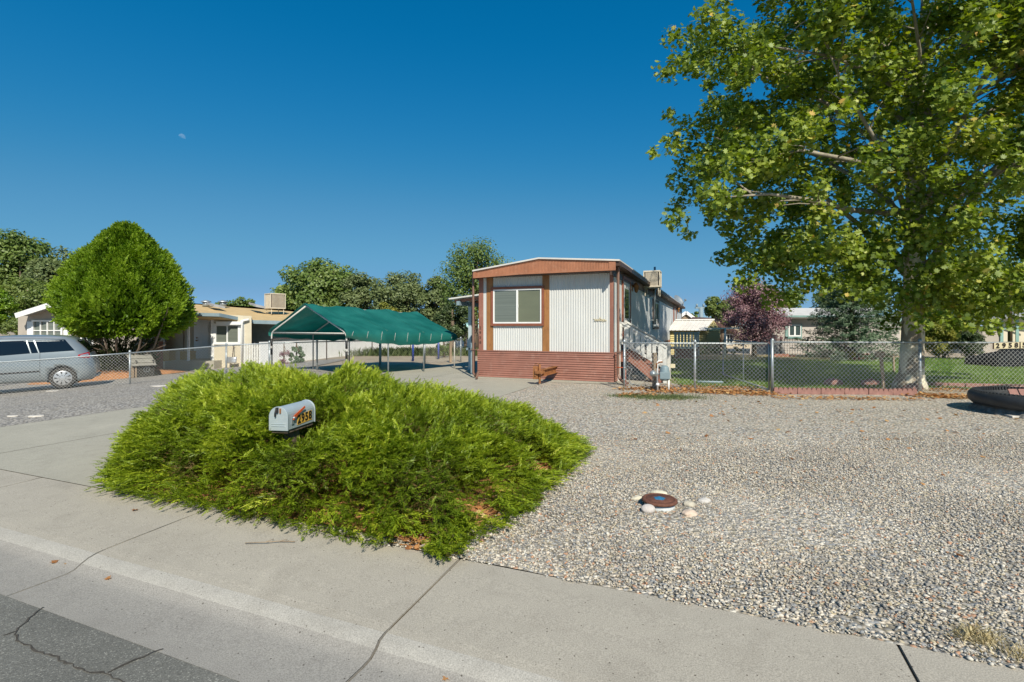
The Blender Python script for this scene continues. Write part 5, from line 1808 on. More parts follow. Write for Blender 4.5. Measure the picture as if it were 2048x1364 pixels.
for k, (px, py, rx, ry, rz_, lab) in enumerate(((1295, 1024, .062, .045, .04, 'rounded pale boulder stone in front left of the access lid'), (1276, 999, .07, .03, .02, 'flat cream stone left behind the access lid'),
        (1318, 990, .075, .035, .028, 'cream stone directly behind the access lid'), (1378, 1012, .052, .042, .03, 'oval buff stone right of the access lid'),
        (1379, 1031, .075, .05, .03, 'pinkish cream stone in front right of the access lid'), (1408, 1005, .06, .035, .028, 'pale grey stone farthest right of the access lid'))):
    q = G(px, py)
    v, f = ico(3)
    r0 = np.random.default_rng(k)
    v = v * (1 + .10 * np.sin(v @ r0.normal(0, 2.2, 3) + k)[:, None] + .07 * np.sin(v @ r0.normal(0, 4, 3))[:, None])
    v = v * np.array([rx, ry, rz_])
    t = MB(rotz(q + Vector((0, 0, rz_ * .55)), r0.uniform(-.6, .6))); t.add(v, f, 0, True)
    tag(t.build('stone', mat('cream stone %d' % k, [(.52, .48, .45), (.60, .56, .44), (.62, .58, .45), (.50, .46, .37), (.60, .48, .38), (.52, .50, .47)][k], .8, .12, 12, .4, 60), loc=q), lab, 'stone', 'stones around the access lid')
# pale flat rocks in the left gravel
for k, (px, py, w_, lab) in enumerate(((105, 783, .34, 'thin white rock strip in the grey gravel below the van wheel'), (25, 834, .16, 'small white rock at the left edge of the grey gravel'), (72, 834, .24, 'flat cream rock beside the driveway edge'), (321, 773, .45, 'white rock between the fence post and the juniper'))):
    q = G(px, py)
    r0 = np.random.default_rng(50 + k)
    pr = [(w_ * (.5 + .1 * r0.random()) * math.cos(a), w_ * (.22 + .06 * r0.random()) * math.sin(a)) for a in np.linspace(0, 2 * math.pi, 9)[:-1]]
    t = MB(rotz(q, .2)); t.prism(pr, 0, .03, axis=2)
    tag(t.build('flat_rock', M['stonew'], loc=q, bevel=.01), lab, 'rock', 'pale rocks in the left gravel')

# ------------------------------------------------------------------ mailbox
m0, m1 = P(575, 861, 4.7), P(628, 843, 5.15)
my = (Vector((m1.x, m1.y, 0)) - Vector((m0.x, m0.y, 0))).normalized()
mx = Vector((my.y, -my.x, 0))                 # to the right
mw, ml, mz = .185, .47, m0.z
mo = Vector((m0.x, m0.y, 0)) - mx * mw
mbx = thing('mailbox', 'grey arched mailbox with orange flag and number plates in the juniper', 'mailbox', mo + my * .24 + mx * mw / 2)
MM = FR(mo + Vector((0, 0, mz)), mx, my)
hs_ = .125
def arch(n=14, g=0.0, w=mw):
    pts_ = [(-g, -g), (w + g, -g), (w + g, hs_)]
    for k in range(1, n):
        a = math.pi * k / n
        pts_.append((w / 2 + (w / 2 + g) * math.cos(a), hs_ + (w / 2 + g) * math.sin(a)))
    pts_.append((-g, hs_))
    return pts_
t = MB(MM); t.prism(arch(), .012, ml)
t.build('body', M['mailbox'], mbx, bevel=.003)
t = MB(MM); t.prism(arch(g=.005), ml - .006, ml + .006); t.build('back_panel', M['mailbox'], mbx, bevel=.003)
t = MB(MM); t.prism(arch(g=.005), -.004, .012)
for z in (.035, .055):
    t.box((.02, -.008, z), (mw - .02, -.003, z + .006))
dd = t.build('door', M['mailbox'], mbx, bevel=.003)
t = MB(MM); t.box((mw * .42, -.022, .165), (mw * .52, -.004, .215)); t.tube([(mw * .45, -.02, .21), (mw * .40, -.025, .16), (mw * .38, -.02, .13)], .008, 6); t.build('latch', M['black'], dd)
t = MB(MM); t.box((mw * .60, -.016, .16), (mw * .66, -.004, .205)); t.build('catch', M['rust'], dd)
t = MB(MM)
t.prism([(.07, .088), (.085, .128), (.262, .192), (.27, .172), (.14, .120), (.085, .082)], mw + .012, mw + .018, axis=0)
fl = t.build('flag', M['orange'], mbx)
t = MB(MM); t.tube([(mw, .085, .105), (mw + .024, .085, .105)], .012, 8); t.box((mw + .002, .06, .045), (mw + .008, .095, .125)); t.build('flag_pivot', M['galv'], fl)
for k, ch in enumerate("2958"):
    y_ = .185 + .064 * k
    t = MB(MM); t.box((mw + .001, y_ - .031, .022 + .003 * k), (mw + .0035, y_ + .031, .118 + .003 * k)); pl_ = t.build('number_plate', M['gold'], mbx)
    t = MB(); text_mesh(t, ch, .112, MM @ FR((mw + .005, y_, .070 + .0035 * k), (0, 1, 0), (0, 0, 1), (1, 0, 0)), .002, .0035); t.build('digit', M['ink'], pl_, recalc=False)
t = MB(MM); t.box((mw / 2 - .05, .16, -mz), (mw / 2 + .05, .26, -.012)); t.box((.01, .02, -.03), (mw - .01, ml - .02, -.001)); t.build('post', M['bark'], mbx)

# twig and single fallen leaves on the pavement
def leaf_outline(lobed=True):
    if lobed:
        a = [(0, -.5), (.10, -.33), (.33, -.42), (.28, -.22), (.58, -.10), (.36, .02), (.42, .28), (.16, .16), (0, .55), (-.16, .16), (-.42, .28), (-.36, .02), (-.58, -.10), (-.28, -.22), (-.33, -.42), (-.10, -.33)]
    else:
        a = [(0, -.5), (.28, -.2), (.30, .15), (0, .5), (-.30, .15), (-.28, -.2)]
    return a
drym = leafmat('dry leaf', [(0, (.22, .09, .035)), (.35, (.42, .19, .07)), (.7, (.50, .27, .11)), (1, (.60, .42, .20))], .15)
for k, (px, py, s_, lab) in enumerate(((270, 1021, .05, 'curled brown leaf on the sidewalk below the juniper tip'), (109, 1125, .06, 'buff leaf lying where the joint meets the gutter'), (217, 1158, .05, 'pale sliver of leaf in the gutter'),
        (894, 1359, .045, 'yellow-brown leaf on the kerb at the bottom edge'), (133, 1128, .035, 'small dry weed-coloured leaf in the sidewalk joint'), (1919, 1112, .05, 'dark brown leaf alone on the gravel at right'))):
    z = 0.0
    for _ in range(4):
        q = Gz(px, py, z)
        vq = q.x * SU + q.y * CU
        z = .012 if k == 5 else float(np.interp(vq, [1.74, 2.05, 2.10, 2.14, 2.18, 2.3, 3.08], [-.096, -.101, -.092, -.066, -.045, -.026, -.002]))
    t = MB(rotz(q + Vector((0, 0, .009)), k * 1.3))
    t.add([(a * s_, b_ * s_, .35 * s_ * (abs(a) + abs(b_) - .5 + .3 * math.sin(a * 9))) for a, b_ in leaf_outline()], [list(range(16))], 0, True, tint=.1 + .16 * k if k != 5 else 0)
    o = t.build('fallen_leaf', drym, loc=q, recalc=False)
    tag(o, lab, 'leaf', 'single fallen leaves on pavement and gravel')
q = Gz(548, 1084, -.005)
t = MB(); t.tube([Gz(490, 1086, -.002), Gz(530, 1084, .008), Gz(560, 1082, .004), Gz(590, 1083, .0)], .0035, 5); t.tube([Gz(530, 1084, .008), Gz(548, 1078, .006)], .002, 5); t.tube([Gz(560, 1082, .004), Gz(575, 1078, .004)], .002, 5)
tag(t.build('twig', M['wood'], loc=q), 'thin dry twig on the sidewalk in front of the juniper', 'twig')

# ------------------------------------------------------------------ silver minivan
psi = R(34)
vx = Vector((-math.cos(psi), -math.sin(psi), 0)); vy = Vector((-math.sin(psi), math.cos(psi), 0))
vw = P(125, 775, 17.2)
XS = .9                                    # overall length scale of this van
vo = Vector((vw.x, vw.y, 0)) - vx * .97 * XS
vo.z = -.50
van = thing('minivan', 'silver blue minivan parked behind the left chain link fence', 'minivan', vo)
VM = FR(vo, vx * XS, vy)
LV = [(.24, .16, 4.90, .86), (.34, .05, 5.03, .95), (.55, .0, 5.1, .985), (.75, .015, 5.08, .99), (.86, .05, 5.03, .985), (1.02, .10, 4.6, .975), (1.10, .13, 4.2, .965),
      (1.22, .20, 4.0, .95), (1.36, .30, 3.8, .915), (1.50, .42, 3.55, .875), (1.64, .56, 3.3, .83), (1.74, .70, 3.05, .76), (1.80, .88, 2.9, .66), (1.835, 1.15, 2.6, .50), (1.845, 1.5, 2.3, .3)]
lz = [a[0] for a in LV]
def lv(z):
    z = min(max(z, lz[0]), lz[-1])
    return [float(np.interp(z, lz, [a[k] for a in LV])) for k in (1, 2, 3)]
RC = .42
def vsurf(x, z, off=.004):
    xr, xf, hw = lv(z)
    y = .98 - hw
    d = x - xr
    if d < RC:
        y = .98 - hw + RC - math.sqrt(max(0, RC ** 2 - (RC - max(d, 0)) ** 2))
    return (x, y - off, z)
def vring(z, xr, xf, hw):
    pts_ = []
    y0_, y1_ = .98 - hw, .98 + hw
    r = min(RC, hw * .8); rf = min(.45, hw * .6)
    def arc(cx, cy, r_, a0, a1):
        for k in range(7):
            a = a0 + (a1 - a0) * k / 6
            pts_.append((cx + r_ * math.cos(a), cy + r_ * math.sin(a), z))
    arc(xr + r, y0_ + r, r, math.pi, 1.5 * math.pi)
    for k in range(1, 16):
        pts_.append((xr + r + (xf - rf - xr - r) * k / 16, y0_, z))
    arc(xf - rf, y0_ + rf, rf, -.5 * math.pi, 0)
    arc(xf - rf, y1_ - rf, rf, 0, .5 * math.pi)
    for k in range(1, 16):
        pts_.append((xf - rf + (xr + r - xf + rf) * k / 16, y1_, z))
    arc(xr + r, y1_ - r, r, .5 * math.pi, math.pi)
    return pts_
t = MB(VM)
v, nr = [], 0
for a in LV:
    rg = vring(*a); nr = len(rg); v += rg
f = [(i * nr + k, i * nr + (k + 1) % nr, (i + 1) * nr + (k + 1) % nr, (i + 1) * nr + k) for i in range(len(LV) - 1) for k in range(nr)]
t.add(v, f, 0, True)
t.sm += [False, False]; t.mi += [0, 0]; t.t += [.5, .5]
t.f.append(list(range(nr))[::-1]); t.f.append([(len(LV) - 1) * nr + k for k in range(nr)])
body = t.build('body', M['van'], van)
cut = MB(VM)
for xx in (.97, 4.05):
    for ya, yb in ((-.2, .32), (1.64, 2.2)):
        n_ = 32
        cut.M = VM
        pr = [(xx + .43 * math.cos(2 * math.pi * k / n_), .36 + .43 * math.sin(2 * math.pi * k / n_)) for k in range(n_)]
        cut.prism(pr, ya, yb)
co_b = cut.build('cut', M['black'], van)
bm_ = body.modifiers.new('b', 'BOOLEAN'); bm_.operation = 'DIFFERENCE'; bm_.object = co_b; bm_.solver = 'EXACT'
bpy.context.view_layer.update()
me2 = bpy.data.meshes.new_from_object(body.evaluated_get(bpy.context.evaluated_depsgraph_get()))
body.modifiers.clear(); body.data = me2
bpy.data.objects.remove(co_b)
me2.materials.clear(); me2.materials.append(M['van']); me2.materials.append(M['black'])
for p_ in me2.polygons:
    c = p_.center
    p_.use_smooth = True
t = MB(VM)
for xx in (.97, 4.05):
    t.box((xx - .5, .335, .2), (xx + .5, 1.6, .9))
t.build('wheel_well', M['black'], body)
def vpanel(name, quad, m, parent, off=.005, nx_=8, nz_=6, thick=0):
    """quad: four (x,z) corners, rear-bottom, front-bottom, front-top, rear-top"""
    t = MB(VM)
    def fn(i, j):
        a = [quad[0][k] * (1 - i) + quad[1][k] * i for k in (0, 1)]
        b_ = [quad[3][k] * (1 - i) + quad[2][k] * i for k in (0, 1)]
        return vsurf(a[0] * (1 - j) + b_[0] * j, a[1] * (1 - j) + b_[1] * j, off)
    t.grid(fn, nx_, nz_, smooth=True)
    return t.build(name, m, parent, recalc=False)
vpanel('window', [(.62, 1.30), (1.62, 1.245), (1.78, 1.665), (.93, 1.69)], M['vglass'], van)
vpanel('window', [(1.66, 1.243), (1.84, 1.235), (1.99, 1.66), (1.815, 1.665)], M['vglass'], van)
vpanel('window', [(1.88, 1.232), (2.86, 1.16), (2.92, 1.64), (2.02, 1.66)], M['vglass'], van)
vpanel('window', [(2.92, 1.155), (3.8, 1.12), (3.3, 1.60), (2.97, 1.64)], M['vglass'], van)
vpanel('pillar_trim', [(1.63, 1.24), (1.655, 1.24), (1.81, 1.67), (1.785, 1.67)], M['van'], van, .006, 1, 6)
vpanel('pillar_trim', [(1.845, 1.23), (1.872, 1.23), (2.015, 1.665), (1.99, 1.665)], M['van'], van, .006, 1, 6)
vpanel('roof_rail', [(.85, 1.735), (3.1, 1.735), (3.0, 1.765), (.95, 1.765)], M['chrome'], van, .012, 12, 1)
for nm, q in (('door_seam', [(1.60, .42), (1.61, .42), (1.615, 1.24), (1.605, 1.24)]), ('door_seam', [(2.84, .34), (2.85, .34), (2.87, 1.15), (2.86, 1.15)]), ('slide_track', [(.45, 1.075), (1.62, 1.0), (1.62, 1.018), (.45, 1.083)]),
              ('body_line', [(.3, 1.02), (4.0, .93), (4.0, .938), (.3, 1.026)]), ('bumper_seam', [(.12, .86), (.62, .80), (.62, .806), (.12, .866)])):
    vpanel(nm, q, M['black'], van, .003, 8 if q[1][0] - q[0][0] > .1 else 1, 6)
vpanel('rub_strip', [(1.62, .60), (3.6, .52), (3.6, .565), (1.62, .645)], M['black'], van, .014, 10, 2)
tl_ = vpanel('tail_lamp', [(.17, 1.03), (.52, 1.06), (.52, 1.15), (.22, 1.24)], M['red'], van, .007, 10, 4)
vpanel('lamp_lens', [(.21, 1.095), (.45, 1.10), (.46, 1.14), (.24, 1.185)], M['chrome'], tl_, .010, 8, 3)
t = MB(VM)
t.tube([(2.52, .0, .985), (2.52, -.035, .99), (2.78, -.035, .975), (2.78, .0, .97)], .014, 6); t.build('handle', M['van'], van)
t = MB(VM); t.tube([(.2, .2, .38), (.0, .5, .38), (-.02, .98, .38), (0, 1.46, .38), (.2, 1.76, .38)], .05, 6); t.build('bumper', M['van'], van)
t = MB(VM); t.grid(lambda i, j: (lv(1.22 + .45 * j)[0] - .004 + .0 * i, .32 + 1.32 * i, 1.22 + .45 * j), 6, 6, smooth=True); t.build('rear_window', M['vglass'], van, recalc=False)
t = MB(VM); t.box((3.25, -.16, 1.1), (3.42, .0, 1.26)); t.build('mirror', M['van'], van, bevel=.02)
for xx in (.97, 4.05):
    for y_, sg in ((.045, 1), (1.915, -1)):
        wc = vo + vx * xx * XS + vy * y_ + Vector((0, 0, .36))
        WM = FR(wc, vx, (0, 0, 1), -vy * sg)
        t = MB(WM)
        t.lathe((0, 0, -.2), [(.20, 0), (.34, .0), (.365, .04), (.37, .1), (.365, .17), (.345, .2), (.27, .215), (.25, .20), (.25, .12)], 36)
        wh = t.build('wheel', M['rubber'], van)
        t = MB(WM)
        t.lathe((0, 0, -.02), [(.25, 0), (.255, .02), (.235, .028), (.08, .045), (.0, .05)], 36)
        rm = t.build('rim', M['chrome'], wh)
        t = MB(WM)
        for k in range(9):
            a = 2 * math.pi * k / 9
            for (r0, r1, wd_) in ((.135, .215, .030), (.07, .105, .012)):
                ca_, sa_ = math.cos(a), math.sin(a)
                zo0 = .026 + .045 - .02 * r0 / .25
                pts_ = []
                for rr_, ww_ in ((r0, wd_ * .35), (r1, wd_), (r1, -wd_), (r0, -wd_ * .35)):
                    zz = -.02 + .050 - (rr_ / .235) * .022 + .004
                    pts_.append((rr_ * ca_ - ww_ * sa_, rr_ * sa_ + ww_ * ca_, zz))
                t.add(pts_, [(0, 1, 2, 3)])
        t.build('rim_slots', M['black'], rm, recalc=False)

# ------------------------------------------------------------------ foliage helpers
def quad_leaf(w_=.5, fold=.15):
    return np.array([(0, -.5, 0), (w_ / 2, 0, fold), (0, .5, 0), (-w_ / 2, 0, fold)]), np.array([[0, 1, 2, 3]])
def star_leaf():
    o = leaf_outline()
    v = np.array([(a, b_, .22 * (a * a + b_ * b_) - .05) for a, b_ in o] + [(0, -.05, .0)])
    n_ = len(o)
    return v, np.array([[i, (i + 1) % n_, n_] for i in range(n_)])
def fillclump(c, r, n_, shell=.5):
    """random points in ellipsoids: c (k,3), r (k,3), n_ per clump"""
    k = len(c)
    d = unit(rng.normal(size=(k, n_, 3)))
    rad = rng.random((k, n_, 1)) ** shell
    return (c[:, None, :] + d * rad * r[:, None, :]).reshape(-1, 3), d.reshape(-1, 3)
def leaves(name, pos, nrm, size, tpl, material, parent, jit=.7, tint=None, droop=0.0):
    n_ = len(pos)
    Z = unit(nrm + rng.normal(0, jit, (n_, 3)) + np.array([0, 0, .25]))
    A, B_, C_ = frames(Z)
    sc = size * rng.uniform(.6, 1.25, n_)
    V, Fq, T = scatter(tpl[0], tpl[1], pos, A, B_, C_, sc, tint if tint is not None else np.clip(rng.normal(.5, .22, n_), 0, 1))
    return fastmesh(name, V, Fq, T, material, parent)

GREENS = {
 'mid': [(0, (.065, .110, .022)), (.5, (.125, .190, .038)), (1, (.22, .275, .07))],
 'olive': [(0, (.085, .120, .045)), (.5, (.140, .180, .066)), (1, (.20, .24, .095))],
 'light': [(0, (.080, .125, .025)), (.5, (.150, .205, .045)), (1, (.25, .29, .08))],
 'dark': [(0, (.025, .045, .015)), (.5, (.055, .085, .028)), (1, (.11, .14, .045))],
 'spruce': [(0, (.045, .085, .048)), (.5, (.11, .175, .100)), (1, (.23, .31, .20))],
 'plum': [(0, (.10, .040, .060)), (.5, (.26, .135, .165)), (1, (.48, .34, .36))],
 'syc': [(0, (.075, .125, .014)), (.45, (.180, .250, .024)), (.85, (.38, .44, .055)), (.965, (.46, .44, .10)), (1, (.62, .38, .08))],
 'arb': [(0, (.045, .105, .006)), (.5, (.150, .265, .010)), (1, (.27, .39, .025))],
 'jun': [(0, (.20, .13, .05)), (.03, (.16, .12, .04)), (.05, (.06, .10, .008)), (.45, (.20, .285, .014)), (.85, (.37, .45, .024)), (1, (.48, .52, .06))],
 'yel': [(0, (.10, .12, .015)), (.5, (.22, .23, .03)), (1, (.38, .33, .05))],
}
LM = {k: leafmat('foliage ' + k, v, .38 if k in ('syc', 'light') else .28) for k, v in GREENS.items()}

def tree(name, label, cat, px, Y, ztop, zbot, rx, ry, lm, n_clump, per, size, group=None, trunk=.18, shape=1.0, seed=0, z0=None, cr=None, tpl=None, lean=0, bark='bark', gap=.0):
    """trunk and limbs under a crown of clumped leaves; px is the column of the trunk, heights in metres above the eye-level ground"""
    global rng
    keep = rng
    rng = np.random.default_rng(100 + seed)
    X = (px - 1024) * Y / F
    g = float(gz(X)) if z0 is None else z0
    base = Vector((X, Y, g))
    root = thing(name, label, cat, base, group)
    H = ztop - zbot
    cz_ = (ztop + zbot) / 2
    d = unit(rng.normal(size=(n_clump, 3)))
    rad = rng.random((n_clump, 1)) ** .38
    c = d * rad
    # narrower towards the top when shape > 1
    k = 1 - (shape - 1) * .5 * (c[:, 2:3] + 1) / 2
    cr = cr or .30 * min(rx, H / 2)
    c = np.concatenate([c[:, :1] * (rx - cr * .6) * k, c[:, 1:2] * (ry - cr * .6) * k, c[:, 2:3] * (H / 2 - cr * .5)], 1) + np.array([X + lean, Y, cz_])
    r = cr * rng.uniform(.7, 1.3, (n_clump, 1)) * np.array([[1, 1, .78]])
    per = int(per * 1.5)
    pos, dd = fillclump(c, r, per, .42)
    out = unit(pos - np.array([X, Y, cz_ - H * .2]))
    ct = np.repeat(rng.normal(0, .13, n_clump), per)
    tint = np.clip(.5 + ct + rng.normal(0, .11, len(pos)), 0, 1)
    leaves('crown', pos, dd * .7 + out * .4 + np.array(SUN) * .5, size * .74, tpl or quad_leaf(.62), lm, root, .6, tint)
    t = MB()
    th = max(zbot + H * .35, g + 1)
    t.tube([base, base + Vector((lean * .2, 0, (th - g) * .4)), base + Vector((lean * .5, 0, th - g)), (X + lean * .9, Y, zbot + H * .75)], [trunk * 1.25, trunk, trunk * .7, trunk * .25], 8)
    t.build('trunk', M[bark], root)
    L_ = 7
    for k2 in range(L_):
        j = int(rng.integers(0, n_clump))
        e_ = Vector(c[j])
        s0 = base + Vector((lean * .4, 0, (th - g) * (.55 + .4 * k2 / L_)))
        t = MB(); t.tube([s0, s0.lerp(e_, .5) + Vector((0, 0, .1 * H * .2)), e_], [trunk * .45, trunk * .28, trunk * .08], 5)
        t.build('limb', M[bark], root)
    rng = keep
    return root

# distant trees, left to right
def T(name, label, px, Y, ytop, ybot, wpx, lm, n_, per, size, **k):
    zt = HC + (HOR - ytop) * Y / F; zb = HC + (HOR - ybot) * Y / F
    return tree(name, label, 'tree', px, Y, zt, zb, wpx * Y / F / 2, k.pop('ry', wpx * Y / F / 2 * .8), LM[lm], n_, per, size, **k)
gA = 'trees on the horizon left of the mobile home'
T('broadleaf_tree', 'big round dark green tree at far left beyond the grey house', 42, 46, 452, 640, 150, 'mid', 75, 120, .42, seed=1, trunk=.3)
T('broadleaf_tree', 'greyish green tree between the far left tree and the arborvitae', 120, 40, 484, 660, 130, 'olive', 70, 120, .34, seed=2, trunk=.25)
T('broadleaf_tree', 'pale green bush-like tree low behind the grey house roof', 55, 36, 545, 680, 150, 'light', 50, 120, .28, seed=3, trunk=.2)
T('arborvitae', 'dark clipped evergreen cut off by the left edge', -14, 21, 566, 658, 80, 'arb', 40, 170, .13, seed=4, trunk=.12)
T('broadleaf_tree', 'low dark tree behind the tan roof beside its cooler', 487, 60, 594, 650, 80, 'mid', 26, 90, .4, seed=5, trunk=.15)
T('broadleaf_tree', 'tiny tree top above the tan roof ridge', 437, 62, 603, 650, 36, 'mid', 10, 70, .4, seed=6, trunk=.1)
T('broadleaf_tree', 'large rounded deep green tree behind the canopy peak', 640, 50, 516, 665, 190, 'mid', 110, 130, .46, seed=7, trunk=.35)
T('broadleaf_tree', 'smaller dark shoulder tree left of the large rounded tree', 573, 52, 555, 665, 66, 'mid', 34, 110, .42, seed=8, trunk=.2)
T('broadleaf_tree', 'grey-green tree just right of the large rounded tree', 718, 46, 533, 668, 90, 'olive', 52, 120, .34, seed=9, trunk=.2)
T('broadleaf_tree', 'wide olive tree in the middle of the horizon row', 800, 44, 538, 672, 140, 'olive', 85, 120, .32, seed=10, trunk=.25)
T('broadleaf_tree', 'yellow-green low tree directly above the canopy roof', 772, 38, 598, 672, 60, 'yel', 26, 110, .24, seed=11, trunk=.15)
T('broadleaf_tree', 'olive tree filling the gap beside the tall poplar', 872, 43, 545, 672, 90, 'olive', 55, 120, .30, seed=12, trunk=.2)
T('poplar_tree', 'tall open poplar rising just behind the mobile home roof', 950, 38, 466, 668, 178, 'mid', 90, 120, .24, seed=13, trunk=.25, shape=1.3)
T('broadleaf_tree', 'dark greyish tree in shade between canopy and patio cover', 905, 34, 598, 682, 80, 'dark', 44, 110, .22, seed=14, trunk=.2)
T('shrub', 'low light green shrub behind the white wall by the patio post', 930, 39, 655, 684, 44, 'light', 16, 80, .2, seed=15, trunk=.08)
T('broadleaf_tree', 'bright green tree peeking out left of the purple plum', 1446, 40, 586, 650, 76, 'light', 40, 130, .28, seed=16, trunk=.2)
T('broadleaf_tree', 'small distant tree left of the utility pole', 1390, 66, 619, 648, 22, 'mid', 12, 60, .42, seed=17, trunk=.15)
T('broadleaf_tree', 'leafy tree behind the plum and the grey house roof', 1540, 46, 560, 650, 130, 'mid', 60, 110, .36, seed=18, trunk=.25)
T('broadleaf_tree', 'tall dark tree filling the gap behind the spruce top', 1700, 50, 540, 660, 150, 'mid', 60, 110, .42, seed=19, trunk=.25)
T('broadleaf_tree', 'dark green tree behind the sycamore trunk on its right', 1885, 40, 560, 700, 130, 'dark', 70, 120, .34, seed=20, trunk=.2)
T('broadleaf_tree', 'mid green tree above the teal trimmed house', 2010, 44, 520, 650, 130, 'mid', 60, 120, .36, seed=21, trunk=.2)
T('shrub', 'rounded yellow-green shrub between trunk and teal trimmed house', 1888, 26, 638, 716, 84, 'yel', 60, 130, .13, seed=22, trunk=.06)
T('shrub', 'dark shaded shrub right of the yellow-green shrub', 1945, 25, 652, 722, 60, 'dark', 36, 120, .12, seed=23, trunk=.06)
T('shrub', 'small round shrub with reddish berries under the canopy', 888, 27, 684, 712, 34, 'light', 16, 120, .09, seed=24, trunk=.05)
T('plum_tree', 'purple leaved plum tree in front of the pale grey house', 1508, 27, 552, 706, 138, 'plum', 130, 130, .13, seed=25, trunk=.12, shape=1.15)
T('shrub', 'low yellowish shrub in front of the spruce skirt', 1690, 24.5, 694, 722, 44, 'yel', 14, 110, .1, seed=26, trunk=.04)
T('shrub', 'weedy green shrub at the foot of the yellow shed', 1440, 29, 690, 716, 90, 'mid', 22, 80, .1, seed=27, trunk=.04)
T('shrub', 'spiky green weed clump before the white wall, right of the picket gate', 593, 24.3, 686, 736, 34, 'spruce', 16, 90, .12, seed=28, trunk=.04)
T('shrub', 'reddish dry bush against the white wall by the picket gate', 568, 24.0, 700, 736, 36, 'plum', 8, 50, .1, seed=29, trunk=.03)

# grey tarp heap and dark trailer behind the fence at the right edge
q = P(2020, 730, 21); q.z = 0
t = MB()
t.grid(lambda i, j: (q.x - 1.3 + 3.0 * i, q.y - .8 + 1.6 * j, (.62 * math.sin(math.pi * i) ** .18 * math.sin(math.pi * j) ** .2 * (1 + .25 * math.sin(i * 9) * math.cos(j * 5)) + .05 * math.sin(i * 31 + j * 7) * math.sin(math.pi * i))), 40, 20, smooth=True)
tag(t.build('tarp_heap', mat('dark grey tarp', (.022, .025, .028), .95, .25, 3, spec=.05), loc=q, recalc=False), 'dark grey tarp covered heap behind the number sign', 'tarp')

# spruce
def spruce():
    q = P(1704, 722, 25); q.z = 0
    root = thing('spruce_tree', 'blue-green spruce standing between the pale grey house and the sycamore', 'tree', q)
    t = MB(); t.tube([q, q + Vector((0, 0, 6.2))], [.16, .02], 8); t.build('trunk', M['bark'], root)
    Ps, Ns, Ts = [], [], []
    for k in range(330):
        h = .15 + 6.1 * (k / 330) ** 1.0
        L_ = (2.55 * (1 - h / 6.6) ** .8 + .12) * rng.uniform(.75, 1.1)
        a = k * 2.399 + rng.normal(0, .2)
        n_ = int(60 * L_) + 12
        s_ = rng.random(n_) ** .6
        side = rng.normal(0, .13, n_) * (1.1 - s_ * .6) * min(1, L_)
        x = s_ * L_
        z = h - .28 * x + .10 * x * x + rng.normal(0, .045, n_)
        dx, dy = math.cos(a), math.sin(a)
        Ps.append(np.stack([q.x + dx * x - dy * side, q.y + dy * x + dx * side, z], 1))
        Ns.append(np.stack([dx * .5 + rng.normal(0, .3, n_), dy * .5 + rng.normal(0, .3, n_), np.full(n_, .9)], 1))
        Ts.append(np.clip(.25 + .5 * s_ + rng.normal(0, .15, n_), 0, 1))
    leaves('crown', np.concatenate(Ps), np.concatenate(Ns), .13, quad_leaf(.4), LM['spruce'], root, .4, np.concatenate(Ts))
spruce()

# feathery spray templates: main axis along +y, flat side branchlets
def spray(n_side=9, L=1.0, spread=.34, wid=.045, curl=.12, r=None, lift=.06):
    r = r or random
    V, Fc = [], []
    def tw(p, d, l, w_):
        d = np.array(d) / np.linalg.norm(d)
        s_ = np.cross(d, (0, 0, 1)); s_ /= max(1e-6, np.linalg.norm(s_))
        s_ = s_ * math.cos(.6) + np.array((0, 0, 1)) * r.uniform(-.9, .9)
        s_ /= np.linalg.norm(s_)
        n0 = len(V)
        V.extend([tuple(p), tuple(p + d * l * .4 + s_ * w_ / 2), tuple(p + d * l), tuple(p + d * l * .4 - s_ * w_ / 2)])
        Fc.append((n0, n0 + 1, n0 + 2, n0 + 3))
    for i in range(n_side * 2):
        t_ = (i + .5) / (n_side * 2)
        p = np.array((0, t_ * L * .85, -curl * t_ * t_ + lift * t_))
        sg = 1 if i % 2 else -1
        l = spread * (1 - .62 * t_) * r.uniform(.7, 1.2)
        d = np.array((sg * r.uniform(.45, .8), 1, r.uniform(-.35, .45)))
        tw(p, d, l, wid)
        p2 = p + d / np.linalg.norm(d) * l * .45
        tw(p2, np.array((sg * .1, 1, r.uniform(-.1, .6))), l * .5, wid * .85)
    tw(np.array((0, L * .7, -curl * .5 + lift)), (0, 1, -.05), L * .35, wid)
    return np.array(V), np.array(Fc)

def sprays(name, pos, dirv, upv, size, material, parent, tint, nt=6, **k):
    Vs, Fs, Ts = [], [], []
    off = 0
    ids = rng.integers(0, nt, len(pos))
    for i in range(nt):
        tv, tf = spray(r=random.Random(i * 7 + 1), **k)
        m_ = ids == i
        if not m_.any():
            continue
        Y_ = unit(dirv[m_]); X_ = unit(np.cross(Y_, upv[m_])); Z_ = np.cross(X_, Y_)
        V, Fq, T_ = scatter(tv, tf, pos[m_], X_, Y_, Z_, size[m_], tint[m_])
        T_ = np.clip(T_ + rng.normal(0, .10, len(T_)), 0, 1)
        Vs.append(V); Fs.append(Fq + off); Ts.append(T_)
        off += len(V)
    return fastmesh(name, np.concatenate(Vs), np.concatenate(Fs), np.concatenate(Ts), material, parent)

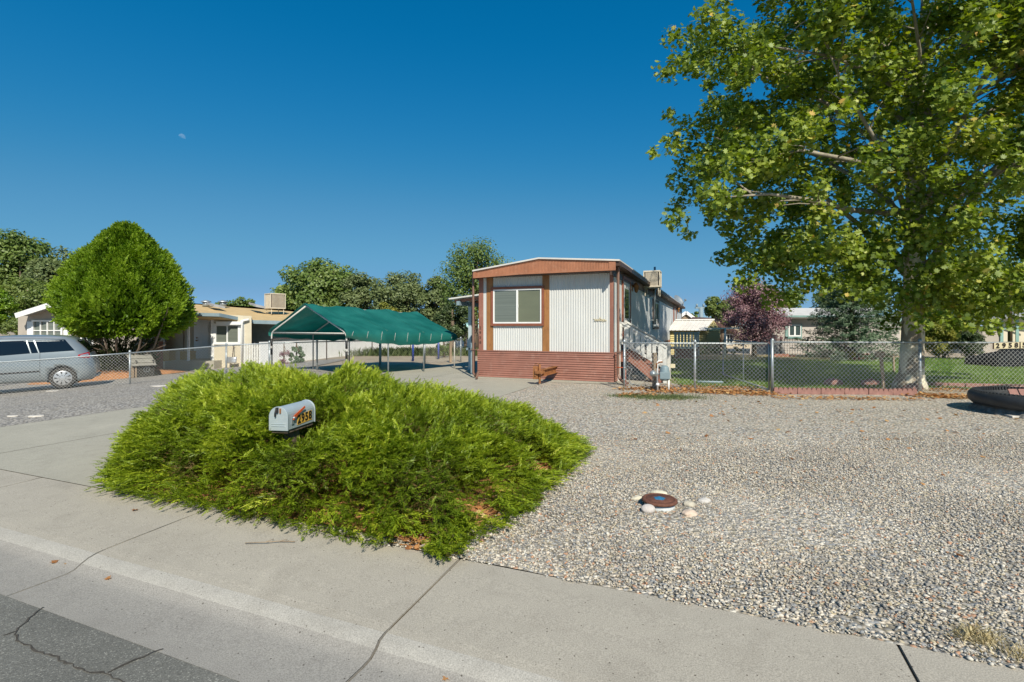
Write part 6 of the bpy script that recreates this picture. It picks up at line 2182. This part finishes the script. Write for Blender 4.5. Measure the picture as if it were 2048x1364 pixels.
# arborvitae with its bare multi-stem base
def arborvitae():
    q = P(249, 740, 22.9); q.z = float(gz(q.x)) + .25
    root = thing('arborvitae_tree', 'big rounded bright green arborvitae with bare lower stems by the tan house', 'tree', q)
    prof = np.array([(6.25, .14), (6.0, .52), (5.6, 1.02), (5.1, 1.55), (4.6, 2.08), (3.9, 2.55), (3.2, 2.95), (2.6, 3.12), (2.1, 3.05), (1.75, 2.7), (1.5, 2.3), (1.25, 1.9)])
    zs_, rs_ = prof[::-1, 0], prof[::-1, 1]
    n_ = 26000
    a = rng.uniform(0, 2 * np.pi, n_)
    z = rng.uniform(1.2, 6.2, n_)
    w_ = np.interp(z, zs_, rs_) * .755
    keep = rng.random(n_) < (w_ / 3.1) ** .8 + .12
    a, z, w_ = a[keep], z[keep], w_[keep]
    lump = 1 + .14 * np.sin(a * 8 + .8 * np.sin(z * 1.7)) * np.sin(z * 1.9 + a * 3) + .055 * np.sin(a * 17 + 2 * np.sin(z * 2.3))
    rr_ = w_ * lump * (1 - .30 * rng.random(len(a)) ** 2.2)
    asym = 1.0
    pos = np.stack([q.x + .1 + np.cos(a) * rr_ * asym, q.y + np.sin(a) * rr_, z], 1)
    out = np.stack([np.cos(a), np.sin(a), np.zeros(len(a))], 1)
    dirv = out * .75 + np.array([0, 0, .8]) + rng.normal(0, .35, pos.shape)
    low = z < 2.0
    dirv[low] = out[low] * 1.1 + np.array([0, 0, -.05]) + rng.normal(0, .4, (low.sum(), 3))
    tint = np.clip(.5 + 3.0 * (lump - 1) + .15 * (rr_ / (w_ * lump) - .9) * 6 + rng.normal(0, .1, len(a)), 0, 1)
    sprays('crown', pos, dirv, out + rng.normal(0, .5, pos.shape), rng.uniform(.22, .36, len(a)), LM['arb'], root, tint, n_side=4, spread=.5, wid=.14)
    kc = 5000
    a = rng.uniform(0, 2 * np.pi, kc); z = rng.uniform(1.5, 5.7, kc)
    rr_ = np.interp(z, zs_, rs_) * .80 * rng.uniform(.35, .74, kc)
    pos = np.stack([q.x + .1 + np.cos(a) * rr_, q.y + np.sin(a) * rr_, z], 1)
    out = np.stack([np.cos(a), np.sin(a), np.full(kc, .8)], 1)
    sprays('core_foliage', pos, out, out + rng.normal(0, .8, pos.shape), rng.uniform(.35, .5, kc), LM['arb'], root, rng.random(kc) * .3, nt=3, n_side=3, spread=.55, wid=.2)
    # sparse dark inner foliage and stems
    for k in range(16):
        a_ = k * 2.4; e = Vector((math.cos(a_), math.sin(a_), 0))
        r1 = .9 + .12 * (k % 7); zt = 2.0 + .5 * (k % 4)
        t = MB(); t.tube([q + e * .12, q + e * r1 * .45 + Vector((0, 0, .5)), q + e * r1 + Vector((0, 0, 1.1)), Vector((q.x, q.y, 0)) + e * r1 * 1.5 + Vector((0, 0, zt))], [.07, .055, .045, .02], 6)
        t.tube([q + e * r1 * .8 + Vector((0, 0, .9)), q + e * (r1 + .55) + Vector((.1, 0, 1.15 + .1 * (k % 3)))], [.025, .01], 4)
        t.build('stem', M['cedar'], root)
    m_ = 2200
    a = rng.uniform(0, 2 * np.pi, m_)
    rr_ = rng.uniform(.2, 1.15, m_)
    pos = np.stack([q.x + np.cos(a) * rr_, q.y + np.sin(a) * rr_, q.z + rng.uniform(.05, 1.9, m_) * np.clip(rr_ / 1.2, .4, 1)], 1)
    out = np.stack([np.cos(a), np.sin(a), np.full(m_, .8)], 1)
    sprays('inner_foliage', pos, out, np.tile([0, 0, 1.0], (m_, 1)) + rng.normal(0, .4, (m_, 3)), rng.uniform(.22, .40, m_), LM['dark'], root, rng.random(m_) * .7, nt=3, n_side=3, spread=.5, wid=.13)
arborvitae()

# ------------------------------------------------------------------ the juniper
t = MB()
cj = JP.mean(0)
rings_ = [0.0, .35, .65, .86, .95]
t.grid(lambda i, j: (lambda q_: (q_[0], q_[1], .016 + .012 * math.sin(i * 60 + j * 9)))(cj + (JP[int(i * 19) % 19] * (1 - (i * 19) % 1) + JP[(int(i * 19) + 1) % 19] * ((i * 19) % 1) - cj) * j * .95), 76, 8, smooth=True)
kind(t.build('juniper_bed', M['mulch'], recalc=False), 'structure', 'brown litter covered soil under the juniper')
def juniper():
    q = Vector((-2.8, 6.2, 0))
    root = thing('juniper_shrub', 'wide feathery bright green spreading juniper around the mailbox', 'shrub', q)
    def height(p, d):
        h = .16 + .71 * np.sqrt(np.clip(1 - (1 - np.clip(d / 1.15, 0, 1)) ** 2, 0, 1))
        h *= 1 + .10 * np.sin(p[:, 0] * 2.3 + p[:, 1]) * np.sin(p[:, 1] * 1.9 - p[:, 0]) + .05 * np.sin(p[:, 0] * 6.1) * np.sin(p[:, 1] * 5.3)
        # lower towards its right end, dip round the mailbox
        h *= np.clip(1.04 - .21 * np.clip(p[:, 0] + 2.0, 0, 9), .35, 1.04)
        dm = np.hypot(p[:, 0] + 2.05, (p[:, 1] - 4.75) * .9)
        h = np.where(dm < .5, np.minimum(h, .56 + .3 * dm), h)
        fr = np.clip((5.2 - p[:, 1]) / 1.2, 0, 1)
        return h
    n_ = 80000
    p = np.stack([rng.uniform(-5.9, 1.2, n_), rng.uniform(3.4, 8.8, n_)], 1)
    d = inside_dist(p)
    wob = .12 * np.sin(p[:, 0] * 5 + p[:, 1] * 3) + .08 * np.sin(p[:, 0] * 11 - p[:, 1] * 7)
    k = d + wob > .06
    for px_, py_, r_ in ((1058, 948, .30), (1005, 998, .20), (945, 1040, .22), (822, 1098, .17)):
        g_ = G(px_, py_)
        k &= np.hypot(p[:, 0] - g_.x, p[:, 1] - g_.y) > r_
    k &= rng.random(n_) < np.where(p[:, 1] > 7.2, .55, 1.0)
    p, d = p[k], d[k]
    # brown leaf-litter pockets stay open near the right front edge
    h = height(p, np.maximum(d, 0))
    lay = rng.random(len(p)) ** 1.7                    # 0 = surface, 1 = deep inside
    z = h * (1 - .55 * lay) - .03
    c = np.array([-2.6, 6.6])
    o2 = unit(p - c)
    o3 = np.concatenate([o2, np.zeros((len(p), 1))], 1)
    edge_ = np.clip(1 - d / 1.4, 0, 1)[:, None]
    swirl = rng.normal(0, .5, (len(p), 3)) * np.array([1, 1, .5])
    dirv = o3 * (.42 + .55 * edge_) + swirl + np.array([0, 0, 1]) * (.72 - .52 * edge_)
    # branches lift in loose fans
    fan = np.sin(p[:, 0] * 4.2 + 1.3 * np.sin(p[:, 1] * 2.1)) * np.sin(p[:, 1] * 3.7 + p[:, 0])
    dirv[:, 2] += .18 * fan
    pos = np.stack([p[:, 0], p[:, 1], np.maximum(.02, z + (.13 * fan + .06 * np.sin(p[:, 0] * 13 + 2 * np.sin(p[:, 1] * 5)) * np.sin(p[:, 1] * 11)) * np.clip(h / .6, 0, 1))], 1)
    pos -= unit(dirv) * .07
    pos[:, 2] = np.maximum(pos[:, 2], .015)
    size = rng.uniform(.12, .215, len(p)) * np.where(d < .2, .85, 1)
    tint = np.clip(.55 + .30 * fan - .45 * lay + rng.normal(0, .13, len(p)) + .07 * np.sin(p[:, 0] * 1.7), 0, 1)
    dm = np.hypot(pos[:, 0] + 2.07, pos[:, 1] - 4.9)
    kk = ~((np.abs(pos[:, 0] + 2.12) < .20) & (pos[:, 1] > 4.45) & (pos[:, 1] < 5.35) & (pos[:, 2] > .48))
    kk &= ~((np.abs(pos[:, 0] + 2.2) < .26) & (pos[:, 1] > 4.1) & (pos[:, 1] < 4.7) & (pos[:, 2] > .50))
    kk &= ~((np.abs(pos[:, 0] + 1.92) < .25) & (pos[:, 1] > 4.4) & (pos[:, 1] < 5.3) & (pos[:, 2] > .56))
    pos, dirv, size, tint = pos[kk], dirv[kk], size[kk], tint[kk]
    up = np.tile([0, 0, 1.0], (len(pos), 1)) + rng.normal(0, .35, pos.shape)
    print('juniper sprays', len(pos))
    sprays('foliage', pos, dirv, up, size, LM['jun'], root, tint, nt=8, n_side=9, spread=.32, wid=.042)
    # dense skirt of low sprays round the rim
    m_ = 26000
    p = np.stack([rng.uniform(-5.9, 1.2, m_), rng.uniform(3.3, 8.8, m_)], 1)
    d2 = inside_dist(p)
    pocket = np.zeros(m_)
    for px_, py_, r_ in ((1058, 948, .30), (1005, 998, .20), (945, 1040, .22), (822, 1098, .17)):
        g_ = G(px_, py_)
        pocket += np.hypot(p[:, 0] - g_.x, p[:, 1] - g_.y) < r_
    kk = (d2 > -.10) & (d2 < .95) & (pocket == 0)
    p, d2 = p[kk], d2[kk]
    o2 = unit(p - c)
    hz = np.clip(.05 + .42 * np.clip(d2, 0, 1) + .05 * np.sin(p[:, 0] * 9) * np.sin(p[:, 1] * 8), .02, 1) * rng.uniform(.25, 1, len(p))
    pos = np.concatenate([p - o2 * .08, hz[:, None]], 1)
    dirv = np.concatenate([o2 * .9, rng.uniform(.0, .75, (len(p), 1))], 1) + rng.normal(0, .38, (len(p), 3)) * np.array([1, 1, .3])
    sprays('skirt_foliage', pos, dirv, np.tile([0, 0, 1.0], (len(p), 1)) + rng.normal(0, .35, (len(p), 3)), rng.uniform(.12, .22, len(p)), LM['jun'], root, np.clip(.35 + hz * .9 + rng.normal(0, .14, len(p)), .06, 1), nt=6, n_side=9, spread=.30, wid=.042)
    # long outer sprays feathering over the rim
    m_ = 900
    t_ = rng.random(m_) * len(JP)
    i = t_.astype(int); f_ = (t_ - i)[:, None]
    e = JP[i] * (1 - f_) + JP[(i + 1) % len(JP)] * f_
    o2 = unit(e - c)
    e = e - o2 * rng.uniform(.05, .40, (m_, 1))
    pos = np.concatenate([e, rng.uniform(.05, .20, (m_, 1))], 1)
    dirv = np.concatenate([o2 + rng.normal(0, .35, (m_, 2)), rng.uniform(-.12, .25, (m_, 1))], 1)
    kk = np.ones(m_, bool)
    for px_, py_, r_ in ((1058, 948, .28), (1005, 998, .18), (945, 1040, .2), (822, 1098, .16)):
        g_ = G(px_, py_)
        kk &= np.hypot(pos[:, 0] - g_.x, pos[:, 1] - g_.y) > r_
    pos, dirv = pos[kk], dirv[kk]
    m_ = len(pos)
    sprays('edge_sprays', pos, dirv, np.tile([0, 0, 1.0], (m_, 1)) + rng.normal(0, .2, (m_, 3)), rng.uniform(.20, .34, m_), LM['jun'], root, np.clip(rng.normal(.6, .18, m_), 0, 1), nt=6, n_side=11, spread=.24, wid=.036)
    for k in range(34):
        a_ = k * 2.399
        e = Vector((math.cos(a_), math.sin(a_) * .75, 0))
        r_ = 1.0 + .8 * ((k * .618) % 1)
        t = MB(); t.tube([q + e * .1, q + e * r_ * .5 + Vector((0, 0, .25)), q + e * r_ * .8 + Vector((0, 0, .42)), q + e * r_ * 1.0 + Vector((0, 0, .50))], [.035, .028, .018, .008], 6)
        t.build('branch', M['cedar'], root)
juniper()

# ------------------------------------------------------------------ the sycamore
def sycamore():
    q = G(1820, 777)
    root = thing('sycamore_tree', 'huge leafy sycamore with mottled pale trunk behind the right fence', 'tree', q)
    def pp(px, py, Y):
        return P(px, py, Y)
    Y0 = q.y
    path = [q + Vector((0, 0, -.1)), q + Vector((0, 0, .15)), pp(1823, 745, Y0), pp(1825, 690, Y0), pp(1828, 600, Y0), pp(1830, 480, Y0), pp(1832, 360, Y0), pp(1834, 250, Y0), pp(1842, 150, Y0), pp(1850, 20, Y0), pp(1852, -120, Y0)]
    rr_ = [.44, .36, .275, .255, .235, .24, .21, .18, .14, .10, .04]
    t = MB()
    t.tube(path, rr_, 18)
    t.build('trunk', M['sycbark'], root)
    C_ = np.array([10.9, 13.6, 7.5]); RX, RY, RZ = 7.0, 5.6, 5.9
    def crown_r(d):
        # superellipsoid radius along direction d
        return (np.abs(d[..., 0] / RX) ** 2.3 + np.abs(d[..., 1] / RY) ** 2.3 + np.abs(d[..., 2] / RZ) ** 2.3) ** (-1 / 2.3)
    limbs = []
    man = [([pp(1838, 245, Y0), pp(1890, 190, Y0 - .5), pp(1935, 80, Y0 - 1.2), pp(1965, -30, Y0 - 1.6), pp(1990, -120, Y0 - 1.8)], .15),
           ([pp(1836, 260, Y0), pp(1880, 235, Y0 - .8), pp(1950, 190, Y0 - 1.6), pp(2060, 120, Y0 - 2.2)], .10),
           ([pp(1828, 430, Y0), pp(1700, 420, Y0 - .6), pp(1620, 400, Y0 - 1.3), pp(1540, 388, Y0 - 1.8), pp(1440, 395, Y0 - 2)], .085),
           ([pp(1830, 350, Y0), pp(1700, 320, Y0 - .9), pp(1600, 300, Y0 - 1.5), pp(1480, 330, Y0 - 1.9), pp(1380, 340, Y0 - 2.1)], .08),
           ([pp(1832, 200, Y0), pp(1740, 140, Y0 - .6), pp(1650, 110, Y0 - 1.2), pp(1520, 90, Y0 - 1.5), pp(1390, 90, Y0 - 1.5)], .085),
           ([pp(1834, 420, Y0), pp(1930, 360, Y0 - .8), pp(2040, 330, Y0 - 1.3), pp(2200, 300, Y0 - 1.5)], .09)]
    for pts_, r in man:
        limbs.append(([Vector(p_) for p_ in pts_], r))
    for k in range(24):
        a = k * 2.399 + .4
        h = 2.3 + 7.5 * (k / 24)
        s0 = Vector((10.62 + .02 * h, Y0, h))
        el = -.05 + .9 * (k / 24)
        d = np.array([math.cos(a) * math.cos(el), math.sin(a) * math.cos(el), math.sin(el)])
        tgt = Vector(C_ + d * crown_r(d) * .72)
        tgt.z = max(tgt.z, 2.6)
        mid = s0.lerp(tgt, .5) + Vector((0, 0, .5 + .2 * math.sin(k)))
        limbs.append(([s0, s0.lerp(mid, .5) + Vector((0, 0, .2)), mid, mid.lerp(tgt, .55) + Vector((rng.normal(0, .15), rng.normal(0, .15), .1)), tgt], .085 * (1 - .4 * k / 24)))
    cl = []
    def inlim(p_):
        x_ = 1024 + p_.x / p_.y * F; y_ = HOR - (p_.z - HC) / p_.y * F
        return x_ > np.interp(y_, [-400, 0, 130, 310, 440, 500, 560, 600, 640], [1470, 1450, 1400, 1390, 1420, 1480, 1500, 1550, 1650]) and y_ < 600 and p_.x - .26 * (14.8 - p_.y) > 3.6
    for k, (pts_, r) in enumerate(limbs):
        while len(pts_) > 2 and not inlim(pts_[-1]):
            pts_ = pts_[:-1]
        t = MB()
        n_ = len(pts_)
        t.tube(pts_, [r * (1 - .85 * i / (n_ - 1)) for i in range(n_)], 7)
        # secondary twigs
        for j in range(7):
            s_ = .3 + .7 * (j + rng.random() * .6) / 7
            x = s_ * (n_ - 1); i0 = min(int(x), n_ - 2)
            p_ = pts_[i0].lerp(pts_[i0 + 1], x - i0)
            dv = Vector(rng.normal(0, 1, 3)); dv.z = abs(dv.z) * .4 - .15
            dv = (dv.normalized() + (pts_[-1] - pts_[0]).normalized() * .6).normalized() * rng.uniform(.7, 1.7)
            if not inlim(p_ + dv):
                continue
            t.tube([p_, p_ + dv * .5 + Vector((0, 0, .08)), p_ + dv], [r * .28, r * .17, .006], 4)
            cl.append((*(p_ + dv), rng.uniform(.28, .50)))
        cl.append((*pts_[-1], .45))
        t.build('limb', M['sycbark2'], root)
    # further clumps near the crown surface
    n_ = 640
    d = unit(rng.normal(size=(n_, 3)))
    rd_ = crown_r(d)[:, None] * rng.uniform(.55, .97, (n_, 1))
    p_ = C_ + d * rd_
    cl = np.array(cl)
    extra = np.concatenate([p_, rng.uniform(.20, .46, (n_, 1))], 1)
    cl = np.concatenate([cl, extra])
    # shape limits read off the outline: lower left is cut away, near fence keeps clear
    px = 1024 + cl[:, 0] / cl[:, 1] * F
    py = HOR - (cl[:, 2] - HC) / cl[:, 1] * F
    lim_x = np.interp(py, [-400, 0, 60, 130, 230, 310, 380, 440, 500, 560, 600, 640, 700], [1440, 1420, 1375, 1370, 1365, 1345, 1370, 1385, 1455, 1470, 1520, 1600, 1900])
    lim_y = np.interp(px, [1300, 1450, 1560, 1700, 1790, 1860, 1960, 2048, 2300], [460, 530, 565, 605, 625, 640, 640, 650, 680])
    pad = cl[:, 3] / cl[:, 1] * F
    clear = (cl[:, 0] - .26 * (14.8 - cl[:, 1]) - cl[:, 3] * .8 > 3.1) | (cl[:, 2] - .92 * (14.8 - cl[:, 1]) > 4.4) | (cl[:, 1] > 14.8)
    tt_ = (20.0 - cl[:, 1]) / SUN.y * -1
    hx_ = cl[:, 0] - SUN.x * tt_; hz_ = cl[:, 2] - SUN.z * tt_
    clear &= ~((np.abs(hx_ - 5.6) < .6 + cl[:, 3]) & (np.abs(hz_ - 3.5) < .6 + cl[:, 3]))
    ok = clear & (px - pad * .75 > lim_x - 50) & (py + pad * .6 < lim_y) & (cl[:, 2] > 2.1)
    cl = cl[ok]
    print('syc clumps', len(cl))
    # the little outlying twig at the left
    tw = np.array([[*P(1308, 305, 12.5), .20], [*P(1345, 290, 12.5), .3], [*P(1338, 140, 12.6), .38], [*P(1352, 440, 12.5), .34], [*P(1375, 470, 12.5), .2], [*P(1870, 560, 12), .5], [*P(1845, 590, 12), .42], [*P(1985, 600, 11.9), .5], [*P(1920, 590, 12.1), .5], [*P(1560, 590, 13), .5], [*P(1490, 560, 13), .4],
                   [*P(1852, 622, 12.6), .36], [*P(1820, 585, 11.8), .34], [*P(1905, 612, 12.4), .42], [*P(1955, 632, 12.2), .4], [*P(2010, 628, 12.3), .45], [*P(1760, 590, 11.9), .4], [*P(1700, 575, 12.2), .45], [*P(1640, 560, 12.4), .45], [*P(1600, 500, 12.2), .5], [*P(1680, 500, 12), .5], [*P(1740, 520, 11.8), .45], [*P(1650, 430, 12), .45], [*P(1560, 540, 12.6), .4], [*P(1890, 560, 12), .45], [*P(1960, 560, 12.2), .5], [*P(2030, 570, 12.4), .5], [*P(1780, 640, 13.4), .3], [*P(1525, 510, 12.6), .42],
                   [*P(1840, 645, 11.7), .24], [*P(1878, 638, 11.5), .28], [*P(1990, 655, 11), .22], [*P(1800, 615, 11.8), .25], [*P(1925, 650, 11.3), .25]])
    fr_ = []
    for k in range(46):
        x_ = 1730 + 200 * ((k * .618) % 1); y_ = 20 + 560 * (k + .5) / 46
        fr_.append([*P(x_, y_, 11.6 + .8 * ((k * .377) % 1)), .26 + .16 * ((k * .71) % 1)])
    for k in range(26):
        x_ = 1400 + 330 * ((k * .618) % 1); y_ = 130 + 400 * (k + .5) / 26
        fr_.append([*P(x_, y_, 12.2 + 1.6 * ((k * .377) % 1)), .22 + .16 * ((k * .71) % 1)])
    for k in range(20):
        fr_.append([*P(1340 + 110 * ((k * .618) % 1), 225 + 200 * (k + .5) / 20, 13.2 + 1.6 * ((k * .377) % 1)), .22 + .14 * ((k * .71) % 1)])
    for k in range(16):
        fr_.append([*P(1455 + 190 * ((k * .618) % 1), 455 + 75 * (k + .5) / 16, 13.6 + 2 * ((k * .377) % 1)), .24 + .14 * ((k * .71) % 1)])
    cl = np.concatenate([cl, tw, np.array(fr_)])
    per = 235
    cnt = np.maximum(14, (per * (cl[:, 3] / .5) ** 1.9)).astype(int)
    idx = np.repeat(np.arange(len(cl)), cnt)
    dd = unit(rng.normal(size=(len(idx), 3)))
    rad = rng.random((len(idx), 1)) ** .5
    pos = cl[idx, :3] + dd * rad * cl[idx, 3:4] * np.array([1.12, 1.12, .98])
    out = unit(pos - (C_ - np.array([0, 0, 2.5])))
    nrm = out * .35 + np.array([0, 0, .30]) + dd * .25 + np.array(SUN) * .65
    ct = rng.normal(0, .12, len(cl))[idx]
    tint = np.clip(.45 + ct + rng.normal(0, .17, len(idx)), 0, .95)
    y = rng.random(len(idx)) < .012
    tint[y] = rng.uniform(.95, 1, y.sum())
    print('syc leaves', len(pos))
    leaves('crown', pos, nrm, .124, star_leaf(), LM['syc'], root, .95, tint)
sycamore()

# ------------------------------------------------------------------ leaf litter, grass, weeds
def litter(name, label, pts_, size=.09, lift=.02, zf=None):
    n_ = len(pts_)
    z = gz(pts_[:, 0]) + rng.uniform(.005, lift, n_)
    pos = np.stack([pts_[:, 0], pts_[:, 1], z], 1)
    o = leaves(name, pos, np.tile([0, 0, 1.2], (n_, 1)), size, star_leaf(), drym, None, .42, rng.random(n_))
    kind(o, 'stuff', label)
pp_ = []
for (a, b_, n_, wd_) in ((G(1245, 792), G(1300, 790), 160, .3), (G(1300, 784), G(1395, 781), 420, .45), (G(1395, 784), G(1545, 789), 800, .42), (G(1340, 776), G(1530, 778), 700, .5), (G(1560, 797), G(1850, 800), 260, .25), (G(1845, 793), G(1935, 795), 420, .35), (G(1850, 780), G(2048, 784), 260, .25), (G(1240, 779), G(1330, 777), 250, .25)):
    s_ = rng.random(n_)[:, None]
    L_ = np.array(a[:2]) * (1 - s_) + np.array(b_[:2]) * s_
    pp_.append(L_ + rng.normal(0, wd_ * .5, (n_, 2)))
litter('fallen_leaves', 'drift of dry orange leaves along the foot of the fence', np.concatenate(pp_), .07, .06)
v_ = rng.uniform(3.3, 12.0, 900); u_ = rng.uniform(-2, 14, 900)
w_ = np.clip((v_ - 3) / 9, .05, 1) ** 2
k_ = rng.random(900) < w_
sc_ = np.stack([u_[k_] * CU + v_[k_] * SU, -u_[k_] * SU + v_[k_] * CU], 1)
sc_ = sc_[(sc_[:, 1] < 12) & (inside_dist(sc_) < 0)]
litter('scattered_leaves', 'single dry leaves scattered over the river gravel', sc_, .07, .02)
pk = []
for px, py, n_, r_ in ((1058, 946, 150, .15), (1095, 925, 120, .14), (1000, 1000, 110, .14), (940, 1042, 130, .14), (870, 1070, 60, .10), (815, 1098, 90, .10), (330, 1012, 25, .07), (475, 1052, 30, .07), (560, 1070, 20, .05), (1075, 915, 60, .2)):
    g_ = G(px, py)
    pk.append(np.array(g_[:2]) + rng.normal(0, r_, (n_, 2)))
pk = np.concatenate(pk)
pk = pk[pk[:, 0] * SU + pk[:, 1] * CU > 3.06]
litter('juniper_litter', 'brown leaf litter caught under the juniper rim', pk, .05, .05)
# grass blades on the lawn
def blades(name, label, pts_, h, wd_, lm, kindname='stuff', cat=None, lean=.35, z0=None):
    n_ = len(pts_)
    a = rng.uniform(0, 2 * np.pi, n_)
    tv = np.array([(-.5, 0, 0), (.5, 0, 0), (.3, .12, .6), (0, .4, 1.0), (-.3, .12, .6)])
    tf = np.array([[0, 1, 2, 3, 4]])
    hh = h * rng.uniform(.5, 1.2, n_)
    A = np.stack([np.cos(a), np.sin(a), np.zeros(n_)], 1) * (wd_ / hh)[:, None]
    B_ = np.stack([-np.sin(a), np.cos(a), np.zeros(n_)], 1) * rng.uniform(.2, 1.0 + lean, (n_, 1))
    C2 = np.tile([0, 0, 1.0], (n_, 1)) + rng.normal(0, lean, (n_, 3)) * np.array([1, 1, 0])
    pos = np.stack([pts_[:, 0], pts_[:, 1], gz(pts_[:, 0]) + (0 if z0 is None else z0)], 1)
    V, Fq, T_ = scatter(tv, tf, pos, A, B_, C2, hh, np.clip(rng.normal(.5, .22, n_), 0, 1))
    o = fastmesh(name, V, Fq, T_, lm)
    if cat:
        tag(o, label, cat)
    else:
        kind(o, kindname, label)
    return o
n_ = 60000
lx = 4.6 + rng.random(n_) * 20; ly = 13.3 + 13.5 * rng.random(n_) ** 1.6
blades('lawn_grass', 'short lawn grass behind the right fence', np.stack([lx, ly], 1), .07, .012, M['grass'])
wl = rng.normal(0, 1, (2600, 2)) * np.array([.45, .22]) + np.array(G(1330, 795)[:2])
wl2 = rng.normal(0, 1, (800, 2)) * np.array([.25, .12]) + np.array(G(1262, 792)[:2])
blades('weed_grass', 'thin green weeds growing in front of the gas meter', np.concatenate([wl, wl2]), .05, .008, LM['olive'])
dryg = leafmat('straw', [(0, (.38, .30, .15)), (.5, (.55, .46, .26)), (1, (.68, .60, .38))], .2)
wl = rng.normal(0, 1, (330, 2)) * np.array([.06, .035]) + np.array(G(1955, 1278)[:2])
blades('dry_grass_tuft', 'straw coloured dry grass tuft in the gravel at lower right', wl, .045, .004, dryg, cat='grass tuft', lean=1.0)
wl = rng.normal(0, 1, (110, 2)) * np.array([.05, .03]) + np.array(G(2035, 1312)[:2])
blades('dry_grass_tuft', 'tiny straw tuft at the very edge below the larger dry tuft', wl, .045, .004, dryg, cat='grass tuft', lean=1.0)
pw = []
for px, py, n_ in ((800, 708, 500), (845, 704, 500), (870, 702, 350), (760, 715, 350), (925, 700, 500)):
    q = G(px, py + 8)
    pw.append(rng.normal(0, 1, (n_, 2)) * np.array([.9, .35]) + np.array(P(px, py, 29)[:2]))
blades('wall_weeds', 'tall green weeds along the foot of the white wall', np.concatenate(pw), .45, .05, LM['olive'], lean=.5)
n_ = 9000
lx = 8.5 + rng.random(n_) * 10; ly = 24.5 + rng.random(n_) * 4
blades('dry_lawn', 'dry yellowish grass beyond the lawn', np.stack([lx, ly], 1), .09, .02, dryg)

# daytime moon, high on the left: sphere with its unlit lower half cut out of the shape
mm = bpy.data.materials.new('daytime moon')
mm.use_nodes = True
n = mm.node_tree
n.nodes.clear()
tr = N(n, "ShaderNodeBsdfTransparent"); df = N(n, "ShaderNodeBsdfDiffuse"); ad = N(n, "ShaderNodeAddShader"); ou = N(n, "ShaderNodeOutputMaterial")
df.inputs[0].default_value = (.060, .052, .040, 1)
n.links.new(tr.outputs[0], ad.inputs[0]); n.links.new(df.outputs[0], ad.inputs[1]); n.links.new(ad.outputs[0], ou.inputs[0])
q = P(364, 274, 3000)
v, f = ico(4)
v[:, 2] = np.maximum(v[:, 2], -.1 - .25 * v[:, 0])
t = MB(FR(q, (19, 0, 0), (0, 19, 0), (0, 0, 19))); t.add(v[:, [0, 1, 2]], f, 0, True)
tag(t.build('moon', mm, loc=q), 'faint pale daytime moon high in the left sky', 'moon')
